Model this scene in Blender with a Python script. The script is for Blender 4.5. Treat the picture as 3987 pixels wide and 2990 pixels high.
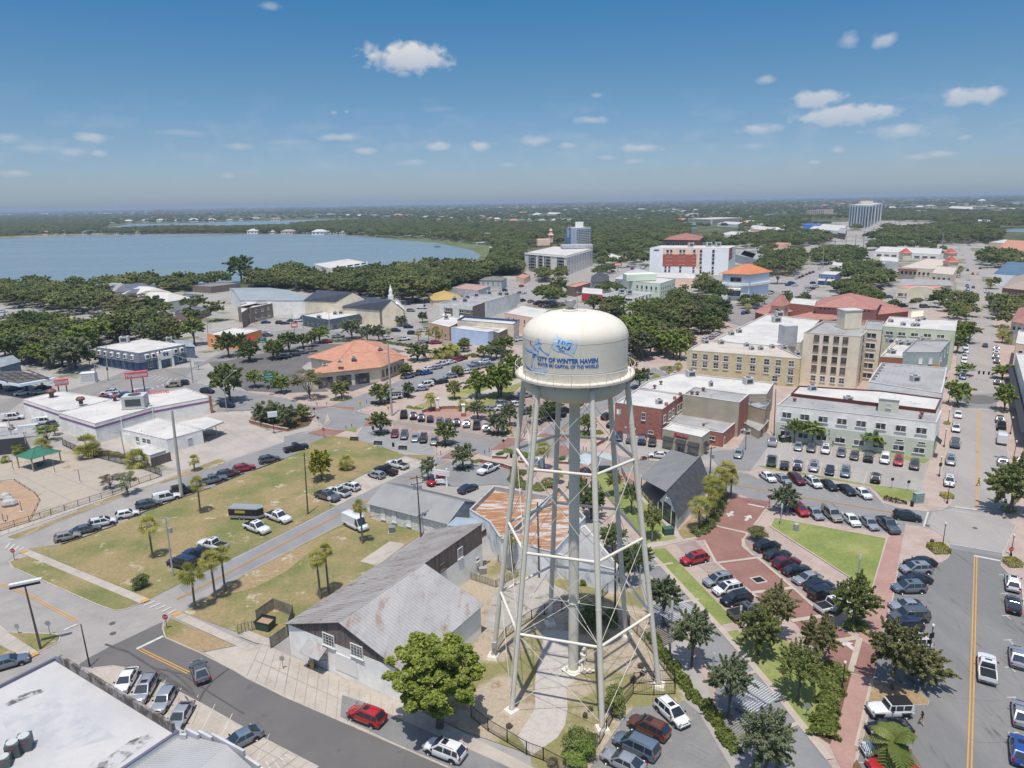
import bpy,math,random
import numpy as np
from mathutils import Vector,Matrix
random.seed(7);rs=np.random.RandomState(5)
for o in list(bpy.data.objects):bpy.data.objects.remove(o)
sc=bpy.context.scene;col=sc.collection
# camera
H=57.0;FPX=2780.0;CX,CY=1993.5,1495.0;ROLL=0.0173;PITCH=math.atan((CY-783)/FPX)
_R=Vector((1,0,0));_F=Vector((0,math.cos(PITCH),-math.sin(PITCH)));_U=Vector((0,math.sin(PITCH),math.cos(PITCH)))
RV=math.cos(ROLL)*_R-math.sin(ROLL)*_U;UV=math.sin(ROLL)*_R+math.cos(ROLL)*_U
cam=bpy.data.cameras.new('camera');camo=bpy.data.objects.new('camera',cam);col.objects.link(camo)
camo.matrix_world=Matrix(((RV.x,UV.x,-_F.x,0),(RV.y,UV.y,-_F.y,0),(RV.z,UV.z,-_F.z,H),(0,0,0,1)))
cam.sensor_width=36;cam.lens=FPX/3987*36;cam.clip_start=0.5;cam.clip_end=60000
sc.camera=camo
sc.view_settings.view_transform='Standard';sc.view_settings.look='None';sc.view_settings.gamma=1
sc.view_settings.exposure=0.22
# sun and sky
SUN_EL=math.radians(73.5);SUN_AZ=math.radians(191)
sl=bpy.data.lights.new('sun','SUN');sl.energy=4.0;sl.angle=math.radians(0.55);sl.color=(1,0.955,0.88)
so=bpy.data.objects.new('sun',sl);col.objects.link(so)
sd=Vector((math.sin(SUN_AZ)*math.cos(SUN_EL),math.cos(SUN_AZ)*math.cos(SUN_EL),math.sin(SUN_EL)))
so.rotation_euler=sd.to_track_quat('Z','Y').to_euler();so.location=(0,-50,200)
wd=bpy.data.worlds.new("World");sc.world=wd;wd.use_nodes=True
wn=wd.node_tree.nodes;wl=wd.node_tree.links
bg=wn['Background'];bg.inputs[1].default_value=0.12
sky=wn.new('ShaderNodeTexSky');sky.sky_type='NISHITA';sky.sun_disc=False
sky.sun_elevation=SUN_EL;sky.sun_rotation=SUN_AZ;sky.altitude=50;sky.air_density=1.0;sky.dust_density=0.8;sky.ozone_density=3.0
def wmath(op,a,b=None,c=None,cl=False):
 n=wn.new('ShaderNodeMath');n.operation=op;n.use_clamp=cl
 for i,v in enumerate((a,b,c)):
  if v is None:continue
  if hasattr(v,'links'):wl.new(v,n.inputs[i])
  else:n.inputs[i].default_value=v
 return n.outputs[0]
def pdir(X,Y):return(RV*((X-CX)/FPX)-UV*((Y-CY)/FPX)+_F).normalized()
tc=wn.new('ShaderNodeTexCoord');sx=wn.new('ShaderNodeSeparateXYZ');wl.new(tc.outputs['Generated'],sx.inputs[0])
az=wmath('ARCTAN2',sx.outputs[0],sx.outputs[1]);el=wmath('ARCSINE',sx.outputs[2])
cv=wn.new('ShaderNodeCombineXYZ');wl.new(az,cv.inputs[0]);wl.new(el,cv.inputs[1])
def wnoise(scale,det,off,sy=1.0):
 mp=wn.new('ShaderNodeMapping');mp.inputs['Scale'].default_value=(scale,scale*sy,1);mp.inputs['Location'].default_value=(off,off*.7,off)
 wl.new(cv.outputs[0],mp.inputs[0]);n=wn.new('ShaderNodeTexNoise');n.inputs['Scale'].default_value=1;n.inputs['Detail'].default_value=det
 n.inputs['Roughness'].default_value=.52;wl.new(mp.outputs[0],n.inputs[0]);return n
nz1=wnoise(48,6,3.1,1.5);nz2=wnoise(22,4,9.4,2.0)
nzf=wmath('SUBTRACT',nz1.outputs[0],0.5)
CL=[(1585,200,155,56,1),(1570,278,32,16,.6),(1500,215,60,40,.75),(3180,375,86,34,.95),(3290,435,175,36,.95),(3440,150,42,26,.8),(3305,145,36,26,.6),(2985,303,38,18,.65),(3790,362,90,30,.95),(3895,360,22,14,.6),(3510,500,105,24,.85),(2960,495,85,20,.8),(2300,462,58,16,.75),(2080,540,70,22,.75),(1865,563,44,20,.8),(1710,566,52,19,.75),(1330,530,90,16,.7),(1300,435,16,10,.6),(1350,432,9,7,.6),(360,527,56,20,.8),(1420,582,46,15,.7),(2490,570,85,18,.8),(1060,18,40,16,.5),(280,585,45,16,.55),(385,592,28,12,.55),(925,565,60,14,.5),(2322,367,20,10,.45),(3670,594,54,12,.5),(2215,563,46,13,.55),(3260,580,26,12,.5),(3170,628,30,10,.45),(3570,608,60,10,.4),(2360,610,45,12,.4),(2470,622,40,12,.45),(1600,628,60,14,.4),(60,668,40,14,.5),(890,680,26,12,.35),(20,530,60,20,.5),(150,570,90,16,.4),(2940,565,70,14,.4),(1970,638,40,10,.35),(3760,530,30,10,.4),(700,512,130,14,.28),(1130,550,90,14,.3),(1700,420,60,14,.2)]
acc=None;lya=None
for(X,Y,hw,hh,st)in CL:
 d=pdir(X,Y);a0=math.atan2(d.x,d.y);e0=math.asin(d.z)
 aw=1.25*hw/FPX;eh=1.2*hh/FPX
 s1=wn.new('ShaderNodeVectorMath');s1.operation='SUBTRACT';wl.new(cv.outputs[0],s1.inputs[0]);s1.inputs[1].default_value=(a0,e0-eh*.25,0)
 s2=wn.new('ShaderNodeVectorMath');s2.operation='MULTIPLY';wl.new(s1.outputs[0],s2.inputs[0]);s2.inputs[1].default_value=(1/aw,1/eh,0)
 s3=wn.new('ShaderNodeVectorMath');s3.operation='LENGTH';wl.new(s2.outputs[0],s3.inputs[0])
 v=wmath('MULTIPLY_ADD',nzf,1.4,wmath('SUBTRACT',.84,s3.outputs['Value']))
 m=wmath('MULTIPLY',wmath('MULTIPLY',v,2.6 if st>.9 else 1.5,cl=True),.92 if st==1 else st*.72)
 q=wn.new('ShaderNodeSeparateXYZ');wl.new(s2.outputs[0],q.inputs[0])
 ly=wmath('MULTIPLY',q.outputs[1],m)
 acc=m if acc is None else wmath('MAXIMUM',acc,m)
 lya=ly if lya is None else wmath('ADD',lya,ly)
band=wmath('MULTIPLY',wmath('SUBTRACT',1.0,wmath('MULTIPLY',wmath('ABSOLUTE',wmath('SUBTRACT',el,0.075)),14.0),cl=True),wmath('MULTIPLY',wmath('SUBTRACT',nz2.outputs[0],0.5,cl=True),1.6,cl=True))
acc=wmath('MAXIMUM',acc,wmath('MULTIPLY',band,.45,cl=True))
ccol=wn.new('ShaderNodeMixRGB');ccol.inputs[1].default_value=(3.4,3.8,4.5,1);ccol.inputs[2].default_value=(5.3,5.3,5.4,1)  # cloud shading put into the colour: greyer undersides, whiter tops
wl.new(wmath('MULTIPLY_ADD',lya,0.9,0.55,cl=True),ccol.inputs[0])
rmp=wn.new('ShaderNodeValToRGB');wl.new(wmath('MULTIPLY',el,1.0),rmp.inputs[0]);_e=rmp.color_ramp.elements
_e[0].position=0.0;_e[0].color=(.58,.72,1.05,1);_e[1].position=.9;_e[1].color=(1.6,1.5,1.4,1)  # upper stop brightens and warms the unseen overhead sky, added fill for shaded sides
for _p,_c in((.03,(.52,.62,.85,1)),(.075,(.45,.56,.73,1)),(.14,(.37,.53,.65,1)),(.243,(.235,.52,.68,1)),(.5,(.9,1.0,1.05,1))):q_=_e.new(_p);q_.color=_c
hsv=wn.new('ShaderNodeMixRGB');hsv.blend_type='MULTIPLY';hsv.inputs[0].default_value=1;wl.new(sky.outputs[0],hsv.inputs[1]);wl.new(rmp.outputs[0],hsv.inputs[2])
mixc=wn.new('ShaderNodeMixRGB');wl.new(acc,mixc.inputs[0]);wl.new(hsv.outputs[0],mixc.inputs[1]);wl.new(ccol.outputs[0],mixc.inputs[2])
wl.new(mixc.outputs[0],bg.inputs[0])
# picture tiles -> places on real planes
TO={}
for i,ox in enumerate((0,960,1920,2881)):
 TO['A%d'%i]=(ox,2160);TO['B%d'%i]=(ox,1400);TO['C%d'%i]=(ox,740)
CUR=['A0']
def T(t):CUR[0]=t
def S2(x,y,t=None):
 o=TO[t or CUR[0]];return o[0]+x/2,o[1]+y/2
def ray(x,y,t=None):
 X,Y=S2(x,y,t);return RV*((X-CX)/FPX)-UV*((Y-CY)/FPX)+_F
def P(x,y,z=0,t=None):
 v=ray(x,y,t);k=(z-H)/v.z;return Vector((v.x*k,v.y*k,z))
def zat(x,y,g,t=None):
 v=ray(x,y,t);return H+v.z*math.hypot(g[0],g[1])/math.hypot(v.x,v.y)
def pts(s,z=0):
 out=[];t=CUR[0]
 for k in s.split():
  if k[0]in 'ABC':t=k;continue
  a,b=k.split(',');out.append(P(float(a),float(b),z,t))
 CUR[0]=t
 return out
def depth(p):return Vector((p[0],p[1],(p[2]if len(p)>2 else 0)-H)).dot(_F)
# objects
def lin(c):return tuple(((v/255)/12.92 if v<=10 else((v/255+.055)/1.055)**2.4)for v in c)
def A(r,g,b,k=.64):return tuple(min(.85,v*k)for v in lin((r,g,b)))
def W(r,g,b,k=1.4):return A(r,g,b,k)
def tag(o,label=None,cat=None,group=None,kind=None):
 if label:o['label']=label
 if cat:o['category']=cat
 if group:o['group']=group
 if kind:o['kind']=kind
 return o
def empty(name,loc,rz=0,label=None,cat=None,group=None):
 o=bpy.data.objects.new(name,None);o.empty_display_size=.3;col.objects.link(o);o.location=loc;o.rotation_euler[2]=rz
 return tag(o,label,cat,group)
def copy_tree(o,parent=None):
 c=o.copy();col.objects.link(c);c.parent=parent
 for ch in o.children:copy_tree(ch,c)
 return c
class MB:
 def __init__(s):s.v=[];s.f=[];s.m=[]
 def add(s,vs,fs,m=0):
  b=len(s.v);s.v+=[tuple(v)for v in vs];s.f+=[tuple(i+b for i in f)for f in fs];s.m+=[m]*len(fs);return s
 def quad(s,a,b,c,d,m=0):return s.add([a,b,c,d],[(0,1,2,3)],m)
 def box(s,c,sz,rz=0,m=0,M4=None,taper=1.0):
  hx,hy,hz=sz[0]/2,sz[1]/2,sz[2]/2;ca,sa=math.cos(rz),math.sin(rz);vs=[]
  for z in(-hz,hz):
   k=taper if z>0 else 1
   for x,y in((-hx,-hy),(hx,-hy),(hx,hy),(-hx,hy)):
    x*=k;y*=k
    vs.append((c[0]+x*ca-y*sa,c[1]+x*sa+y*ca,c[2]+z))
  if M4:vs=[M4@Vector(v)for v in vs]
  return s.add(vs,[(0,3,2,1),(4,5,6,7),(0,1,5,4),(1,2,6,5),(2,3,7,6),(3,0,4,7)],m)
 def prism(s,poly,z0,z1,m=0,mt=None):
  n=len(poly)
  ar=sum(poly[i][0]*poly[(i+1)%n][1]-poly[(i+1)%n][0]*poly[i][1]for i in range(n))
  if ar<0:poly=poly[::-1]
  vs=[(p[0],p[1],z0)for p in poly]+[(p[0],p[1],z1)for p in poly]
  s.add(vs,[(i,(i+1)%n,n+(i+1)%n,n+i)for i in range(n)],m)
  s.add([(p[0],p[1],z1)for p in poly],[tuple(range(n))],m if mt is None else mt);return s
 def tube(s,p0,p1,r0,r1=None,n=8,m=0,cap=True):
  r1=r0 if r1 is None else r1;p0=Vector(p0);p1=Vector(p1);d=(p1-p0)
  if d.length<1e-6:return s
  d.normalize();a=d.orthogonal().normalized();b=d.cross(a);vs=[]
  for p,r in((p0,r0),(p1,r1)):
   for i in range(n):
    t=2*math.pi*i/n;vs.append(p+a*math.cos(t)*r+b*math.sin(t)*r)
  fs=[(i,(i+1)%n,n+(i+1)%n,n+i)for i in range(n)]
  if cap:fs+=[tuple(range(n))[::-1],tuple(range(n,2*n))]
  return s.add(vs,fs,m)
 def path(s,ps,rr,n=6,m=0):
  for i in range(len(ps)-1):s.tube(ps[i],ps[i+1],rr[i]if hasattr(rr,'__len__')else rr,rr[i+1]if hasattr(rr,'__len__')else rr,n,m)
  return s
 def lathe(s,prof,c=(0,0,0),n=32,m=0,a0=0,a1=2*math.pi):
  full=abs(a1-a0-2*math.pi)<1e-6;k=n if full else n+1;vs=[]
  for r,z in prof:
   for i in range(k):
    t=a0+(a1-a0)*i/n;vs.append((c[0]+r*math.cos(t),c[1]+r*math.sin(t),c[2]+z))
  fs=[]
  for j in range(len(prof)-1):
   for i in range(n):
    i2=(i+1)%k;fs.append((j*k+i,j*k+i2,(j+1)*k+i2,(j+1)*k+i))
  return s.add(vs,fs,m)
 def build(s,name,mats,parent=None,smooth=None,tagargs=None):
  me=bpy.data.meshes.new(name);me.from_pydata(s.v,[],s.f)
  if not isinstance(mats,(list,tuple)):mats=[mats]
  for mm in mats:me.materials.append(mm)
  if len(mats)>1:me.polygons.foreach_set('material_index',[min(i,len(mats)-1)for i in s.m])
  if smooth is not None:
   me.shade_smooth();me.set_sharp_from_angle(angle=math.radians(smooth))
  me.update()
  o=bpy.data.objects.new(name,me);col.objects.link(o);o.parent=parent
  return o
def npmesh(name,V,nq,mats,k=4):
 """V (n*k,3) vertices, every k consecutive ones a face"""
 me=bpy.data.meshes.new(name);n=len(V)//k
 me.vertices.add(len(V));me.vertices.foreach_set('co',np.asarray(V,dtype=np.float32).ravel())
 me.loops.add(n*k);me.loops.foreach_set('vertex_index',np.arange(n*k,dtype=np.int32))
 me.polygons.add(n);me.polygons.foreach_set('loop_start',np.arange(0,n*k,k,dtype=np.int32))
 try:me.polygons.foreach_set('loop_total',np.full(n,k,dtype=np.int32))
 except Exception:pass
 for mm in mats:me.materials.append(mm)
 me.update(calc_edges=True);return me
# materials
MC={}
def M(name,c1,c2=None,scale=.5,lo=.42,hi=.62,rough=.85,var=.10,fine=6.0,metal=0,spec=.3,coat=0,bump=0,c3=None,s3=.1,lo3=.55,hi3=.65,coord='pos',stretch=None):
 if name in MC:return MC[name]
 m=bpy.data.materials.new(name);MC[name]=m;m.use_nodes=True;N=m.node_tree.nodes;L=m.node_tree.links
 b=N['Principled BSDF'];b.inputs['Roughness'].default_value=rough;b.inputs['Metallic'].default_value=metal
 b.inputs['Specular IOR Level'].default_value=spec;b.inputs['Coat Weight'].default_value=coat;b.inputs['Coat Roughness'].default_value=.05
 if c2 is None and not var:b.inputs['Base Color'].default_value=(*c1,1);return m
 if coord=='pos':src=N.new('ShaderNodeNewGeometry').outputs['Position']
 else:src=N.new('ShaderNodeTexCoord').outputs['Object']
 if stretch:
  mp=N.new('ShaderNodeMapping');mp.inputs['Scale'].default_value=stretch;L.new(src,mp.inputs[0]);src=mp.outputs[0]
 def noise(sca,det=5,ro=.6):
  n=N.new('ShaderNodeTexNoise');n.inputs['Scale'].default_value=sca;n.inputs['Detail'].default_value=det;n.inputs['Roughness'].default_value=ro;L.new(src,n.inputs[0]);return n.outputs[0]
 def mr(s,a,bb,t0=0,t1=1):
  n=N.new('ShaderNodeMapRange');n.inputs[1].default_value=a;n.inputs[2].default_value=bb;n.inputs[3].default_value=t0;n.inputs[4].default_value=t1;L.new(s,n.inputs[0]);return n.outputs[0]
 def mix(f,a,bb,bt='MIX'):
  n=N.new('ShaderNodeMixRGB');n.blend_type=bt
  for i,v in enumerate((f,a,bb)):
   if hasattr(v,'links'):L.new(v,n.inputs[i])
   else:n.inputs[i].default_value=v if i==0 and not hasattr(v,'__len__')else(*v,1)[:4]
  return n.outputs[0]
 c=None
 if c2:c=mix(mr(noise(scale),lo,hi),c1,c2)
 if c3:c=mix(mr(noise(s3,8,.7),lo3,hi3),c if c is not None else c1,c3)
 if var:
  f=mr(noise(fine,6,.75),.3,.7,1-var*1.6,1+var*1.6);cmb=N.new('ShaderNodeCombineXYZ')
  for i in range(3):L.new(f,cmb.inputs[i])
  c=mix(1.0,c if c is not None else c1,cmb.outputs[0],'MULTIPLY')
 L.new(c,b.inputs['Base Color'])
 if bump:
  bp=N.new('ShaderNodeBump');bp.inputs['Strength'].default_value=bump;bp.inputs['Distance'].default_value=.1;L.new(noise(fine*1.5,3),bp.inputs['Height']);L.new(bp.outputs[0],b.inputs['Normal'])
 return m
def flat(name,c,rough=.6,metal=0,coat=0,spec=.4):return M(name,c,var=0,rough=rough,metal=metal,coat=coat,spec=spec)
def leafmat(name,c1,c2,scale=.35):
 m=bpy.data.materials.new(name);m.use_nodes=True;N=m.node_tree.nodes;L=m.node_tree.links
 b=N['Principled BSDF'];out=N['Material Output'];b.inputs['Roughness'].default_value=.55;b.inputs['Specular IOR Level'].default_value=.25
 g=N.new('ShaderNodeNewGeometry');n=N.new('ShaderNodeTexNoise');n.inputs['Scale'].default_value=scale;n.inputs['Detail'].default_value=3;L.new(g.outputs['Position'],n.inputs[0])
 oi=N.new('ShaderNodeObjectInfo');ad=N.new('ShaderNodeMath');ad.operation='MULTIPLY_ADD';L.new(oi.outputs['Random'],ad.inputs[0]);ad.inputs[1].default_value=.35;L.new(n.outputs[0],ad.inputs[2])
 r=N.new('ShaderNodeMapRange');r.inputs[1].default_value=.42;r.inputs[2].default_value=.95;L.new(ad.outputs[0],r.inputs[0])
 mx=N.new('ShaderNodeMixRGB');mx.inputs[1].default_value=(*c1,1);mx.inputs[2].default_value=(*c2,1);L.new(r.outputs[0],mx.inputs[0])
 n2=N.new('ShaderNodeTexNoise');n2.inputs['Scale'].default_value=9;L.new(g.outputs['Position'],n2.inputs[0])
 r2=N.new('ShaderNodeMapRange');r2.inputs[1].default_value=.3;r2.inputs[2].default_value=.7;r2.inputs[3].default_value=.65;r2.inputs[4].default_value=1.35;L.new(n2.outputs[0],r2.inputs[0])
 cb=N.new('ShaderNodeCombineXYZ');[L.new(r2.outputs[0],cb.inputs[i])for i in range(3)]
 ml=N.new('ShaderNodeMixRGB');ml.blend_type='MULTIPLY';ml.inputs[0].default_value=1;L.new(mx.outputs[0],ml.inputs[1]);L.new(cb.outputs[0],ml.inputs[2])
 L.new(ml.outputs[0],b.inputs['Base Color'])
 tr=N.new('ShaderNodeBsdfTranslucent');L.new(ml.outputs[0],tr.inputs[0]);ms=N.new('ShaderNodeMixShader');ms.inputs[0].default_value=.45
 L.new(b.outputs[0],ms.inputs[1]);L.new(tr.outputs[0],ms.inputs[2]);L.new(ms.outputs[0],out.inputs[0]);return m
def ordw(i):
 w=['first','second','third','fourth','fifth','sixth','seventh','eighth','ninth','tenth','eleventh','twelfth','thirteenth','fourteenth','fifteenth','sixteenth','seventeenth','eighteenth','nineteenth','twentieth']
 return w[i]if i<20 else '%dth'%(i+1)
def text_mesh(s,size=1.0,bold=0.0,sx=1.0,slant=0):
 """flat text as verts/faces in the xy plane, centred"""
 cu=bpy.data.curves.new('txt','FONT');cu.body=s;cu.size=size;cu.align_x='CENTER';cu.align_y='CENTER';cu.offset=bold;cu.shear=slant;cu.resolution_u=3
 o=bpy.data.objects.new('txt',cu);col.objects.link(o);dg=bpy.context.evaluated_depsgraph_get();me=bpy.data.meshes.new_from_object(o.evaluated_get(dg))
 vs=[(v.co.x*sx,v.co.y)for v in me.vertices];fs=[tuple(p.vertices)for p in me.polygons]
 bpy.data.objects.remove(o);bpy.data.curves.remove(cu);bpy.data.meshes.remove(me);return vs,fs
def put_text(mb,s,c,right,up,w=None,h=None,m=0,bold=.0,off=.02,slant=0):
 """lettering on a plane through c spanned by right/up"""
 vs,fs=text_mesh(s,1,bold,1,slant)
 xs=[v[0]for v in vs];ys=[v[1]for v in vs];bw=max(xs)-min(xs);bh=max(ys)-min(ys);mx=(max(xs)+min(xs))/2;my=(max(ys)+min(ys))/2
 kx=w/bw if w else h/bh;ky=h/bh if h else kx
 right=Vector(right).normalized();up=Vector(up).normalized();nn=right.cross(up);c=Vector(c)
 mb.add([c+right*((x-mx)*kx)+up*((y-my)*ky)+nn*off for x,y in vs],fs,m)
# ground, roads, pavements, lawns, water
def grassmat(name,g,d,s,lo=.45,hi=.6,sl=.6):
 return M(name,g,d,scale=.09,lo=lo,hi=hi,rough=.95,var=.16,fine=2.2,spec=.1,c3=s,s3=.22,lo3=sl,hi3=sl+.08)
G_LAWN=grassmat('lawn_grass',A(130,134,84),A(168,150,110),A(206,192,168),.38,.58,.585)
G_DRY=grassmat('dry_grass',A(176,152,118),A(138,138,88),A(208,192,168),.45,.62,.56)
G_GREEN=grassmat('green_grass',A(138,150,86),A(166,168,108),A(180,176,128),.45,.65,.68)
G_BASE=M('ground_cover',A(84,96,64),A(126,122,92),scale=.02,rough=.95,var=.2,fine=.4,spec=.1,c3=A(170,165,150),s3=.012,lo3=.62,hi3=.68)
ASPH=M('aged_asphalt',A(156,155,154),A(146,145,145),scale=.15,var=.05,fine=3,c3=A(130,129,129),s3=.4,lo3=.63,hi3=.7,rough=.9)
ASPHD=M('dark_asphalt',A(116,113,111),A(124,120,117),scale=.12,var=.05,fine=5,rough=.9,c3=A(92,90,90),s3=.3,lo3=.62,hi3=.7)
ASPHM=M('worn_asphalt',A(150,146,142),A(162,157,151),scale=.1,var=.06,fine=3,rough=.9,c3=A(112,110,110),s3=.5,lo3=.62,hi3=.68,stretch=(1.6,.25,1))
CONC=M('street_concrete',A(178,172,166),A(166,160,155),scale=.2,var=.05,fine=2.5,rough=.9,c3=A(140,134,128),s3=.5,lo3=.62,hi3=.72)
CONCL=M('pale_concrete',A(204,193,180),A(190,180,167),scale=.3,var=.05,fine=2,rough=.9,c3=A(160,148,135),s3=.6,lo3=.62,hi3=.72)
CITY=M('city_surface',A(186,180,172),A(166,162,158),scale=.03,var=.06,fine=.5,rough=.9,c3=A(128,130,96),s3=.02,lo3=.54,hi3=.58)
def brickmat(name,c,c2,sc=4.0):
 m=M(name,c,c2,scale=.25,var=.06,fine=1.5,rough=.9,c3=tuple(x*.8 for x in c),s3=.8,lo3=.62,hi3=.7)
 N=m.node_tree.nodes;L=m.node_tree.links;b=N['Principled BSDF'];src=b.inputs['Base Color'].links[0].from_socket
 g=N.new('ShaderNodeNewGeometry');mp=N.new('ShaderNodeMapping');mp.inputs['Rotation'].default_value=(0,0,-.33);mp.inputs['Scale'].default_value=(sc,sc,sc)
 L.new(g.outputs['Position'],mp.inputs[0]);bt=N.new('ShaderNodeTexBrick');bt.inputs['Scale'].default_value=1;bt.inputs['Color1'].default_value=(1.06,1.04,1.02,1);bt.inputs['Color2'].default_value=(.9,.9,.92,1);bt.inputs['Mortar'].default_value=(.78,.78,.78,1);bt.inputs['Mortar Size'].default_value=.03
 L.new(mp.outputs[0],bt.inputs[0]);mx=N.new('ShaderNodeMixRGB');mx.blend_type='MULTIPLY';mx.inputs[0].default_value=1;L.new(src,mx.inputs[1]);L.new(bt.outputs[0],mx.inputs[2]);L.new(mx.outputs[0],b.inputs['Base Color']);return m
PINK=brickmat('pink_paving',A(208,188,176),A(196,174,162),3)
RED=brickmat('red_brick_paving',A(170,128,117),A(160,118,108),4)
ROSE=brickmat('rose_brick_paving',A(198,160,148),A(188,150,138),4)
PARKP=brickmat('parking_paving',A(186,168,158),A(172,152,144),3)
SAND=M('sandy_soil',A(200,186,168),A(178,158,130),scale=.35,var=.1,fine=3,rough=.95,c3=A(140,134,90),s3=.5,lo3=.52,hi3=.6)
GRAVEL=M('white_gravel',A(208,200,190),A(196,188,178),scale=1.5,var=.14,fine=14,rough=.95)
MULCH=M('orange_mulch',A(196,166,138),A(186,154,126),scale=.4,var=.1,fine=6,rough=.95)
MULD=M('planting_bed_mulch',A(128,98,72),A(104,84,62),scale=.8,var=.2,fine=6,rough=.95)
WHITE=M('road_paint_white',A(226,222,214),A(206,202,196),scale=1.5,var=.04,rough=.7)
YEL=M('road_paint_yellow',A(226,172,92),A(214,164,92),scale=1.0,var=.06,rough=.7)
KERB=M('kerb_concrete',A(206,196,184),A(188,178,166),scale=.8,var=.06,rough=.9)
SHN=[0]
def sheet(name,s,z,m,kind='structure'):
 SHN[0]+=1;z=z+.0008*SHN[0]
 p=pts(s)if isinstance(s,str)else s
 o=MB().add([(v.x,v.y,z)for v in p],[tuple(range(len(p)))]).build(name,m);tag(o,kind=kind)
 me=o.data
 if me.polygons[0].normal.z<0:me.flip_normals()
 return o
def slab(name,s,h,m,side=None):
 SHN[0]+=1;h=h+.0004*SHN[0]
 p=pts(s)if isinstance(s,str)else s
 o=MB().prism(p,0.0,h,0,1).build(name,[side or KERB,m]);return tag(o,kind='structure')
MK={'w':MB(),'y':MB()}
SLN=[0]
def stripline(mb,ps,w,z):
 SLN[0]+=1;z+=(SLN[0]%23)*.0011
 ps=[Vector((p[0],p[1],0))for p in ps];n=len(ps);L=[]
 for i in range(n):
  d=(ps[min(i+1,n-1)]-ps[max(i-1,0)]).normalized();q=Vector((-d.y,d.x,0))*w/2;L.append((ps[i]-q,ps[i]+q))
 for i in range(n-1):
  a,b=L[i];c,d=L[i+1];mb.quad((a.x,a.y,z),(c.x,c.y,z),(d.x,d.y,z),(b.x,b.y,z))
def yellow(s,dbl=True):
 ps=pts(s)
 if not dbl:return stripline(MK['y'],ps,.15,.098)
 for sg in(-.17,.17):
  q=[]
  for i,p in enumerate(ps):
   d=(ps[min(i+1,len(ps)-1)]-ps[max(i-1,0)]).normalized();q.append(p+Vector((-d.y,d.x,0))*sg)
  stripline(MK['y'],q,.16,.098)
def white(s,w=.12,z=.098):stripline(MK['w'],pts(s),w,z)
def whites(s,w=.1,z=.098):
 ps=pts(s)
 for i in range(0,len(ps)-1,2):stripline(MK['w'],ps[i:i+2],w,z)
def bays(s,n,w=.1,z=.098):
 """n lines between the two long sides a0-a1 and b0-b1"""
 a0,a1,b0,b1=pts(s)
 for i in range(n):t=i/(n-1);stripline(MK['w'],[a0.lerp(a1,t),b0.lerp(b1,t)],w,z)
def dash(s,n,w=.12,fr=.4):
 a,b=pts(s)
 for i in range(n):stripline(MK['w'],[a.lerp(b,i/n),a.lerp(b,(i+fr)/n)],w,.098)
def kerb(s,w=.18,h=.13,name='kerb',m=None,z=0):
 ps=pts(s)if isinstance(s,str)else s;mb=MB();n=len(ps);L=[]
 for i in range(n):
  d=(ps[min(i+1,n-1)]-ps[max(i-1,0)]).normalized();q=Vector((-d.y,d.x,0))*w/2;L.append((ps[i]-q,ps[i]+q))
 for i in range(n-1):
  (a,b),(c,d)=L[i],L[i+1];z1=z+h
  mb.add([(a.x,a.y,z),(c.x,c.y,z),(d.x,d.y,z),(b.x,b.y,z),(a.x,a.y,z1),(c.x,c.y,z1),(d.x,d.y,z1),(b.x,b.y,z1)],[(0,1,5,4),(4,5,6,7),(2,3,7,6),(3,0,4,7),(1,2,6,5)])
 return tag(mb.build(name,m or KERB),kind='structure')
gs=[]
sheet('ground',[Vector((-16000,-300,0)),Vector((16000,-300,0)),Vector((16000,16000,0)),Vector((-16000,16000,0))],0.0,G_BASE)
sheet('city_ground',"C0 -300,2300 -300,900 1400,790 C1 0,760 1500,800 2211,620 C2 900,560 1900,430 C3 600,250 1500,230 1900,420 2600,600 2800,1500 A3 2800,1900 A0 -700,1900 -700,0",0.01,CITY)
sheet('road',"A0 -400,1290 -400,850 100,800 230,830 300,765 400,700 470,640 440,620 60,608 0,560 -300,400 -300,-150 0,-20 60,60 100,100 780,400 890,437 980,425 1100,382 1275,293 B1 0,1497 400,1295 700,1142 1080,955 1400,800 1490,755 1600,700 1590,800 1480,860 1250,990 960,1180 730,1290 0,1665 A0 1420,445 1275,520 860,715 600,865",.04,CONC)
sheet('road',"A0 600,866 700,800 860,715 1275,520 1268,580 1290,650 1560,770 2211,1110 A1 1560,1659 1900,1830 900,1850 560,1659 0,1365 A0 1580,1172 1270,1010 1150,965 1060,930 980,885 880,870 730,885",.045,ASPHD)
sheet('road',"B1 0,1510 700,1150 1080,962 1400,808 1490,765 1590,790 1480,850 1250,980 730,1280 0,1650 A0 1470,330 1390,255",.044,M('lane_asphalt',A(158,157,157),A(150,149,149),scale=.2,var=.04,fine=3,rough=.9))
sheet('road',"B0 -300,1480 0,1435 130,1400 960,1065 1220,960 1760,800 2211,640 B1 290,600 480,555 600,520 750,550 655,592 495,650 480,690 300,770 B0 1990,860 1640,1000 1350,1100 910,1290 480,1440 220,1475 150,1510 70,1560 60,1640 A0 60,60 0,10",.046,CONC)
sheet('road',"B0 1380,940 1760,805 2211,645 B1 290,605 440,575 620,600 495,650 480,690 300,770 B0 1990,860 1640,1000 1450,1060",.05,ASPH)
slab('parking_pad',"B1 525,1080 835,942 1000,858 1235,755 1390,815 1080,958 700,1145",.06,CONCL)
slab('verge',"A0 75,62 230,10 1150,355 1090,380 980,425 890,437 780,400 120,110",.12,G_LAWN)
slab('path',"B0 150,1505 215,1480 A0 1165,350 1095,384",.13,CONCL)
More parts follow.
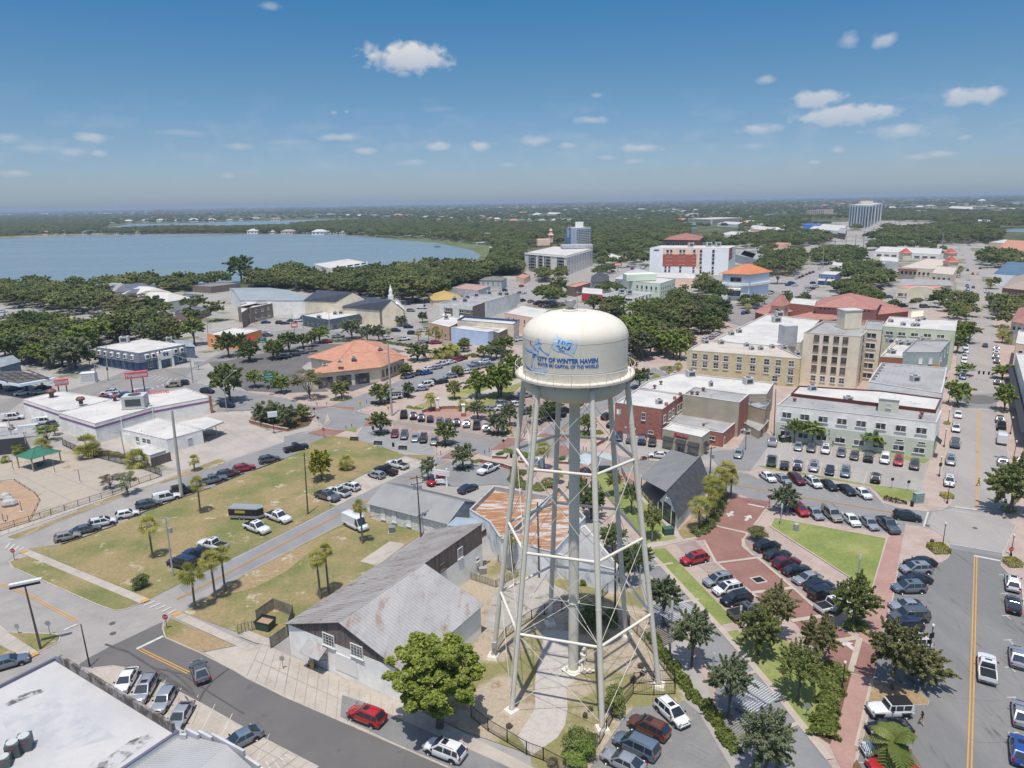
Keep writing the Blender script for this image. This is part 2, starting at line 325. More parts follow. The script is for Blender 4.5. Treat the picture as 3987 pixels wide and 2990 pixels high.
slab('lawn',"B0 222,1477 500,1442 910,1292 1350,1104 1640,1004 1990,864 2211,782 B1 300,772 482,694 497,654 655,594 800,612 1000,664 1230,742 1470,748 1400,800 1235,750 1000,852 830,938 520,1078 690,1142 400,1292 0,1494 A0 1275,290 1167,350 330,0",.10,G_LAWN)
sheet('dirt_patch',"B1 100,1150 200,1100 480,1050 690,1140 400,1290 300,1230",.104,G_DRY)
slab('lawn',"A0 1422,450 1960,650 A1 330,640 A1 1100,20 B1 1550,1250 960,1190 730,1294 0,1668",.10,G_LAWN)
sheet('dirt_patch',"B1 0,1675 400,1470 700,1330 820,1290 700,1400 560,1450 A1 300,140 60,260 0,280 A0 1700,330",.104,G_DRY)
slab('path',"A0 1335,485 1412,452 2000,725 1930,755",.13,CONCL)
slab('verge',"A0 1330,500 1830,712 1600,757 1560,762 1290,650 1270,580",.12,G_DRY)
slab('pavement',"A0 1590,768 1830,718 1990,720 A1 120,690 330,790 1130,1118 1300,1200 1750,1420 2211,1650 2400,1760 1570,1663 291,1112 0,968",.10,CONCL)
sheet('parking_bay',"A1 745,1098 900,1148 1160,1268 1700,1505 2000,1640 2200,1740 2100,1900 1570,1652 1130,1462 730,1268",.104,M('bay_asphalt',A(150,149,147),A(138,137,136),scale=.2,var=.05,fine=3,rough=.9,c3=A(110,109,108),s3=.35,lo3=.6,hi3=.66))
slab('pavement',"A0 730,890 880,874 980,889 1060,934 1150,969 1270,1014 1580,1176 A1 0,1369 560,1663 A1 400,1900 0,2000 A0 1000,1659 600,900",.10,CONCL)
slab('pavement',"A0 -300,470 0,562 65,612 300,762 215,822 0,705 -300,560",.12,CONCL)
slab('verge',"A0 66,614 425,622 460,652 435,692 302,757",.12,G_LAWN)
slab('verge',"A0 -300,580 0,712 212,826 150,806 0,790 -300,760",.10,G_DRY)
sheet('driveway',"A1 0,590 200,670 190,720 60,690 -60,640",.14,CONCL)
slab('parking_pad',"B1 885,1575 1115,1420 1240,1440 1020,1610",.12,CONCL)
sheet('playground',"B0 -400,1400 0,1345 850,1035 1250,912 620,730 470,680 0,800 -400,900",.03,M('play_concrete',A(196,182,164),A(186,176,164),scale=.08,var=.06,fine=1.5,rough=.9,c3=A(166,150,112),s3=.12,lo3=.57,hi3=.62))
slab('play_mulch',"B0 -300,960 110,945 270,1045 312,1100 230,1270 0,1335 -300,1400",.08,MULCH)
slab('pavement',"B0 -200,1400 0,1345 1080,975 1400,868 1430,880 1230,960 960,1042 0,1378 -200,1440",.08,CONCL)
slab('verge',"B0 60,1384 400,1262 960,1045 985,1060 480,1250 130,1402",.10,G_DRY)
slab('verge',"B0 1230,957 1700,777 1755,790 1740,812 1260,967",.10,G_DRY)
sheet('forecourt',"B0 580,640 1500,440 1760,405 1960,400 1945,500 2211,590 2211,640 1760,798 1400,868 1200,800 760,680",.03,M('forecourt_concrete',A(198,188,178),A(184,175,166),scale=.12,var=.06,fine=1.2,rough=.9,c3=A(160,150,140),s3=.3,lo3=.6,hi3=.66))
slab('planting_bed',"B1 20,492 40,455 120,440 430,395 510,480 480,518 330,560",.12,MULD)
sheet('road',"B0 -400,560 -400,360 0,310 530,235 760,180 980,90 1500,60 C0 1900,1180 C1 0,1120 400,1080 900,1110 1400,1150 2211,1150 2211,1210 1700,1200 1350,1200 700,1190 500,1180 300,1250 0,1290 C0 1920,1340 1640,1340 B0 1640,20 1500,80 1420,160 1500,210 1700,330 1000,330 300,330 180,320 0,450",.035,ASPHM)
sheet('road',"B0 1000,200 1440,170 1700,215 2211,300 B1 300,300 430,350 640,370 600,520 480,390 0,390 B0 1760,400 1690,400 1690,300",.04,ASPH)
sheet('road',"C1 -300,1100 400,1030 600,1040 600,1090 300,1100 -300,1180 C0 1450,1100 1430,1060",.03,CONC)
sheet('road',"C0 -200,980 400,900 900,930 1500,1000 1650,1040 1650,1080 1400,1060 860,1010 500,1040 -200,1010",.03,CONC)
sheet('plaza_paving',"B1 0,250 430,350 520,520 480,560 300,600 640,600 1000,664 1480,760 1590,700 2211,1000 B2 1200,1450 A2 1290,100 A3 0,1659 A3 700,1900 3000,1900 3000,0 C3 2700,1050 1700,900 1300,960 0,1000 C2 1600,1020 1000,1100 C1 1900,1050 1500,1150 900,1300",.02,PINK)
sheet('parking_lot',"C1 -150,1330 480,1200 900,1200 1150,1235 1250,1260 480,1340 430,1380 B1 500,120 640,250 300,262 0,245 -200,120 -300,20",.04,ASPHD)
sheet('parking_lot',"B1 640,225 790,165 960,115 1105,150 820,250",.042,M('drive_asphalt',A(98,98,104),A(108,108,112),scale=.2,var=.06,fine=2,rough=.9))
sheet('road',"B1 615,370 840,400 1000,440 1140,470 1560,540 2000,612 B2 80,622 300,640 440,585 350,590 480,480 850,300 1150,140 1250,60 1380,130 1300,170 1100,250 870,400 650,570 560,690 1150,775 1750,845 1990,890 B3 150,930 170,885 600,950 1010,1005 1110,1115 1250,1160 1440,1182 1560,1172 1650,1130 1640,1060 1570,860 1600,750 1640,600 1650,400 1670,290 C3 1690,1250 1750,1000 1800,800 1790,640 1740,500 1700,440 1780,430 1870,600 1900,800 1960,950 1990,1150 2000,1350 B3 2000,400 2080,620 2090,800 2150,1000 2040,1200 2070,1270 2150,1300 2050,1500 2035,1600 1640,1480 1600,1395 1540,1340 1420,1300 1290,1280 1270,1375 840,1300 395,1195 200,1130 0,1050 B2 1870,1060 1140,900 650,800 0,690 B1 1900,760 1450,650 960,522 750,550 600,520 645,470",.04,ASPH)
sheet('road',"A3 860,1760 900,1640 960,1420 1000,1230 1075,800 1145,480 1190,340 1240,60 B3 1245,1590 1300,1578 1560,1584 1620,1545 1640,1480 1645,1475 2040,1540 2035,1600 A3 2037,90 2090,145 2195,240 2240,700 2330,1300 2420,1850",.045,M('street_asphalt',A(136,135,133),A(150,148,145),scale=.1,var=.06,fine=2.5,rough=.9,c3=A(104,103,102),s3=.45,lo3=.57,hi3=.68,stretch=(1.6,.25,1)))
sheet('road',"B3 1700,300 1760,280 1900,278 2000,300 2020,325 1960,345 1850,350 1750,335",.046,ASPHD)
sheet('road',"B2 1290,65 1340,50 1430,52 1440,75 1400,92 1310,88",.046,ASPHD)
sheet('road',"B1 655,362 1180,172 1500,52 C1 1830,1312 2000,1300 2010,1340 B1 1640,120 1400,235 1000,345 845,402",.043,ASPH)
sheet('road',"B3 1640,1062 1570,862 1600,752 1640,602 1650,402 1700,375 2000,385 2080,622 2090,802 2150,1000 2040,1200 1640,1150",.044,M('pale_street',A(182,174,168),A(172,165,160),scale=.1,var=.05,fine=2,rough=.9,c3=A(156,150,146),s3=.5,lo3=.6,hi3=.7,stretch=(1.6,.2,1)))
sheet('road',"C3 1690,1270 1750,1000 1800,800 1790,640 1740,500 1700,440 1780,430 1870,600 1900,800 1960,950 1990,1150 2000,1350 B3 2000,265 1690,270",.0445,MC['pale_street'])
sheet('road',"B3 1450,1290 1500,1190 1660,1160 2040,1215 2150,1300 2070,1510 1645,1440 1600,1390",.0442,MC['pale_street'])
sheet('parking_lot',"B2 940,560 1310,640 1650,722 1700,690 1900,700 2211,640 B3 300,600 1480,790 1400,1025 1050,980 150,830 60,880 B2 1900,865 1750,840 1190,745 930,700",.05,M('lot_concrete',A(186,180,173),A(172,166,160),scale=.12,var=.05,fine=2,rough=.9,c3=A(150,145,140),s3=.3,lo3=.6,hi3=.68))
sheet('parking_lot',"B2 1900,700 1960,600 2120,560 2190,620 2000,870 1900,865 1750,830 1652,722",.052,ASPH)
sheet('parking_lot',"B1 1490,790 1600,800 2100,860 2130,900 2060,960 2211,1010 1950,975 1600,990 1380,960",.05,ASPH)
sheet('parking_lot',"A2 1100,1190 1300,1160 1500,1150 1600,1230 1850,1659 1950,1900 620,1900 820,1500 1000,1300",.05,M('yard_asphalt',A(152,150,147),A(142,140,138),scale=.2,var=.06,fine=2.5,rough=.9,c3=A(176,168,158),s3=.4,lo3=.6,hi3=.68))
sheet('parking_lot',"B1 1140,485 1200,445 1900,560 1960,600 1620,548",.045,PARKP)
sheet('parking_lot',"B1 1020,590 1140,500 1480,560 1640,640 1450,660",.045,PARKP)
sheet('parking_lot',"C3 -180,1010 -70,900 208,780 350,700 560,600 640,610 700,690 500,830 290,990 0,1060",.03,ASPHM)
sheet('road',"C3 500,838 720,600 610,590 700,540 800,480 880,450 840,440 640,545 520,600 200,760 420,838",.032,CONC)
sheet('road',"C2 -100,690 370,690 560,590 760,640 1230,600 1250,640 900,680 640,760 600,870 300,890 0,740",.03,CONC)
slab('brick_drive',"B2 1870,1060 2170,1130 B3 230,1140 115,1285 25,1400 25,1460 100,1530 A3 400,250 600,430 700,530 900,650 1095,740 1035,968 860,915 660,830 450,560 A2 2211,400 2020,310 1730,60 1645,-110 B2 1570,1410 1710,1290 1800,1150",.05,RED)
sheet('parking_lot',"B2 1350,1425 1570,1410 A2 1730,60 2020,310 2211,440 2211,560 1740,200 1590,80 1420,-80",.045,PARKP)
sheet('parking_lot',"B3 30,1400 100,1410 330,1480 A3 300,40 440,90 760,330 700,350 600,430 400,250 130,20 B3 100,1530",.045,PARKP)
slab('lawn',"A2 1225,-40 1340,-48 1890,525 1745,553",.10,G_GREEN)
slab('lawn',"B3 272,1235 1143,1398 A3 1022,288 B3 232,1300",.12,G_GREEN)
slab('brick_path',"A3 900,650 920,640 1030,290 B3 1150,1395 1290,1290 A3 1240,20 1190,340 1145,480 1110,735",.04,ROSE)
slab('brick_path',"A3 870,930 1030,968 960,1250 880,1659 A3 850,1800 700,1490 760,1300",.08,ROSE)
slab('path',"A2 1130,60 1250,-10 1400,130 1800,612 2211,1085 A3 480,1330 720,1659 A3 800,1900 200,1900 -100,1500 A2 1720,1000 1500,500 1290,220",.06,M('walk_asphalt',A(156,156,156),A(146,146,147),scale=.2,var=.05,fine=3,rough=.9))
slab('lawn',"A2 1800,610 1900,590 A3 0,620 300,650 640,830 720,900 640,1200 540,1370 400,1200 0,760",.10,G_GREEN)
slab('planting_bed',"A3 640,860 870,920 860,960 740,1400 700,1480 540,1380 640,1100",.12,MULD)
slab('planting_bed',"A3 1035,985 1400,1080 1470,1140 1460,1172 1330,1172 1000,1168",.12,G_DRY)
slab('planting_bed',"A3 880,1640 910,1600 960,1700 860,1800",.12,MULD)
sheet('tower_yard',"A1 1150,1110 1840,600 1560,180 1800,60 A2 130,0 950,290 1150,250 1300,800 1480,1090 1500,1150 1100,1190 1000,1300 760,1659 600,1900 A2 300,1659 A1 2211,1560 A1 1700,1380",.05,M('yard_soil',A(192,176,154),A(150,144,96),scale=.12,lo=.47,hi=.56,rough=.95,var=.14,fine=3,c3=A(166,140,112),s3=.3,lo3=.58,hi3=.64))
sheet('gravel_path',"A2 390,590 590,600 580,740 600,930 640,980 570,1040 580,1200 560,1330 500,1430 300,1570 190,1420 330,1200 325,1000 340,900 380,760",.06,GRAVEL)
sheet('concrete_pad',"A2 170,200 330,170 640,320 560,330 330,470 0,640 -60,520 0,300",.057,M('old_pad',A(196,188,178),A(176,170,162),scale=.3,var=.08,fine=2,rough=.9,c3=A(150,140,120),s3=.5,lo3=.55,hi3=.62))
slab('lawn',"B1 1240,385 1560,285 2211,-60 B2 390,-60 300,120 80,345 0,350 B1 1900,430 1700,392 1480,385",.08,grassmat('park_grass',A(150,152,96),A(180,170,122),A(196,184,146),.45,.6,.62))
slab('path',"B1 1420,320 1560,285 1600,330 2211,120 2211,150 1640,360 1560,380 1480,390",.09,CONCL)
slab('parking_rows',"B2 -100,360 100,340 300,130 480,60 640,0 860,250 470,480 330,590 200,560 0,600 -100,500",.03,PARKP)
slab('path',"B1 820,620 880,530 960,530 1450,660 1480,755 1100,690",.06,M('plaza_grey',A(168,168,168),A(158,158,158),scale=.2,var=.04,rough=.9))
slab('lawn',"B1 750,552 865,530 850,568",.1,G_GREEN)
slab('plaza_circle',[P(1570,425,0,'B1')+Vector((math.cos(a*.2618)*6.6,math.sin(a*.2618)*6.6,0))for a in range(24)],.05,ROSE)
slab('lawn',"B3 145,826 1012,975 1425,1035 1418,1122 1300,1105 1115,1090 1020,990 200,852",.10,G_GREEN)
slab('lawn',"B3 780,690 1480,780 1440,812 1170,762",.10,G_GREEN)
slab('lawn',"B2 1290,1230 1220,1090 1050,1000 900,860 760,830 820,1000 1190,1430 1430,1400",.08,G_GREEN)
slab('lawn',"B2 1440,1330 1560,1220 1690,1290 1640,1370 1470,1400",.08,G_DRY)
slab('path',"B2 1150,1060 1330,1230 1480,1400 1580,1400 1200,1480 1190,1440 1430,1400 1300,1240 1140,1080",.1,CONCL)
slab('plaza_paving',"B2 650,800 1140,900 1150,960 860,960 700,960",.05,ROSE)
for s in("B1 1490,380 1900,420",):pass
for s in("B1 480,375 640,365 840,372 835,398 640,370 500,400","B1 470,575 590,540 770,555 650,610","B1 915,515 960,445 1000,440 985,520","B1 1900,705 2035,612 2180,620 2000,700","B1 1510,770 1600,715 1800,735 1680,780","B2 330,600 400,575 590,615 500,660 460,610","B2 500,660 590,690 590,740 520,760","B3 0,1090 60,1080 240,1110 220,1140","B1 2020,1070 2100,1020 2180,1090 2090,1110"):
 sheet('crossing',s,.05,RED)
for s in("B0 480,1443 650,1390 910,1292","B0 1000,1247 1150,1180 1340,1110","B0 1400,1085 1640,1004","B0 1680,980 1900,890","B0 1980,866 2211,775"):kerb(s,.25,.26,'parking_kerb',M('dark_timber',A(96,88,80),A(120,110,98),scale=1,var=.1))
for s in("A0 70,58 100,102 780,400 890,437 980,427 1090,382","A0 -200,470 0,560 62,608 432,620 470,642 462,680 400,712 300,762","A0 1275,520 1268,580 1290,650 1560,768 2211,1108 A1 1570,1662","A0 730,886 880,870 980,886 1060,930 1150,966 1270,1010 1580,1172 A1 0,1366 560,1660","B0 130,1402 960,1066 1220,962 1760,800","B1 290,603 480,558","B1 640,370 840,400 830,420 900,440 1000,440","B1 620,600 660,590","B1 1140,472 1560,542 2000,614 B2 80,624","B1 960,524 1120,560 1450,652","B2 560,692 1150,778 1750,846 1990,892 B3 150,932","B2 650,802 1140,902 1870,1062","B3 1010,1007 1110,1117 1250,1162 1440,1184 1560,1174 1640,1135 1640,1062 1570,862 1600,752 1640,602 1650,402","B3 395,1197 840,1302 1270,1377","B3 1290,1282 1420,1302 1540,1342 1600,1397 1640,1482 1620,1547 1560,1584 1300,1580 1245,1590 A3 1240,62 1190,342 1145,482 1075,802","A3 1000,1232 960,1422 900,1642","B3 2150,1302 2050,1502 2035,1602 A3 2037,92 2090,147 2195,242 2240,702","B3 2040,1202 2150,1002 2090,802 2080,622 2000,402","A3 1035,985 1400,1080 1470,1140 1460,1172 1000,1168","B1 290,600 480,560 620,520 650,480 610,440 520,400"):kerb(s)
yellow("A0 0,228 210,310 600,520");yellow("A0 1092,742 1470,925");yellow("A0 1375,350 1460,310 B1 0,1585 800,1168 1000,1070");yellow("B1 1240,945 1580,798");yellow("B1 380,645 510,598",False)
yellow("B1 1110,492 1500,560 1990,648");yellow("B2 0,637 100,655",False);yellow("B2 870,797 1200,857");yellow("B2 1870,977 2211,1035 B3 250,1032");yellow("B3 470,1072 1200,1195")
yellow("A3 1785,1700 1800,1250 1820,600 1835,20");yellow("B3 1845,1160 1850,800 1855,395");yellow("C3 1885,1400 1888,1230 1880,1000 1868,820 1835,640 1790,520",False);yellow("B2 560,530 760,430",False);yellow("B2 780,405 860,365",False)
yellow("B0 0,398 180,372",False);yellow("B0 1690,285 2070,338",False);yellow("B0 480,300 560,285",False)
white("A0 1065,738 1272,637",.5);white("A3 1820,10 2030,52",.55);white("B3 1675,1150 1848,1172",.5);white("B3 1855,388 1950,392",.4);white("B2 1985,1128 2115,1155",.5);white("A0 500,590 600,545",.4)
white("B2 350,598 430,590",.3);white("B3 1430,1305 1465,1190",.3);white("B3 1560,1170 2040,1235",.18);white("B3 1600,1435 2060,1512",.18)
bays("A0 1120,402 1310,465 1210,365 1375,432",5,.3);bays("B0 40,1480 150,1490 80,1430 190,1462",4,.3)
bays("B0 800,190 960,290 900,185 1000,260",7,.3);bays("B0 1120,145 1420,200 1180,122 1440,165",9,.3);bays("B0 1010,270 1300,180 1040,285 1310,195",8,.3)
bays("A2 1420,-75 1590,82 1520,-100 1740,60",3);bays("A2 1545,140 2000,540 1700,125 2160,500",5);bays("A3 150,0 690,480 215,30 740,430",8)
bays("B1 1190,455 1900,565 1170,480 1870,595",10);bays("B1 1090,580 1440,650 1140,510 1500,575",6)
bays("B3 165,880 1010,1010 300,960 1150,1160",8);bays("B3 395,1110 1210,1260 500,1230 1300,1400",7);bays("B3 210,720 1110,900 190,830 1080,1000",9);bays("B3 400,650 1400,790 390,710 1390,870",10)
bays("A3 1190,140 1145,490 1330,160 1300,500",5);bays("A3 1010,1220 900,1620 1180,1220 1080,1640",4);bays("A0 1300,960 2100,1400 1100,1330 1900,1800",7,.09)
bays("A1 150,1610 300,1560 200,1700 360,1600",4,.12)
for(x,y)in((2058,305),(2070,478),(2085,668),(2098,880),(2112,1115),(2128,1390),(2040,160)):
 a=P(x,y,0,'A3');MK['w'].box((a.x,a.y,.098),(1.1,.14,.006));MK['w'].box((a.x+.1,a.y-.5,.098),(.14,.9,.006))
dash("B0 280,345 700,265",6);dash("B0 1450,250 2211,330",5)
for s in("A0 1100,376 1160,352","A0 1345,482 1405,452","A0 215,808 300,768","B0 165,1512 205,1490"):stripline(MK['y'],pts(s),.9,.18)
def arrow(s,w):
 a,b=pts(s);d=(b-a).normalized();q=Vector((-d.y,d.x,0));L=(b-a).length;c=a+d*(L*.5)
 MK['w'].add([(v.x,v.y,.105)for v in(a-q*w*.18,c-q*w*.18,c-q*w*.5,b,c+q*w*.5,c+q*w*.18,a+q*w*.18)],[(0,1,2,3,4,5,6)])
T('B2');arrow("1865,1185 1830,1228",1.6);arrow("1965,1258 2005,1212",1.6);T('A3');arrow("890,745 795,668",1.8)
tag(MK['w'].build('road_marking',WHITE),kind='structure');tag(MK['y'].build('road_marking',YEL),kind='structure')
BAND=M('pale_paving_band',A(206,192,176),A(196,182,166),scale=.5,var=.05,rough=.9)
bb=MB()
for s,w in(("B2 1700,1292 1990,1358",.6),("B2 1730,1590 2150,1535",.6),("A3 85,302 405,262",.7),("A3 400,520 720,470",.8),("A3 640,700 920,648",.8),("A3 860,915 935,650",.7),("A3 130,20 400,250 600,430 700,530",.5),("A2 1640,-110 1730,60 2020,310 2211,445",.5),("B3 0,1340 70,1365",.6),("B3 25,1400 25,1460 110,1532",.5),("B2 2211,1135 B3 225,1140 115,1290 30,1400",.4),("B3 232,1300 A3 1022,288 B3 1143,1398 272,1235 232,1300",.35),("A2 1260,30 1800,612 2211,1085 A3 480,1330 700,1600",.9),("A2 1250,95 1400,70",.5),("A2 1400,390 1600,350",.5),("A2 1950,950 2080,900",.5),("A3 380,1345 480,1310",.5),("A3 640,1100 870,930",.2),("A3 1030,968 960,1250 900,1500",.3),("B1 830,615 900,530",.5),("B1 970,645 1050,600",.4),("B1 1170,680 1250,640",.4),("B1 960,575 880,575",.4),("B1 1350,720 1430,680",.4),("B1 700,1145 835,1075",.15)):
 stripline(bb,pts(s),w,.175 if 'A3 1022' in s else .155 if('A2 12' in s or 'A2 14' in s or 'A2 19' in s or 'A3 38' in s or 'A3 640,1100' in s or 'A3 1030' in s)else .125)
tag(bb.build('paving_band',BAND),kind='structure')
md=MB()
for p in((202,203),(110,195)):pass
for t,x,y in(('A2',2068,200),('A3',145,200)):
 pass
a=P(145,200,0,'A3');md.box((a.x,a.y,.075),(2.0,2.0,.12),.3,0);md.box((a.x,a.y,.09),(1.5,1.3,.12),.3,1)
tag(md.build('drain',[BAND,flat('drain_black',(.01,.01,.012))]),kind='structure')
mh=MB()
for t,x,y in(('A0',875,537),('A0',880,616),('A0',1180,307),('B3',1460,1295),('B3',1830,1315),('B3',1850,722),('B3',1990,757)):
 a=P(x,y,0,t);mh.lathe([(0,.102),(.38,.102),(.42,.1)],(a.x,a.y,0),14)
tag(mh.build('manhole_covers',flat('iron',(.09,.08,.075),.6)),kind='structure')
tar=MB();rp=random.Random(3)
for t,x0,y0,x1,y1,n in(('A0',100,200,700,480,14),('A0',700,560,1100,700,6),('A3',1500,200,2200,1600,26),('B3',0,900,1900,1200,18),('A1',800,1200,1500,1500,6),('A2',1200,1300,1700,1600,8),('B0',1500,500,2200,650,12),('B1',600,400,900,520,8),('B3',300,700,1400,900,14),('B3',1500,1200,2000,1450,10),('A1',0,760,900,1100,12)):
 for i in range(int(n*.55)):
  p=P(rp.uniform(x0,x1),rp.uniform(y0,y1),0,t);a=rp.choice((-.35,1.22,2.8))+rp.uniform(-.15,.15);q=[p]
  for k in range(rp.randint(4,9)):a+=rp.uniform(-.22,.22);p=p+Vector((math.cos(a),math.sin(a),0))*rp.uniform(.3,.8);q.append(p)
  stripline(tar,q,rp.uniform(.015,.03),.148)
def joints(s,n,w=.035,z=.15,along=0):
 a0,a1,b0,b1=pts(s)
 for i in range(n):t_=i/(n-1);stripline(tar,[a0.lerp(a1,t_),b0.lerp(b1,t_)],w,z)
 for i in range(along):t_=(i+1)/(along+1);stripline(tar,[a0.lerp(b0,t_),a1.lerp(b1,t_)],w,z)
joints("A1 291,1100 1540,1650 A1 345,810 1500,1330",15,along=1);joints("A1 0,955 291,1095 120,700 340,800",5,along=1);joints("A0 730,890 1560,1175 A0 800,960 1500,1330",12);joints("A1 30,1380 560,1660 A1 -120,1500 400,1780",8,along=1);joints("A0 1340,486 1990,745 1412,454 2020,715",12);joints("B0 150,1508 A0 1095,384 B0 215,1487 A0 1165,352",16)
joints("A0 0,560 300,762 -120,620 215,820",5);joints("B1 525,1080 1235,757 700,1143 1385,817",9,along=1);joints("B0 700,640 1900,420 1200,800 2200,620",9,along=4);joints("A2 1260,30 1800,612 1150,80 1600,700",9,.05,.13);joints("B3 300,640 1450,800 100,830 1390,1010",10,.03,.135,3);joints("B0 520,740 1250,905 -100,900 300,1180",8,.04,.1,3);joints("B0 960,1042 0,1378 1080,975 0,1345",18)
tm=MB()
for s,w in(("A0 1300,890 1400,960 1490,1050 1545,1150",.22),("A0 1230,930 1330,1000 1440,1100 1480,1160",.2),("A0 1545,1150 1580,1080 1660,980 1780,890",.22),("A0 1180,880 1420,930 1640,1080 1900,1240",.16),("A0 820,700 1000,760 1250,920 1500,1090",.3)):stripline(tm,pts(s),w,.112)
tag(tm.build('tyre_marks',M('tyre_rubber',A(96,94,93),A(108,106,105),scale=1.2,var=.08,fine=4,rough=.9)),kind='structure')
tag(tar.build('tar_seams',flat('tar',(.25,.24,.225),.8)),kind='structure')
WAT=bpy.data.materials.new('lake_water');WAT.use_nodes=True;_n=WAT.node_tree.nodes;_l=WAT.node_tree.links;_b=_n['Principled BSDF']
_b.inputs['Base Color'].default_value=(.15,.205,.23,1);_b.inputs['Roughness'].default_value=.18;_b.inputs['IOR'].default_value=1.33
_g=_n.new('ShaderNodeNewGeometry');_m=_n.new('ShaderNodeMapping');_m.inputs['Scale'].default_value=(.02,.05,.1);_l.new(_g.outputs['Position'],_m.inputs[0])
_t=_n.new('ShaderNodeTexNoise');_t.inputs['Scale'].default_value=.25;_t.inputs['Detail'].default_value=4;_l.new(_m.outputs[0],_t.inputs[0])
_r=_n.new('ShaderNodeMapRange');_r.inputs[1].default_value=.42;_r.inputs[2].default_value=.62;_r.inputs[3].default_value=.25;_r.inputs[4].default_value=.5;_l.new(_t.outputs[0],_r.inputs[0]);_l.new(_r.outputs[0],_b.inputs['Roughness'])
_t2=_n.new('ShaderNodeTexNoise');_t2.inputs['Scale'].default_value=1.2;_l.new(_g.outputs['Position'],_t2.inputs[0])
_bp=_n.new('ShaderNodeBump');_bp.inputs['Strength'].default_value=.35;_bp.inputs['Distance'].default_value=.25;_l.new(_t2.outputs[0],_bp.inputs['Height']);_l.new(_bp.outputs[0],_b.inputs['Normal'])
REED=M('shore_reeds',A(120,128,84),A(104,112,72),scale=.03,var=.15,fine=.3)
LAKE="C0 -900,392 0,374 650,352 1300,345 2211,340 C1 700,345 900,358 1100,375 1350,395 1500,415 1620,440 1760,470 1840,505 1700,620 1400,640 900,690 C1 0,640 C0 2211,690 1900,725 1240,735 1000,760 700,790 0,790 -900,800"
sheet('water',LAKE,.10,WAT)
sheet('shore',"C0 2211,332 C1 700,332 1100,358 1400,370 1700,400 1900,430 1970,470 1960,560 1700,640 1600,640 1840,520 1760,470 1500,415 1100,380 700,345 C0 2211,345",.12,REED)
sheet('shore',"C0 -900,372 0,364 650,340 2211,334 2211,341 650,352 0,375 -900,393",.12,G_DRY)
for s in("C0 690,316 820,326 1300,306 1900,308 2211,298 C1 300,296 520,266 900,252 880,228 500,230 0,244 C0 2211,236 1500,256 1000,266","C1 1660,268 2211,262 C2 0,262 300,272 520,266 480,244 200,242 0,250 C1 1900,252","C2 930,268 1010,268 1010,252 930,254","C2 1300,170 1480,164 1470,152 1330,158","C3 1930,322 2700,345 2700,300 2300,300 1960,306","C3 2030,112 2700,140 2700,98 2100,96","C2 640,152 930,150 930,142 640,144","C3 1655,330 1690,360 1650,380 1640,345"):
 sheet('water',s,.10,WAT)
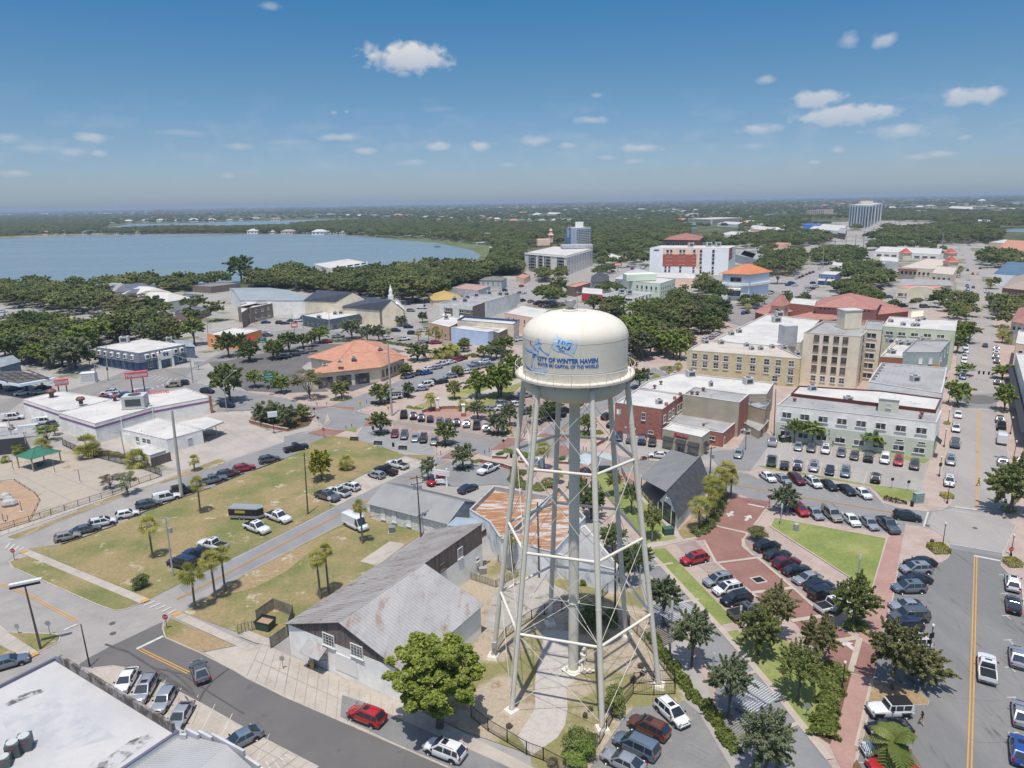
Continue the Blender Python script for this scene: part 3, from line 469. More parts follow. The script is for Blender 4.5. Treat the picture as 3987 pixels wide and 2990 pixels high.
# the water tower
TC=Vector((7.02,77.33,0));LEGA=[math.radians(42.7+60*k)for k in range(6)];TR=5.80
CREAM=M('cream_tower_paint',W(203,196,183,1.06),W(196,189,176,1.06),scale=.25,var=.02,fine=1.5,rough=.62,spec=.25,c3=W(184,174,156,1.0),s3=.15,lo3=.62,hi3=.75)
def tower():
 g=empty('water_tower',TC,0,'tall cream water tower on six slender legs, lettered in blue round its tank','water tower')
 zt=45.35;zs=zat(640,1205,TC-Vector((0,TR,0)),'C2');zd=37.4
 prof=[]
 for i in range(13):
  a=math.pi/2*i/12;prof.append((TR*math.sin(a)+.001,zd-2.05*math.cos(a)))
 prof+=[(TR,z)for z in(38.2,39.6,zs)]
 nsh=len(prof)
 for i in range(1,17):
  a=math.pi/2*i/16;c=max(0,math.cos(a));s_=math.sin(a)
  prof.append((TR*(c**.78)+.001 if c>1e-6 else .001,zs+(zt-zs)*(s_**1.0)))
 t=MB().lathe(prof,n=72).build('tank',CREAM,g,smooth=50)
 rg=MB()
 for z in(38.2,39.6,zs):rg.lathe([(TR,z-.02),(TR+.014,z-.015),(TR+.014,z+.015),(TR,z+.02)],n=72)
 for k in range(12):a=k*math.pi/6+.1;rg.tube((math.cos(a)*(TR+.005),math.sin(a)*(TR+.005),zd),(math.cos(a)*(TR+.005),math.sin(a)*(TR+.005),zs),.02,n=4)
 rg.build('weld_seam',CREAM,t,smooth=40)
 MB().lathe([(0,zt-.05),(.85,zt-.12),(.85,zt+.1),(.8,zt+.14),(0,zt+.14)],c=(-.55,0,0),n=20).build('hatch',CREAM,g)
 MB().lathe([(0,zt-.2),(.42,zt-.2),(.42,zt+.08),(0,zt+.1)],c=(.75,-.4,0),n=16).build('hatch',CREAM,g)
 WV=flat('weathered_aluminium',(.35,.34,.33),.5,.3)
 v=MB().lathe([(.28,zt+.1),(.3,zt+.3),(.62,zt+.75),(.6,zt+1.15),(.55,zt+1.2),(.0,zt+1.22)],c=(-.5,0.1,0),n=20);v.build('vent',WV,g,smooth=35)
 an=MB();an.tube((.25,.3,zt),(.25,.3,zt+2.2),.035);an.tube((.1,.3,zt+1.9),(.5,.3,zt+1.9),.03);an.build('antenna_mast',flat('mast_grey',(.4,.4,.4),.4,.4),g)
 RB=6.62;zb=zat(640,1530,TC-Vector((0,RB,0)),'C2');zr=zb+1.12
 MB().lathe([(TR-.02,zb+.06),(RB,zb+.06),(RB,zb-.18),(RB-.06,zb-.18),(RB-.06,zb),(TR-.02,zb)],n=72).build('walkway',CREAM,g,smooth=30)
 for k in range(24):
  br=MB()
  a=k*math.pi/12+.06;c,s_=math.cos(a),math.sin(a);pr=Vector((-s_,c,0))*.03
  p=[Vector((c*TR*.94,s_*TR*.94,zb-1.1)),Vector((c*(RB-.1),s_*(RB-.1),zb-.05)),Vector((c*TR*.96,s_*TR*.96,zb-.05))]
  br.add([q-pr for q in p]+[q+pr for q in p],[(0,1,2),(5,4,3),(0,3,4,1),(1,4,5,2)]);br.build('bracket',CREAM,g)
 rl=MB();n=22
 for z in(zr,):
  for k in range(72):a=k*math.pi/36;b=(k+1)*math.pi/36;rl.tube((RB*math.cos(a),RB*math.sin(a),z),(RB*math.cos(b),RB*math.sin(b),z),.035,n=6,cap=False)
 for k in range(n):
  a=k*2*math.pi/n;b=(k+1)*2*math.pi/n;m=(a+b)/2
  A_=Vector((RB*math.cos(a),RB*math.sin(a),0));B_=Vector((RB*math.cos(b),RB*math.sin(b),0));M_=Vector((RB*math.cos(m),RB*math.sin(m),0))
  rl.tube(A_+Vector((0,0,zb)),A_+Vector((0,0,zr)),.03,n=5)
  rl.tube(A_+Vector((0,0,zr)),M_+Vector((0,0,zb+.05)),.018,n=4);rl.tube(B_+Vector((0,0,zr)),M_+Vector((0,0,zb+.05)),.018,n=4)
 rl.build('railing',CREAM,g)
 def lp(k,z):
  a=LEGA[k];t=z/37.2;r=10.52*(1-t)+(TR+.08)*t;return Vector((math.cos(a)*r,math.sin(a)*r,z))
 for k in range(6):
  lg=MB();
  for z0,z1 in((.3,9.3),(9.3,18.9),(18.9,28.4),(28.4,37.6)):lg.tube(lp(k,z0),lp(k,z1),.315,.315,18)
  for z in(14,24,33):lg.tube(lp(k,z-.05),lp(k,z+.05),.33,.33,18)
  lgo=lg.build('leg',CREAM,g,smooth=40)
  f=lp(k,0);b=MB();b.box((f.x,f.y,.25),(1.5,1.5,.4),LEGA[k],0,taper=.85);b.lathe([(.55,.42),(.5,.52),(.36,.56)],(f.x,f.y,0),16);b.build('footing',CREAM,lgo)
  cap=MB();cap.lathe([(.0,37.9),(.25,37.85),(.34,37.6)],(lp(k,37.2).x,lp(k,37.2).y,0),16);cap.build('leg_cap',CREAM,lgo,smooth=60)
 LV=[zat(250-1+0,2135-1520+1520 if False else 1505,TC,'B2')]if False else None
 def legz(t,x,y,k):
  best=None
  for i in range(400):
   z=i*.1;w=lp(k,z)+TC;v=ray(x,y,t);
   d=w-Vector((0,0,H));zc=d.dot(_F);yy=CY-FPX*d.dot(UV)/zc;e=abs(yy-S2(x,y,t)[1])
   if best is None or e<best[0]:best=(e,z)
  return best[1]
 kf=3
 lv=[legz('A2',205,615,kf),legz('B2',250,1505,kf),legz('B2',300,858,kf)]
 for z in lv:
  for k in range(6):
   p,q=lp(k,z),lp((k+1)%6,z);d=(q-p).normalized()*.3
   MB().tube(p+d,q-d,.17,n=12).build('strut',CREAM,g,smooth=40)
 rods=MB();zz=[0.7]+lv+[36.6]
 for i in range(4):
  for k in range(6):
   a0,a1=lp(k,zz[i]+.1),lp(k,zz[i+1]-.1);b0,b1=lp((k+1)%6,zz[i]+.1),lp((k+1)%6,zz[i+1]-.1)
   for p,q in((a0,b1),(b0,a1)):
    d=(q-p).normalized()*.3;rods.tube(p+d,q-d,.035,n=5)
 for k in range(6):
  p=lp(k,lv[0]);
  for z in(lv[0],):rods.tube(p,Vector((math.cos(LEGA[k])*.6,math.sin(LEGA[k])*.6,lv[0]+.0)),.03,n=5)
 rods.build('brace_rod',CREAM,g)
 rs_=MB().tube((0,0,.2),(0,0,35.6),.62,.62,28)
 for z in(9.8,19,28):rs_.lathe([(.62,z-.1),(.72,z-.08),(.72,z+.08),(.62,z+.1)],n=28)
 rs_.build('riser_pipe',CREAM,g,smooth=40)
 MB().box((0,0,.2),(2.2,2.2,.35),.7).lathe([(.95,.36),(.9,.5),(.62,.55)],n=24).build('riser_footing',CREAM,g)
 pv=MB();pv.tube((.6,.4,1.0),(1.5,1.2,1.0),.16);pv.tube((1.5,1.2,0.1),(1.5,1.2,1.5),.18);pv.tube((1.5,1.2,1.4),(1.1,1.5,1.4),.18);pv.tube((1.1,.9,.5),(1.1,-.5,.5),.15);pv.tube((1.1,1.5,1.4),(1.6,2.1,1.9),.2);pv.tube((1.6,2.1,1.9),(1.8,2.3,.2),.2);pv.tube((.6,-.6,.5),(2.6,-.5,.5),.14);pv.tube((1.3,-.7,.5),(1.3,-.3,.5),.3,n=10);pv.tube((2.0,-.7,.5),(2.0,-.3,.5),.25,n=10);pv.tube((-.7,-.3,.9),(-1,-.4,.9),.12)
 pv.build('valve_pipework',CREAM,g,smooth=40)
 ld=MB()
 o1,o2=Vector((-.42,-.22,0)),Vector((-.30,-.42,0))
 ld.tube(lp(3,3)+o1,lp(3,37)+o1,.035,n=5);ld.tube(lp(3,3)+o2,lp(3,37)+o2,.035,n=5)
 for i in range(110):z=3+i*.31;ld.tube(lp(3,z)+o1,lp(3,z)+o2,.02,n=4)
 ld.build('ladder',CREAM,g)
 for k in(1,2):p=lp(k,2.2);MB().box((p.x-.1,p.y-.42,2.2),(.6,.25,.8)).build('meter_box',flat('box_grey',(.35,.36,.37),.5),g)
# lettering and emblem on the tank wall
 rad=[(z,r)for r,z in prof]
 def Rz(z):
  for i in range(1,len(rad)):
   if rad[i][0]>=z:z0,r0=rad[i-1];z1,r1=rad[i];return r0+(r1-r0)*(z-z0)/(z1-z0+1e-9)
  return .1
 def hit(X,Y,off=.03):
  v=RV*((X-CX)/FPX)-UV*((Y-CY)/FPX)+_F;v.normalize();o=Vector((0,0,H));t=60.0
  for _ in range(900):
   p=o+v*t-TC
   if math.hypot(p.x,p.y)<Rz(p.z)+off:break
   t+=.03
  return o+v*t-TC
 BL=flat('tank_blue_dark',W(28,82,140),.5);LB=flat('tank_blue',W(40,120,176),.5);PB=flat('tank_pale_blue',W(184,194,204,1.05),.5);RD=flat('tank_red',W(190,80,70),.5)
 X0,Y0,NX,NY=2034,1290,232,196;G5={}
 for iy in range(0,NY+6,6):
  for ix in range(0,NX+6,6):G5[(ix//6,iy//6)]=hit(X0+ix,Y0+iy,.022)
 def hitf(x,y):
  u,v=(x-X0)/6,(y-Y0)/6;a,b=int(u),int(v);u-=a;v-=b;return G5[(a,b)].lerp(G5[(a+1,b)],u).lerp(G5[(a,b+1)].lerp(G5[(a+1,b+1)],u),v)
 CE=1.0;grid=np.full((int(NY/CE),int(NX/CE)),-1);gy,gx=np.mgrid[0:grid.shape[0],0:grid.shape[1]];gx=X0+(gx+.5)*CE;gy=Y0+(gy+.5)*CE
 def dec(mb,s,m,sc_,ox,oy,off=0):
  ps=[(ox+float(a)/sc_,oy+float(b)/sc_)for a,b in(k.split(',')for k in s.split())];c=np.zeros(grid.shape,bool);j=len(ps)-1
  for i in range(len(ps)):
   (xi,yi),(xj,yj)=ps[i],ps[j];c^=((yi>gy)!=(yj>gy))&(gx<(xj-xi)*(gy-yi)/(yj-yi+1e-12)+xi);j=i
  grid[c]=m
 em=MB();K=(7.9,2000,1270)
 D=lambda s,m,off=.03:dec(em,s,m,*K,off=off)
 D("1165,655 1310,295 1420,370 1560,405 1750,430 1870,480 1965,550 1835,965 1750,905 1600,850 1480,820 1340,790 1250,740",1,.026)
 D("1175,655 1318,310 1420,380 1560,415 1750,440 1865,490 1952,556 1830,945 1750,893 1600,838 1480,808 1340,778 1250,728",2,.032)
 D("1265,310 1325,340 1240,480 1160,650 1090,850 1060,940 1025,935 1045,850 1120,640 1190,460",2,.036)
 D("1280,235 1295,210 1330,200 1358,225 1352,262 1325,285 1290,275",2,.04)
 D("345,640 365,660 400,700 480,725 560,718 640,745 650,770 745,760 765,830 750,900 700,940 650,950 630,990 600,1080 575,1200 560,1290 535,1285 545,1100 560,1000 580,880 570,815 500,810 440,775 410,765 400,780 385,740 360,690",1,.030)
 D("362,665 405,712 480,735 560,728 635,752 700,780 740,800 752,850 735,900 690,930 640,940 615,1000 590,1080 568,1190 552,1240 556,1100 572,1000 592,880 585,825 580,800 500,780 440,750 405,755 390,720",2,.034)
 D("480,790 520,800 580,800 600,830 700,860 710,900 650,915 640,960 615,990 570,960 585,880 590,830 540,815",0,.038)
 D("625,690 600,662 510,570 490,520 488,440 505,430 530,445 535,520 545,560 620,620 640,560 680,555 760,560 820,610 850,700 910,780 1000,830 1075,845 1095,880 1070,905 1010,890 900,800 830,730 790,690 780,760 765,770 640,760 640,720",1,.03)
 D("640,690 640,600 680,570 760,572 805,610 835,700 905,790 1000,843 1060,862 1050,880 1000,862 910,795 800,660 770,640 765,760 655,755",2,.036)
 D("645,690 695,700 695,745 650,740",1,.042);D("492,470 520,455 535,500 525,545 497,530",3,.04)
 D("505,560 545,575 622,630 612,660",2,.036)
 D("680,420 720,380 780,395 800,440 790,500 860,550 860,570 760,520 740,560 690,550 680,500",1,.036);D("690,430 722,395 740,400 738,540 700,545 690,500",2,.042);D("765,400 790,430 785,490 765,490",2,.042)
 D("352,1105 375,1180 430,1265 500,1330 560,1380 545,1395 480,1345 400,1275 362,1200",0,.034)
 D("440,1265 490,1250 540,1275 600,1290 650,1275 690,1300 760,1300 830,1300 900,1300 960,1300 1050,1360 1000,1430 935,1500 860,1490 800,1480 740,1490 690,1470 640,1430 590,1390 540,1370 500,1330",1,.028)
 D("455,1270 495,1260 545,1285 600,1302 650,1290 690,1312 760,1312 830,1312 900,1312 955,1312 1035,1362 990,1425 928,1488 860,1480 800,1468 740,1478 690,1458 645,1420 590,1378 545,1360 505,1325",2,.032)
 rr=random.Random(4)
 for i in range(34):
  x=rr.uniform(520,960);y=1315+rr.uniform(0,150)*(min(1,(x-480)/300));w=rr.uniform(15,50)
  D("%f,%f %f,%f %f,%f %f,%f"%(x,y,x+w*.5,y-8,x+w,y+4,x+w*.5,y+3),1,.037)
 D("1385,405 1445,420 1395,540 1335,530 1362,470 1350,462",1,.042);D("1440,570 1490,450 1590,465 1610,500 1580,585 1525,578 1560,505 1530,500 1500,575",1,.042)
 D("1600,600 1640,500 1770,515 1812,545 1790,590 1720,605 1740,565 1690,555 1670,605",1,.042)
 D("1275,630 1320,590 1400,578 1400,590 1345,605 1360,640 1330,635",0,.042)
 D("1375,600 1425,600 1410,650 1430,665 1470,668 1490,615 1545,625 1510,700 1420,690 1365,655",0,.042)
 D("1560,630 1610,630 1590,690 1620,705 1665,705 1690,640 1765,615 1720,730 1690,752 1590,735 1540,700",0,.042)
 D("1812,538 1870,572 1838,575",1,.042)
 vs,fs=text_mesh('YEARS',1,.02);xs=[v[0]for v in vs];ys=[v[1]for v in vs]
 x0,x1,y0,y1=min(xs),max(xs),min(ys),max(ys)
 def place(s,xa,ya,xb,yb,h,m,bold=.03,Kk=K,curve=0,mb=em):
  vs,fs=text_mesh(s,1,bold);xs=[v[0]for v in vs];ys=[v[1]for v in vs];x0,x1,y0,y1=min(xs),max(xs),min(ys),max(ys)
  out=[]
  for x,y in vs:
   u=(x-x0)/(x1-x0);w=(y-y0)/(y1-y0);X=xa+(xb-xa)*u;Y=ya+(yb-ya)*u-h*w
   out.append(hit(Kk[1]+X/Kk[0],Kk[2]+Y/Kk[0],.035))
  mb.add(out,fs,m);mb.add(out,[f[::-1]for f in fs],m)
 place('YEARS',1360,742,1575,815,62,0)
 for iy in range(grid.shape[0]):
  ix=0
  while ix<grid.shape[1]:
   k=grid[iy,ix];n=1
   while ix+n<grid.shape[1]and grid[iy,ix+n]==k and n<6:n+=1
   if k>=0:x,y=X0+ix*CE,Y0+iy*CE;em.add([hitf(x,y+CE),hitf(x+n*CE,y+CE),hitf(x+n*CE,y),hitf(x,y)],[(0,1,2,3)],int(k))
   ix+=n
 em.build('emblem',[BL,LB,PB,RD],g)
 tx=MB()
 def arc(s,XL,XR,yTop,yBot,bold,mirror=None):
  aL=math.asin((XL-2233)/206.0)-.0906;aR=math.asin((XR-2233)/206.0)-.0906
  zc=lambda y:zat(0,0,(0,1))
  cx_=Vector((math.sin((aL+aR)/2),-math.cos((aL+aR)/2),0))*TR
  def Zof(Y):
   v=RV*(((XL+XR)/2-CX)/FPX)-UV*((Y-CY)/FPX)+_F;g_=TC+cx_;return H+v.z*math.hypot(g_.x,g_.y)/math.hypot(v.x,v.y)
  zt_,zb_=Zof(yTop),Zof(yBot)
  vs,fs=text_mesh(s,1,bold);xs=[v[0]for v in vs];ys=[v[1]for v in vs];x0,x1,y0,y1=min(xs),max(xs),min(ys),max(ys);out=[]
  for x,y in vs:
   a=aL+(aR-aL)*(x-x0)/(x1-x0);z=zb_+(zt_-zb_)*(y-y0)/(y1-y0);out.append(Vector((math.sin(a)*(TR+.035),-math.cos(a)*(TR+.035),z)))
  tx.add(out,fs)
 arc('CITY OF WINTER HAVEN',2094,2317,1396,1414.8,.045)
 arc('WATER SKI CAPITAL OF THE WORLD',2094,2319.5,1420.5,1434.2,.042)
 tx.build('lettering',BL,g)
 return lv
tower()
# buildings
GLS=M('window_glass',(.02,.025,.032),(.17,.17,.16),scale=.45,lo=.45,hi=.6,var=0,rough=.12,spec=.6)
GLB=M('blue_glass',(.05,.08,.11),(.12,.16,.2),scale=.6,var=0,rough=.1,spec=.7)
FRW=flat('window_white',(.62,.61,.58),.6);FRG=flat('window_grey',(.25,.25,.26),.6);FRB=flat('window_brown',(.16,.10,.08),.6)
RWHITE=M('white_roof',A(232,227,219),A(214,210,205),scale=.15,var=.05,fine=1.5,rough=.8,c3=A(176,176,178),s3=.25,lo3=.6,hi3=.7)
RGREY=M('grey_roof',A(186,184,182),A(168,167,166),scale=.15,var=.07,fine=1.2,rough=.8,c3=A(120,120,122),s3=.35,lo3=.58,hi3=.66)
RMET=M('galvanised_roof',A(194,191,188),A(178,175,172),scale=.3,var=.05,fine=2,rough=.5,spec=.5,c3=A(168,132,112),s3=.6,lo3=.56,hi3=.70,stretch=(1,.35,1))
RRUST=M('rusty_roof',A(186,182,178),A(170,164,158),scale=.3,var=.05,fine=2,rough=.6,c3=A(138,92,70),s3=.9,lo3=.53,hi3=.68,stretch=(.35,1.6,1))
RLITE=M('light_metal_roof',A(196,196,194),A(184,184,184),scale=.2,var=.03,rough=.5)
RDARK=M('charcoal_shingle',A(82,84,90),A(96,98,104),scale=1,var=.15,fine=3,rough=.9)
RSLATE=M('blue_grey_shingle',A(120,126,136),A(104,110,120),scale=.5,var=.12,fine=2,rough=.9)
RORAN=M('terracotta_roof',A(216,160,134),A(204,148,122),scale=.6,var=.08,fine=2.5,rough=.85,c3=A(170,112,90),s3=.4,lo3=.6,hi3=.7)
RRED=M('red_tile_roof',A(196,142,130),A(184,130,118),scale=.5,var=.1,fine=2,rough=.85)
RBRO=M('bright_orange_roof',A(228,148,106),A(218,138,98),scale=.3,var=.05,fine=2,rough=.8)
RRST=M('orange_coated_roof',A(190,138,98),A(172,124,88),scale=.5,var=.12,fine=2,rough=.9,c3=A(214,206,198),s3=.35,lo3=.50,hi3=.57,stretch=(.5,2.2,1))
WWHITE=M('white_wall',W(206,203,196),W(192,189,182),scale=.4,var=.05,fine=1,c3=W(150,146,140),s3=.3,lo3=.66,hi3=.75)
WOFF=M('off_white_wall',W(196,194,188),W(182,180,174),scale=.4,var=.04,fine=1)
WBRICK=M('red_brick_wall',W(152,102,90,1.2),W(136,90,78,1.2),scale=1.5,var=.14,fine=5,c3=W(176,136,124,1.2),s3=.5,lo3=.6,hi3=.68)
WBRN=M('brown_brick_wall',W(112,100,92),W(98,88,80),scale=1,var=.1,fine=4)
WTAN=M('tan_wall',W(150,140,122),W(138,128,112),scale=.5,var=.05,fine=1)
WCREAM=M('cream_wall',W(202,190,168,1.25),W(190,178,156,1.25),scale=.3,var=.05,fine=1.5,c3=W(160,146,122),s3=.3,lo3=.63,hi3=.72)
WOCHRE=M('ochre_wall',W(184,172,138,1.2),W(174,162,128,1.2),scale=.3,var=.04,fine=1)
WGREEN=M('pale_green_wall',W(182,184,166,1.2),W(176,178,160,1.2),scale=.3,var=.03,fine=1)
WSAGE=M('sage_wall',W(166,170,146),W(158,162,140),scale=.3,var=.04)
WWOOD=M('weathered_boards',W(100,90,84),W(74,66,62),scale=1.2,var=.18,fine=4,stretch=(3,3,.3))
WBLUE=M('slate_blue_wall',W(92,104,120),W(82,94,110),scale=.5,var=.05)
WGRY=M('grey_wall',W(158,158,160),W(146,146,148),scale=.4,var=.05)
WPINK=M('pink_wall',W(206,176,156),W(196,166,146),scale=.4,var=.04)
WORAN=M('orange_wall',W(206,134,78),W(196,124,70),scale=.4,var=.05)
CLOTH=flat('black_awning',(.03,.03,.035),.7)
def W_unit(kind):
 fr=MB();t=.07
 for(x0,x1,z0,z1)in((-.5,-.5+t,-.5,.5),(.5-t,.5,-.5,.5),(-.5+t,.5-t,-.5,-.5+t),(-.5+t,.5-t,.5-t,.5)):fr.box(((x0+x1)/2,-.03,(z0+z1)/2),(x1-x0,.10,z1-z0))
 if kind=='hung':fr.box((0,-.015,0),(1-2*t,.06,.06));fr.box((0,-.012,0),(.045,.05,1-2*t))
 if kind=='grid':
  for i in(-1,0,1):fr.box((i*.24,-.015,0),(.035,.05,1-2*t))
  for i in(-1,0,1):fr.box((0,-.012,i*.24),(1-2*t,.045,.035))
 if kind=='vert':fr.box((0,-.015,0),(.05,.06,1-2*t))
 fr.box((0,-.08,-.54),(1.1,.2,.07));return fr
WU={}
def window(parent,c,nrm,w,h,kind='hung',fm=None,gm=None,name='window',simple=False):
 key=(kind,(fm or FRW).name,(gm or GLS).name,simple)
 if key not in WU:
  if simple:
   f=W_unit('plain');b=f.m;f.quad((-.45,-.045,-.45),(.45,-.045,-.45),(.45,-.045,.45),(-.45,-.045,.45),1);o=f.build('window',[fm or FRW,gm or GLS]);me=o.data;bpy.data.objects.remove(o);WU[key]=(me,None)
  else:
   o=W_unit(kind).build('window',fm or FRW);me=o.data;bpy.data.objects.remove(o)
   o=MB().box((0,-.022,0),(.9,.02,.9)).build('pane',gm or GLS);m2=o.data;bpy.data.objects.remove(o);WU[key]=(me,m2)
 me,m2=WU[key];o=bpy.data.objects.new(name,me);col.objects.link(o);o.parent=parent
 o.location=c;o.rotation_euler[2]=math.atan2(nrm[1],nrm[0])+math.pi/2;o.scale=(w,1,h)
 if m2:p=bpy.data.objects.new('pane',m2);col.objects.link(p);p.parent=o
 return o
class Bd:pass
def rel(b,v):return Vector((v[0]-b.o.x,v[1]-b.o.y,v[2]if len(v)>2 else 0))
def polyb(name,label,s,z,wall,roof,par=.5,cop=None,cat='building',group=None,z0=0,pw=.3,parent=None,deck=None):
 """flat roofed building. s = roof outline seen in the picture ('pg' = three corners), z = height or (index, x, y) of the foot under a corner"""
 t=CUR[0];pg=s.startswith('pg');q=[tuple(map(float,k.split(',')))for k in s.replace('pg','').split()]
 if isinstance(z,tuple):i=z[0];z=zat(q[i][0],q[i][1],P(z[1],z[2],0))
 ps=[P(x,y,z)for x,y in q]
 if pg:ps.append(ps[0]+ps[2]-ps[1])
 n=len(ps);ar=sum(ps[i].x*ps[(i+1)%n].y-ps[(i+1)%n].x*ps[i].y for i in range(n));cc=sum(ps,Vector())/n
 b=Bd();b.z=z;b.o=Vector((cc.x,cc.y,0));b.ps=ps;b.sg=1 if ar>0 else-1;b.name=label
 if parent is None:b.e=empty(name,b.o,0,label,cat,group)
 else:b.e=parent.e;b.o=parent.o
 L=[rel(b,p)for p in ps];inn=[]
 for i in range(n):
  d0=(L[i]-L[i-1]);d1=(L[(i+1)%n]-L[i]);d0.z=d1.z=0;d0.normalize();d1.normalize()
  n0=Vector((-d0.y,d0.x,0))*b.sg;n1=Vector((-d1.y,d1.x,0))*b.sg;k=n0+n1;k/=max(.35,k.dot(n0));inn.append(L[i]+k*pw)
 zr=z-par;w=MB();w.add([(p.x,p.y,z0)for p in L]+[(p.x,p.y,z-.12)for p in L],[(i,(i+1)%n,n+(i+1)%n,n+i)for i in range(n)]);b.wall=w.build('wall',wall,b.e)
 c=MB();out=[]
 for i in range(n):dd=(L[i]-inn[i]).normalized()*.05;out.append(L[i]+dd)
 def ring(P_,zz):return[(p.x,p.y,zz)for p in P_]
 V=ring(out,z-.13)+ring(out,z)+ring(inn,z)+ring(inn,zr-.05);fs=[]
 for j in range(3):fs+=[(j*n+i,j*n+(i+1)%n,(j+1)*n+(i+1)%n,(j+1)*n+i)for i in range(n)]
 fs+=[(i,(i+1)%n,n+(i+1)%n,n+i)for i in range(0)]
 c.add(V,fs);b.cop=c.build('parapet',cop or roof,b.e)
 b.roof=MB().add(ring(inn,zr),[tuple(range(n))]).build('roof',roof,b.e)
 if b.roof.data.polygons[0].normal.z<0:b.roof.data.flip_normals()
 b.zr=zr;return b
def edge(b,i):
 n=len(b.ps);a,c=b.ps[i],b.ps[(i+1)%n];d=(c-a);d.z=0;L=d.length;d.normalize();nr=Vector((d.y,-d.x,0))*b.sg;return a,d,L,nr
def wins(b,i,n,zs,w,h,kind='hung',fm=None,gm=None,u0=.04,u1=.96,us=None,simple=False,skip=(),name='window'):
 a,d,L,nr=edge(b,i)
 for r,zc in enumerate(zs):
  for k,u in enumerate(us or[u0+(u1-u0)*(j+.5)/n for j in range(n)]):
   if(r,k)in skip:continue
   p=a+d*(L*u)+nr*.03;window(b.e,(p.x-b.o.x,p.y-b.o.y,zc),nr,w,h,kind,fm,gm,name,simple)
def wallpart(b,i,u0,u1,z0,z1,th,name,mat,off=0):
 a,d,L,nr=edge(b,i);c=a+d*(L*(u0+u1)/2)+nr*(off+th/2);m=MB().box((c.x-b.o.x,c.y-b.o.y,(z0+z1)/2),(L*(u1-u0),th,z1-z0),math.atan2(d.y,d.x));return m.build(name,mat,b.e)
def awning(b,i,u0,u1,z1,drop,out,mat,name='awning',ribs=0):
 a,d,L,nr=edge(b,i);p,q=a+d*(L*u0)-b.o+nr*.04,a+d*(L*u1)-b.o+nr*.04;p.z=q.z=z1;dn=Vector((0,0,-drop));m=MB();o1=nr*out+dn;t=Vector((0,0,-.06))
 m.add([p,q,q+o1,p+o1,p+t,q+t,q+o1+t*2,p+o1+t*2],[(0,1,2,3),(7,6,5,4),(3,2,6,7),(0,3,7,4),(1,5,6,2),(0,4,5,1)])
 for k in range(ribs):e=p.lerp(q,(k+.5)/ribs);m.tube(e,e+o1,.03,n=4)
 return m.build(name,mat,b.e)
def sign(b,i,u,zc,txt,w,h,tmat,name='sign',back=None,off=.1,bold=.03):
 a,d,L,nr=edge(b,i);c=a+d*(L*u)+nr*off;c=Vector((c.x-b.o.x,c.y-b.o.y,zc));r=d*b.sg;
 if back:wallpart(b,i,u-w*.56/L,u+w*.56/L,zc-h*.7,zc+h*.7,off*.8,'signboard',back)
 m=MB();put_text(m,txt,c,r,(0,0,1),w,h,bold=bold,off=.02);return m.build(name,tmat,b.e)
def ribroof(mb,e1,e2,r2,r1,n,rr=.03,m=0,th=.08):
 """roof plane eave e1-e2 up to ridge r1-r2 with standing seams"""
 nn=(e2-e1).cross(r1-e1).normalized();
 if nn.z<0:nn=-nn
 t=nn*-th;mb.add([e1,e2,r2,r1,e1+t,e2+t,r2+t,r1+t],[(0,1,2,3),(7,6,5,4),(0,4,5,1),(1,5,6,2),(2,6,7,3),(3,7,4,0)],m)
 for k in range(n+1):
  u=k/n if n else 0;a=e1.lerp(e2,u)+nn*rr*.4;b_=r1.lerp(r2,u)+nn*rr*.4;
  if n:mb.tube(a,b_,rr,n=4,m=m)
def gable(name,label,E1,E2,R1,R2,wall,roof,nr=20,over=.4,cat='building',gw=None,group=None,z0=0,rr=.03,b=None,E3=None,E4=None):
 """E1,E2 eave points (front), R1,R2 ridge points, world vectors"""
 B1,B2=(E4 if E4 else Vector((2*R1.x-E1.x,2*R1.y-E1.y,E1.z))),(E3 if E3 else Vector((2*R2.x-E2.x,2*R2.y-E2.y,E2.z)))
 if b is None:
  b=Bd();cc=(E1+E2+B1+B2)/4;b.o=Vector((cc.x,cc.y,0));b.e=empty(name,b.o,0,label,cat,group);b.name=label
 q=[rel(b,v)for v in(E1,E2,R2,R1,B1,B2)];e1,e2,r2,r1,b1,b2=q
 m=MB();ribroof(m,e1,e2,r2,r1,nr,rr);ribroof(m,b2,b1,r1,r2,nr,rr);m.tube(r1,r2,.09,n=6);b.roof=m.build('roof',roof,b.e)
 ax=(e2-e1).normalized();cr=(b1-e1);cr.z=0;cr.normalize();o=over
 f=[e1+ax*o+cr*o,e2-ax*o+cr*o,b2-ax*o-cr*o,b1+ax*o-cr*o];zz=e1.z-.1;V=[(p.x,p.y,z0)for p in f]+[(p.x,p.y,zz)for p in f]
 ra,rb_=r1+ax*o,r2-ax*o;V+=[(ra.x,ra.y,r1.z-.14),(rb_.x,rb_.y,r2.z-.14)]
 b.wall=MB().add(V,[(0,1,5,4),(1,2,6,5),(2,3,7,6),(3,0,4,7)]).build('wall',wall,b.e)
 b.gab=MB().add([V[4],V[7],V[8]],[(0,1,2)]).build('gable_wall',gw or wall,b.e);MB().add([V[5],V[6],V[9]],[(0,1,2)]).build('gable_wall',gw or wall,b.e)
 b.ps=[Vector((V[i][0]+b.o.x,V[i][1]+b.o.y,zz))for i in range(4)];ar=sum(b.ps[i].x*b.ps[(i+1)%4].y-b.ps[(i+1)%4].x*b.ps[i].y for i in range(4));b.sg=1 if ar>0 else-1;b.z=zz;b.rz=r1.z
 return b
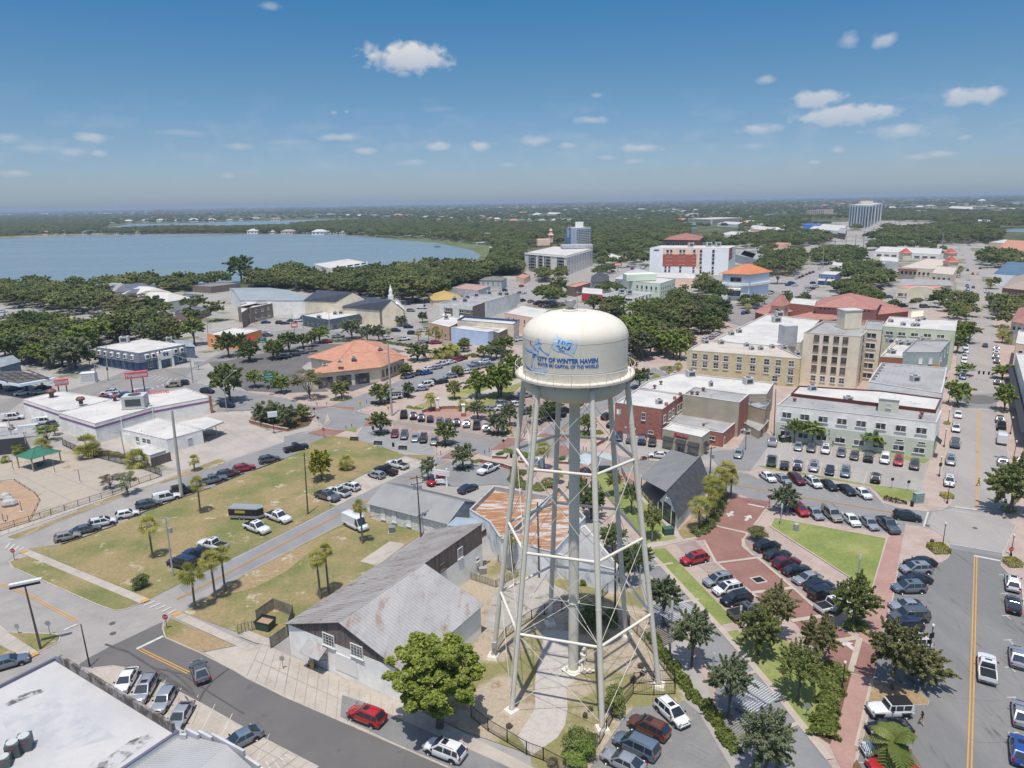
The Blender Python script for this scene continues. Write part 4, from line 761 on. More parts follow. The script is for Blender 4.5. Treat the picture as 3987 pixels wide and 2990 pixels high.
def hip(b,eave,rz,roof,inset=None,over=.5,ridge=None,name='roof',seg=0):
 """hip roof over 4 eave corners (world); ridge along the long side"""
 q=[rel(b,v)for v in eave];c=sum(q,Vector())/4
 q=[p+(Vector((p.x-c.x,p.y-c.y,0))).normalized()*over for p in q]
 l0=(q[1]-q[0]).length;l1=(q[2]-q[1]).length
 if l0>=l1:a,d=(q[0]+q[3])/2,(q[1]+q[2])/2;L=l0;s_=l1
 else:a,d=(q[0]+q[1])/2,(q[3]+q[2])/2;L=l1;s_=l0
 k=min(.49,(inset if inset is not None else s_/2)/L);ra,rb_=a.lerp(d,k),d.lerp(a,k);ra.z=rb_.z=rz
 V=q+[ra,rb_]
 fs=[(0,1,5,4),(1,2,5),(2,3,4,5),(3,0,4)]if l0>=l1 else[(0,1,4),(1,2,5,4),(2,3,5),(3,0,4,5)]
 m=MB().add(V,fs).add(q,[(3,2,1,0)]);nfs=fs
 for f in fs:
  for i in range(len(f)):
   a_,b_=f[i],f[(i+1)%len(f)]
   if max(a_,b_)>3:m.tube(V[a_],V[b_],.1,n=5)
 if seg:
  for f in fs:
   if len(f)==4:lo=[i for i in f if i<4];hi=[i for i in f if i>3]
 return m.build(name,roof,b.e)
ACG=flat('unit_grey',(.46,.46,.45),.6,.1);ACD=flat('unit_dark',(.06,.065,.07),.5)
_ac={}
def acu(x,y,z,kind='box',s=1.6,rz=.2,on='the flat roof',h=None,big=1):
 """rooftop unit, standing on a roof or on the ground"""
 p=P(x,y,z);h=h or s*.75;e=empty('air_conditioner' if kind!='vent' else 'roof_vent',(p.x,p.y,z),rz)
 n=_ac.setdefault((on,kind),[]);n.append((p.x,e))
 if kind=='box':
  m=MB().box((0,0,h/2+.1),(s,s*.8,h)).box((0,0,.05),(s*1.1,s*.9,.1));m.build('casing',ACG,e);MB().box((0,-s*.405,h*.5),(s*.7,.02,h*.6)).build('grille',ACD,e);MB().lathe([(0,h+.11),(s*.28,h+.11),(s*.3,h+.2),(s*.26,h+.2),(s*.24,h+.14),(0,h+.14)],n=12).build('fan',ACD,e)
 elif kind=='fan':
  MB().box((0,0,h/2),(s*.8,s*.8,h)).build('casing',flat('unit_teal',(.10,.12,.12),.5,.3),e);MB().lathe([(s*.34,h),(s*.34,h+.08),(s*.2,h+.1),(0,h+.06)],n=16).build('fan',ACG,e);MB().box((0,-s*.41,h*.75),(s*.2,.01,h*.08)).build('badge',flat('badge_red',(.5,.05,.04)),e)
 else:
  rm=flat('vent_rust',(.16,.06,.05),.6);MB().lathe([(s*.2,0),(s*.2,h*.5),(s*.4,h*.55),(s*.45,h*.8),(s*.3,h),(0,h)],n=12).build('cowl',rm,e)
 return e
def acs_label():
 for(on,kind),L in _ac.items():
  L.sort(key=lambda q:q[0]);nm={'box':'grey rooftop unit','fan':'dark round fan unit','vent':'rusty vent'}[kind]
  for i,(x,e)in enumerate(L):
   if len(L)==1:tag(e,'single %s on %s'%(nm,on),'air conditioner' if kind!='vent' else 'vent')
   else:tag(e,'%s on %s, %s from the left'%(nm,on,ordw(i)),'air conditioner' if kind!='vent' else 'vent',group=nm+'s on '+on)
T('A0')
b=polyb('corner_shop','white flat-roofed corner building with a stained parapet above the diagonal bays',"pg -900,1460 435,790 1392,1372",5.4,WOFF,M('stained_white_roof',A(216,213,210),A(204,202,202),scale=.12,var=.03,fine=.8,rough=.8,c3=A(120,112,108),s3=.09,lo3=.63,hi3=.72),par=.35,cop=flat('metal_edge',A(130,132,150),.5,.3))
STN=M('stained_stucco',W(150,144,140,.8),W(96,88,82,.8),scale=1.2,lo=.45,hi=.55,var=.1,fine=4,rough=.95,stretch=(1,1,.5))
wallpart(b,1,.06,.98,5.2,6.2,.3,'tall_parapet',STN,off=-.32)
for u0,u1 in((.16,.26),(.55,.62),(.74,.92)):
 awning(b,1,u0,u1,3.6,.25,1.6,RLITE,'canopy',12)
for s_,z_ in(("690,1650 850,1540 1000,1430 1150,1370 1190,1400 1010,1545 860,1659 760,1700",5.062),("30,1145 160,1065 310,1025 340,1045 170,1110 60,1160",5.062),("0,1250 400,1100 700,1250 900,1400 500,1500 100,1450",5.056)):
 q=[rel(b,v)for v in pts(s_,5.4)];MB().add([(v.x,v.y,z_)for v in q],[tuple(range(len(q)))]).build('roof_stain',M('ponding_stain',A(208,206,206),A(112,106,104),scale=.9,lo=.44,hi=.60,var=.1,fine=5,rough=.9)if z_>5.06 else M('roof_patch',A(212,210,208),A(196,196,198),scale=.5,var=.04,rough=.8),b.e)
acu(115,1560,5.05,'fan',1.5,.4,'the white corner roof',h=1.5);acu(205,1510,5.05,'fan',1.5,.4,'the white corner roof',h=1.5);acu(40,1640,5.05,'fan',1.4,.4,'the white corner roof',h=1.0)
e1,e2=P(1395,1392,4.6),P(980,1680,4.6);r1,r2=P(1765,1482,5.4),P(1560,1640,5.4)
mb=MB();cc=(e1+r2)/2;cc.z=0
bb_=Bd();bb_.o=cc;bb_.e=empty('metal_roofed_shop',cc,0,'lower shop with a pale ribbed metal roof behind stepped parapet walls','building')
ex=P(2050,1900,5.4);ribroof(mb,rel(bb_,e1),rel(bb_,P(700,1880,4.6)),rel(bb_,P(1390,1800,5.5)),rel(bb_,r1),26,.03);ribroof(mb,rel(bb_,P(1960,1659,4.7)),rel(bb_,P(1600,1950,4.7)),rel(bb_,P(1380,1795,5.5)),rel(bb_,r1),24,.03);mb.build('roof',RLITE,bb_.e)
st=MB()
for i,((xa,ya),(xb,yb),hh)in enumerate((((1400,1395),(1450,1400),5.3),((1450,1352),(1545,1400),5.5),((1545,1368),(1648,1420),5.5),((1648,1390),(1900,1525),5.6),((1900,1560),(2020,1640),4.9),((2020,1650),(2200,1760),4.6))):
 p,q=P(xa,ya,hh),P(xb,yb,hh);d=(q-p);st.box(((p.x+q.x)/2-cc.x,(p.y+q.y)/2-cc.y,hh/2),(d.length,.25,hh),math.atan2(d.y,d.x))
st.build('stepped_wall',WGRY,bb_.e)
T('A1');GL=P(345,803);zE=zat(325,562,GL);NL=P(292,540,zE);NR=P(1236,917,zE);FR=P(1857,382,zE);axd=(FR-NR);axd.z=0;L1=axd.length;axd.normalize()
crs=NR-NL;crs-=axd*crs.dot(axd);wd_=crs.length;crs.normalize();mid=NL+crs*wd_/2;zR=zat(712,527,mid);NR=NL+crs*wd_
b=gable('warehouse','long weathered warehouse with rusty ribbed metal gable roof and dark boarded gable',NR,NR+axd*L1,Vector((mid.x,mid.y,zR)),Vector((mid.x,mid.y,zR))+axd*L1,WWHITE,RMET,nr=34,over=.35,gw=WWOOD,rr=.035,E3=NL+axd*L1,E4=NL)
mr=b.roof.data;mr.materials.append(RRUST)
far=P(1805,1262,zR,'B1');L2=(far-mid).dot(axd)
m=MB();A1_,A2_=rel(b,NL+axd*L1),rel(b,NL+axd*L2);R1_,R2_=rel(b,Vector((mid.x,mid.y,zR))+axd*L1),rel(b,Vector((mid.x,mid.y,zR))+axd*L2);ribroof(m,A1_,A2_,R2_,R1_,34,.035);m.build('lean_to_roof',RRUST,b.e)
nf=len(mr.polygons)
for p in mr.polygons:
 c=p.center;
 if(c-rel(b,mid)).dot(crs)<-.1:p.material_index=1
q0,q1=rel(b,mid+axd*(L1+.0)),rel(b,mid+axd*(L2-.4));l0,l1=rel(b,NL+axd*L1+crs*.3),rel(b,NL+axd*(L2-.4)+crs*.3)
zs_=zE+.1;V=[(q0.x,q0.y,0),(q1.x,q1.y,0),(q1.x,q1.y,zs_),(q0.x,q0.y,zs_),(l1.x,l1.y,0),(l1.x,l1.y,zs_-.2),(l0.x,l0.y,0),(l0.x,l0.y,zs_-.2)]
MB().add(V,[(0,1,2,3),(1,4,5,2),(4,6,7,5)]).build('lean_to_wall',WWHITE,b.e)
V=[(q0.x,q0.y,zs_),(q1.x,q1.y,zs_),(q1.x,q1.y,zR-.12),(q0.x,q0.y,zR-.12),(l1.x,l1.y,zs_-.2)]
MB().add(V,[(0,1,2,3),(1,4,2)]).build('boarded_wall',WWOOD,b.e)
def onface(o,d,nr,u,z,w,h,kind,**k):p=o+d*u+nr*.05;window(b.e,(p.x-b.o.x,p.y-b.o.y,z),nr,w,h,kind,**k)
g0=NL+crs*.35+axd*.35;nr_=-axd;zz=lambda x,y,u:zat(x,y,g0+crs*u)
def uat(x,y,z):p=P(x,y,z);return(p-g0).dot(crs)
for x,y,w,h in((640,662,1.35,1.15),(860,747,1.35,1.15)):
 z=zE+.9
 for _ in range(6):u=uat(x,y,z);z=zat(x,y,g0+crs*u)
 onface(g0,crs,nr_,u,z,w*1.5,h*1.5,'grid')
u=uat(520,800,2.2);dp=g0+crs*u+nr_*.06;MB().box((dp.x-b.o.x,dp.y-b.o.y,1.1),(2.6,.1,2.3),math.atan2(crs.y,crs.x)).build('door',flat('grey_door',W(140,142,142),.7),b.e)
u=uat(530,740,2.9);aw=MB();p0=g0+crs*(u-1.7)+nr_*.05;p1=g0+crs*(u+1.7)+nr_*.05;p0.z=p1.z=3.5;o_=nr_*1.7+Vector((0,0,-.9));ribroof(aw,rel(b,p0+o_),rel(b,p1+o_),rel(b,p1),rel(b,p0),12,.03);aw.build('awning',RMET,b.e)
for k in(-1.55,1.55):c=g0+crs*(u+k);MB().tube(rel(b,c+nr_*.05+Vector((0,0,1.6-c.z))),rel(b,c+nr_*1.6+Vector((0,0,2.5-c.z))),.04).build('awning_bracket',WWOOD,b.e)
p=g0+crs*(u+4.6)+nr_*.04;MB().box((p.x-b.o.x,p.y-b.o.y,2.0),(3.6,.06,2.4),math.atan2(crs.y,crs.x)).build('loading_door',flat('pale_door',W(192,188,182),.8),b.e)
for uu,zc,kk in((L1+4,zE+1.0,'vert'),(L1+8.5,zE+1.2,'grid'),(L1+15,zE+1.7,'vert')):
 pp=mid+axd*uu+crs*.04;window(b.e,(pp.x-b.o.x,pp.y-b.o.y,zc),crs,1.3,1.7 if kk=='grid' else 1.0,kk,gm=GLS if kk=='grid' else WWOOD,fm=FRW if kk=='grid' else WWOOD)
pp=mid+axd*(L1+13)+crs*.04;window(b.e,(pp.x-b.o.x,pp.y-b.o.y,2.5),crs,.8,.6,'plain')
WARE=b
T('B1');zE2=zat(950,1140,P(962,1262));E1=P(930,1122,zE2);E2=P(1565,1284,zE2);zR2=zE2+2.3;R1=P(1078,957,zR2);R2=P(1700,1104,zR2)
WROCK=M('rock_faced_block',W(190,188,182),W(168,165,160),scale=2.2,var=.14,fine=3,bump=.8)
b=gable('block_workshop','white rock-faced block workshop with a ribbed grey metal gable roof',E1,E2,R1,R2,WROCK,M('seamed_grey_roof',A(172,172,170),A(160,160,160),scale=.2,var=.03,rough=.55),nr=34,over=.45,rr=.03)
for u in(.18,.33,.52):
 a,d,L,nr=edge(b,0);p=a+d*L*u+nr*.05;window(b.e,(p.x-b.o.x,p.y-b.o.y,1.9),nr,1.1,2.4,'plain',gm=WOFF)
b=polyb('lean_to_shed','low pale blue metal lean-to joining the workshop and the warehouse',"pg 1560,1290 1800,1310 1868,1245",3.6,WWHITE,M('pale_blue_metal',A(176,190,200),A(168,182,192),scale=.3,var=.03),par=.05)
WPAR=M('peeling_white_wall',W(196,196,196),W(170,172,174),scale=.5,var=.08,fine=2,c3=W(120,118,120),s3=.5,lo3=.58,hi3=.68)
b=polyb('parapeted_store','white parapeted store with a flaking orange roof beside the block workshop',"1735,1165 1925,980 2380,1062 2130,1330 1970,1380 1890,1260",4.9,WPAR,RRST,par=.9,cop=M('dirty_parapet',A(206,204,200),A(184,182,180),scale=.6,var=.06,fine=2,c3=A(132,128,124),s3=.7,lo3=.56,hi3=.64))
T('B2');b=polyb('parapeted_store','white parapeted store with a flaking orange roof ending in a point behind the tower',"60,1392 515,985 720,1225 470,1500",5.1,WPAR,RRST,par=.9,cop=M('dirty_parapet',A(206,204,200),A(184,182,180),scale=.6,var=.06,fine=2,c3=A(132,128,124),s3=.7,lo3=.56,hi3=.64))
b=polyb('triangular_annex','low white annex with a pointed plain roof behind the water tower',"475,1505 592,1355 715,1285 975,1600 960,1640",4.1,WPAR,RGREY,par=.12,cop=RWHITE)
GRT=P(1440,1338);zD=zat(1440,1245,GRT);GLT=P(1308,1212);ap=(GRT+GLT)/2;zA=zat(1357,1022,ap)
E1=P(1440,1245,zD);E2=P(1692,948,zD);R1=P(1358,1018,zA);R2=P(1603,792,zA);R2=R1+(E2-E1)
b=gable('depot_cafe','white chapel-like depot with a steep charcoal shingle roof beside tall palms',E1,E2,R1,R2,WWHITE,RDARK,nr=0,over=.3)
a,d,L,nr=edge(b,3)
for k,(u,z,w,h)in enumerate(((.5,1.9,1.9,3.4),(.18,1.7,.8,2.4),(.82,1.7,.8,2.4))):
 p=a+d*L*u+nr*.05;window(b.e,(p.x-b.o.x,p.y-b.o.y,z),nr,w*1.3,h,'grid',fm=flat('window_black',(.02,.02,.02)))
p=a+d*L*.5+nr*.05;window(b.e,(p.x-b.o.x,p.y-b.o.y,5.2),nr,.7,1.0,'hung')
pr=MB();zc=zD+.25;c0=P(1145,918,zc);c1=P(1212,832,zc);d0=R1.lerp(Vector((2*R1.x-E1.x,2*R1.y-E1.y,E1.z)),.12);d1=d0+(E2-E1);ribroof(pr,rel(b,c0),rel(b,c0+(E2-E1)*.95),rel(b,d1),rel(b,d0),26,.03);pr.build('porch_roof',M('grey_porch_roof',A(156,155,155),A(146,145,145),scale=.3,var=.04),b.e)
for k in range(4):
 q=c0.lerp(c0+(E2-E1)*.95,k/3);q=rel(b,q);MB().tube((q.x+.3,q.y,0),(q.x+.3,q.y,zc-.1),.08).build('post',flat('black_post',(.02,.02,.02)),b.e)
T('B2');b=polyb('brick_building','two-storey red brick building with a white roof and four cars at its foot',"pg 950,332 1317,385 1478,268",(1,1315,628),WBRICK,RWHITE,par=.35,cop=RWHITE)
wins(b,0,1,[b.z*.68],1.0,2.0,'hung',us=[.62]);wins(b,0,1,[b.z*.2],1.4,.8,'vert',us=[.78]);wins(b,1,1,[b.z*.62],1.7,2.0,'hung',us=[.12,.36,.52,.78,.92])
wallpart(b,0,.04,.13,b.z*.62,b.z*.78,.05,'painted_panel',WWHITE);wallpart(b,0,.22,.26,b.z*.2,b.z*.25,.04,'notice_board',WWHITE);wallpart(b,0,.42,.46,b.z*.2,b.z*.26,.04,'notice_board',WWHITE)
ch=MB();a,d,L,nr=edge(b,1)
for u in(.22,.62,.9):p=a+d*L*u-nr*.2;MB().box((p.x-b.o.x,p.y-b.o.y,b.z+.35),(.7,.7,.8)).build('chimney',WBRICK,b.e)
BRK=b;acu(1292,345,b.zr,'box',1.5,.3,'the brick building');
zb_=zat(1780,570,P(1782,685));b=polyb('brick_annex','low brick annex with a pale roof behind the insurance office',"pg 1320,485 1790,570 1912,468",zb_,WBRICK,RGREY,par=.25,cop=RWHITE)
wins(b,0,1,[1.9],1.6,.9,'vert',us=[.83]);acu(1638,518,b.zr,'vent',.9,0,'the brick annex');wins(b,1,1,[1.2],.9,2.1,'plain',us=[.1],gm=flat('brown_door',(.12,.05,.04)))
b=polyb('insurance_office','small taupe office with black awnings and red lettering over its door',"pg 1320,537 1625,602 1690,552",(0,1322,690),WTAN,RWHITE,par=.2,cop=RWHITE)
RDS=flat('sign_red',W(196,40,44),.5);sign(b,0,.5,b.z-.55,'State Farm',3.6,.75,RDS,'lettering')
a,d,L,nr=edge(b,0);sg=MB();c=a+d*L*.34+nr*.12;c.z=b.z-.5
for k in range(3):sg.lathe([(0,.0),(.17,.01),(.19,.1),(0,.11)],(c.x-b.o.x+(k-1)*.22,c.y-b.o.y,c.z-.05+(.16 if k==1 else 0)),10)
sg.build('logo',RDS,b.e)
wallpart(b,0,.34,.64,b.z-1.35,b.z-1.05,.04,'lettering_strip',flat('black_sign',(.04,.04,.04)))
for u0,u1 in((.04,.30),(.37,.62),(.68,.96)):awning(b,0,u0,u1,b.z*.66,.75,.9,CLOTH)
awning(b,1,.25,.6,b.z*.62,.75,.8,CLOTH)
wins(b,0,1,[1.3],2.4,1.5,'plain',us=[.17,.82],gm=WTAN,fm=FRG);wins(b,0,1,[1.15],2.0,2.2,'vert',us=[.5],fm=FRG,name='door')
zt=BRK.z+1.0
b=polyb('tan_hall','long taupe hall with a grey roof and red brick side behind the brick building',"pg 1478,268 1918,332 1992,268",zt,WTAN,RGREY,par=.4,cop=RWHITE);wallpart(b,1,.0,1,0,zt-.14,.06,'brick_side',WBRICK)
for x,y in((1548,272),(1590,275),(1636,243),(1258,222),(1306,190)):acu(x,y,b.zr if x>1400 else BRK.zr,'vent',1.2,0,'the white and grey hall roofs')
b=polyb('white_roofed_hall','wide low hall with a bright white roof beside the ochre hotel annex',"1130,215 1205,165 1440,98 2185,180 2130,268 1992,268 1478,268",BRK.z-.2,WTAN,RWHITE,par=.35,cop=RWHITE)
acu(1538,132,b.zr,'box',2.4,.2,'the bright white hall roof');acu(1985,190,b.zr,'box',2.4,.2,'the bright white hall roof');acu(1695,210,b.zr,'box',1.0,.2,'the bright white hall roof',h=1.4)
zz_=zat(2070,560,P(2070,595));b=polyb('tin_shed','low brown shed with a patched tin roof in the yard behind the halls',"pg 1912,470 2072,558 2150,472",zz_+1,WTAN,RGREY,par=.08)
wins(b,1,2,[1.3],1.5,1.6,'plain',gm=WWOOD,fm=FRB);acu(2005,408,b.zr,'box',1.1,.2,'the tin shed');acu(1970,435,b.zr,'box',1.1,.2,'the tin shed')
acu(1935,575,0,'box',1.5,.2,'the ground in the service yard');acu(1975,585,0,'box',1.5,.2,'the ground in the service yard')
b=polyb('taupe_block','narrow taupe block with a dark patched roof beside the alley',"pg 1985,350 2120,390 2163,318",6.0,WTAN,M('dark_patched_roof',A(120,120,122),A(180,180,182),scale=.25,lo=.48,hi=.54,var=.06),par=.4)
T('B3');b=polyb('green_building','two-storey pale green and white building above the shoppers car park',"pg 290,352 1532,490 1572,395",(1,1478,782),WWHITE,RGREY,par=.35,cop=RWHITE)
gr=MB();wallpart(b,0,0,1,0,b.z*.52,.03,'green_lower_wall',WGREEN);wallpart(b,1,0,1,0,b.z*.52,.03,'green_lower_wall',WGREEN)
wins(b,0,8,[b.z*.74],2.2,1.5,'vert',u0=.01,u1=.98,fm=FRW);wins(b,0,8,[b.z*.22],2.4,1.3,'vert',u0=.01,u1=.98);wins(b,0,1,[b.z*.42],1.6,.5,'plain',us=[.8,.93,.68,.3,.06])
c=MB();a,d,L,nr=edge(b,0);p=a+d*L*.71-nr*7;c.box((p.x-b.o.x,p.y-b.o.y,b.z+1.0),(4.2,3.4,3.4),math.atan2(d.y,d.x));st_=c.build('stair_tower',WGREEN,b.e);window(b.e,(p.x-b.o.x+nr.x*1.75,p.y-b.o.y+nr.y*1.75,b.z+1.2),nr,1.1,1.0,'plain',gm=WGRY)
MB().box((p.x-b.o.x,p.y-b.o.y,b.z+2.75),(4.5,3.7,.12),math.atan2(d.y,d.x)).build('tower_cap',RWHITE,b.e)
acu(1160,395,b.zr,'box',1.6,.1,'the grey roof of the green building');acu(840,330,b.zr,'box',1.8,.1,'the grey roof of the green building')
for x,y in((1415,432),(1405,460),(425,325)):acu(x,y,b.zr,'vent',1.1,0,'the grey roof of the green building')
RF=flat('rust_flashing',A(110,60,50),.8);GB=b
awning(b,1,.1,.4,b.z*.52,.9,1.2,CLOTH);
b=polyb('white_roofed_store','long store with a white roof and rusty flashing behind the green building',"400,262 1530,392 1572,300 1100,240 460,202",GB.z+.5,WOFF,RWHITE,par=.3,cop=RF);wallpart(b,0,.0,1,GB.z-.3,b.z-.14,.05,'rusty_flashing',RF)
acu(562,240,b.zr,'box',1.8,.1,'the white store roof');
T('C3');b=polyb('ribbed_roof_store','store with a weathered grey seamed roof beside the avenue',"1000,1490 1100,1342 1612,1382 1590,1500 1570,1580",GB.z+1.5,WWHITE,RGREY,par=.3,cop=RWHITE)
m=MB()
for k in range(13):p,q=P(1105+k*38,1352+k*3,b.zr+.02),P(1020+k*42,1485+k*6,b.zr+.02);m.box(((p.x+q.x)/2-b.o.x,(p.y+q.y)/2-b.o.y,b.zr+.03),((q-p).length,.22,.06),math.atan2(q.y-p.y,q.x-p.x))
m.build('roof_seams',RGREY,b.e)
for k in range(6):acu(1040+k*15,1478-k*22,b.zr,'box',.8,.1,'the seamed grey roof',h=.5)
acu(1360,1490,b.zr,'box',2.0,.1,'the seamed grey roof')
b=polyb('cafe_building','grey-green two-storey cafe building with white shutters and scalloped awnings',"pg 1268,1262 1560,1262 1640,1165",GB.z+3.2,M('grey_green_wall',W(140,148,142),W(130,138,132),scale=.5,var=.04),RGREY,par=.5)
wins(b,0,1,[b.z-2.6],1.1,1.8,'plain',us=[.5,.77,1.04][:2],gm=WWHITE);wins(b,1,3,[b.z-2.4],1.1,2.0,'hung');awning(b,1,.0,.9,4.2,.9,1.2,flat('teal_awning',(.22,.28,.28)))
sign(b,0,.93,b.z-3.9,'CAFE',2.4,.9,flat('sign_orange',W(230,120,40)),'lettering')
b=polyb('brown_fronted_shop','low brown fronted shop with a white roof beside the cafe building',"pg 1092,1295 1265,1305 1400,1165",GB.z+1.7,flat('brown_front',W(130,84,60)),RWHITE,par=.5,cop=RWHITE)
b=polyb('olive_hall','long olive-walled hall with a white roof beyond the tall cream hotel',"pg 1110,1060 1680,1095 1695,1012",GB.z+4.6,WSAGE,RWHITE,par=.35,cop=RWHITE)
wins(b,0,5,[b.z-2.2],2.4,1.2,'vert',u0=.02,u1=.9,fm=FRW)
for x,y in((1175,1030),(1385,1022),(1428,1012),(1270,1055),(1350,1062),(1380,1062)):acu(x,y,b.zr,'box',1.4,.1,'the olive hall roof')
b=polyb('white_roofed_block','low block with a white roof between the hotel and the cafe',"pg 1095,1290 1560,1310 1640,1165",GB.z+1.2,WOFF,RWHITE,par=.35,cop=RWHITE)
for x,y in((1240,1210),(1300,1215),(1360,1215),(1410,1180),(1180,1280),(1165,1190)):acu(x,y,b.zr,'box',2,.1,'the long white roof below the olive hall')
T('C2');zh=zat(1515,1245,P(1512,1418))+1.5
b=polyb('hotel_annex','three-storey ochre hotel annex with paired white sash windows',"1515,1245 1645,1172 2211,1215 2402,1300 2392,1312",zh,WOCHRE,M('cream_roof',A(224,212,198),A(208,198,186),scale=.2,var=.05,rough=.85),par=.3)
b2=b;b.ps=b.ps[::-1];b.sg=-b.sg
a=b2.ps;i=4-4
n=len(b.ps)
ei=[k for k in range(n)if(b.ps[k]-b.ps[(k+1)%n]).length>25]
big=max(range(n),key=lambda k:(b.ps[k]-b.ps[(k+1)%n]).length if edge(b,k)[3].y<-.3 else 0)
wins(b,big,1,[b.z*.80,b.z*.52],1.7,2.0,'hung',us=[.07,.17,.27,.36,.48,.60,.72]+[.82,.93]);wins(b,big,1,[b.z*.24],1.7,2.0,'hung',us=[.93,.80])
T('C3')
for x,y in((50,1218),(90,1245),(160,1245),(250,1232),(342,1240),(445,1285)):acu(x,y,zh-.3,'box',1.5,.1,'the cream annex roof')
T('C2');acu(1655,1195,zh-.3,'box',1.8,.1,'the cream annex roof');acu(1775,1200,zh-.3,'box',1.8,.1,'the cream annex roof');
b=polyb('white_terrace_block','broad white-roofed block behind the ochre hotel annex',"1720,1165 2130,965 2540,1010 2395,1185 2190,1210 1905,1190",zh+.5,WOFF,RWHITE,par=.4,cop=RWHITE)
acu(1915,1112,b.zr,'box',1.8,.1,'the broad white roof');acu(1855,1130,b.zr,'box',1.8,.1,'the broad white roof');acu(2225,985,b.zr,'box',3,.1,'the broad white roof');acu(2205,1030,b.zr,'box',3,.1,'the broad white roof')
T('C3');p,q=P(320,1200,zh),P(385,1200,zh);MBc=MB().box((p.x-b.o.x+2,p.y-b.o.y,zh+3),(4.6,4,7),.15);MBc.build('lift_tower',WGRY,b.e)
zt5=zat(498,1108,P(470,1505));WB_=M('painted_cream_brick',W(206,194,172,1.2),W(196,184,162,1.2),scale=.4,var=.06,fine=4,c3=W(172,158,134),s3=.4,lo3=.6,hi3=.7)
b=polyb('cream_hotel','tall five-storey cream brick hotel with a square rooftop tower',"pg 498,1108 940,1140 1062,1040",zt5,WB_,RGREY,par=.8,cop=M('cream_coping',A(214,206,194),None,var=.05))
fh=zt5/5.15;WZ=[fh*(k+.5)+.6 for k in range(5)]
for r,z in enumerate(WZ):wins(b,0,1,[z],1.55,1.9,'grid' if r%2 else 'hung',us=[.24,.41,.59,.75],fm=FRB if r else FRW)
wins(b,1,3,WZ,1.5,1.9,'hung',fm=FRB)
w2=polyb('x','',"pg 965,1078 1105,1090 1120,1020",zt5+.6,WB_,RGREY,par=.5,parent=b);
w2.o=b.o;wins(w2,0,1,WZ,3.2,1.8,'vert',us=[.45],fm=FRW);wins(w2,1,2,WZ,1.5,1.8,'hung',fm=FRB)
p=P(845,1055,zt5);MB().box((p.x-b.o.x,p.y-b.o.y,zt5+2.2),(5.8,4.6,5.8),.12).build('rooftop_tower',WB_,b.e);MB().box((p.x-b.o.x,p.y-b.o.y,zt5+5.2),(6.2,5.0,.3),.12).build('tower_cap',RWHITE,b.e)
b=polyb('corner_shop','dark-windowed shop with a flat white roof at the right edge of the avenue',"2150,1270 2260,1270 2500,1800 2300,1800",8,WOFF,RWHITE,par=.4,cop=RWHITE);
a,d,L,nr=edge(b,3);wins(b,3,7,[2.0],3.0,2.6,'vert',fm=FRG);awning(b,3,.05,.95,4.2,.3,1.8,CLOTH)
b=polyb('tile_roofed_shop','cream shop with a hipped dark tile roof at the right margin',"pg 2115,1020 2300,1060 2340,950",9,WCREAM,RRED,par=.1);hip(b,b.ps,11.5,RRED);wins(b,0,4,[6.5],1.6,1.8,'plain')
b=polyb('arcade_shop','two-storey pale shop with a white roof right of the avenue',"pg 2150,1190 2400,1230 2400,1120",9,WPINK,RWHITE,par=.5,cop=RWHITE);wins(b,0,3,[6],1.4,1.6,'plain');wins(b,3,3,[6],1.4,1.6,'plain')
b=polyb('red_roofed_school','brick building with a pale hipped roof behind the avenue palms at the right',"pg 2045,760 2330,790 2380,700",8,WBRICK,WPINK,par=.1);hip(b,b.ps,12,M('pale_hip_roof',A(186,170,156),None,var=.06));wins(b,0,5,[5.2],1.4,1.4,'plain')
b=polyb('steel_shed','steel blue roofed store at the right margin above the avenue',"pg 1975,650 2400,680 2450,575",7,flat('white_panel',W(220,216,214)),M('blue_roof',A(104,132,156),A(92,120,144),scale=.1,var=.05),par=.2)
# left and far buildings
T('B0')
STR=flat('stripe_red',W(150,60,80),.6);STB=flat('stripe_blue',W(92,96,130),.6)
def stripes(b,es):
 for i in es:wallpart(b,i,0,1,b.z-1.15,b.z-.95,.05,'red_stripe',STR);wallpart(b,i,0,1,b.z-1.5,b.z-1.15,.05,'blue_stripe',STB)
zF=zat(740,497,P(775,655))
b=polyb('tyre_garage','middle wing of the white tyre garage, its tall wall striped red and blue',"pg 455,412 738,497 1192,368",zF,WWHITE,RWHITE,par=.15,cop=RWHITE);stripes(b,(0,1));acu(1060,365,zF,'box',5.5,.2,'the middle garage roof',h=3.2);acu(896,318,zF,'vent',2.2,0,'the middle garage roof');acu(632,345,zF,'vent',2.6,0,'the middle garage roof')
m=MB()
for u in(.42,.98):a,d,L,nr=edge(b,1);p=a+d*L*u+nr*.08;m=MB().tube((p.x-b.o.x,p.y-b.o.y,.2),(p.x-b.o.x,p.y-b.o.y,zF-.2),.12,n=6);m.build('downpipe',WWHITE,b.e)
b=polyb('tyre_garage','left wing of the white tyre garage beside the highway',"178,308 455,398 600,380 900,312 500,248 430,250",zF-.4,WWHITE,RWHITE,par=.15,cop=RWHITE);b.ps=b.ps;stripes(b,(0,));acu(404,290,b.z,'vent',3,0,'the left garage roof')
b=polyb('tyre_garage','right wing of the white tyre garage ending in red brick',"pg 1192,372 1640,290 1440,220",zF-.6,WWHITE,RWHITE,par=.15,cop=RWHITE);stripes(b,(0,));wallpart(b,0,.965,1.0,0,b.z+.3,.3,'brick_pier',WBRICK);wallpart(b,1,0,.12,0,b.z+.2,.2,'brick_pier',WBRICK)
RDT=flat('sign_letter_red',W(184,96,100),.5)
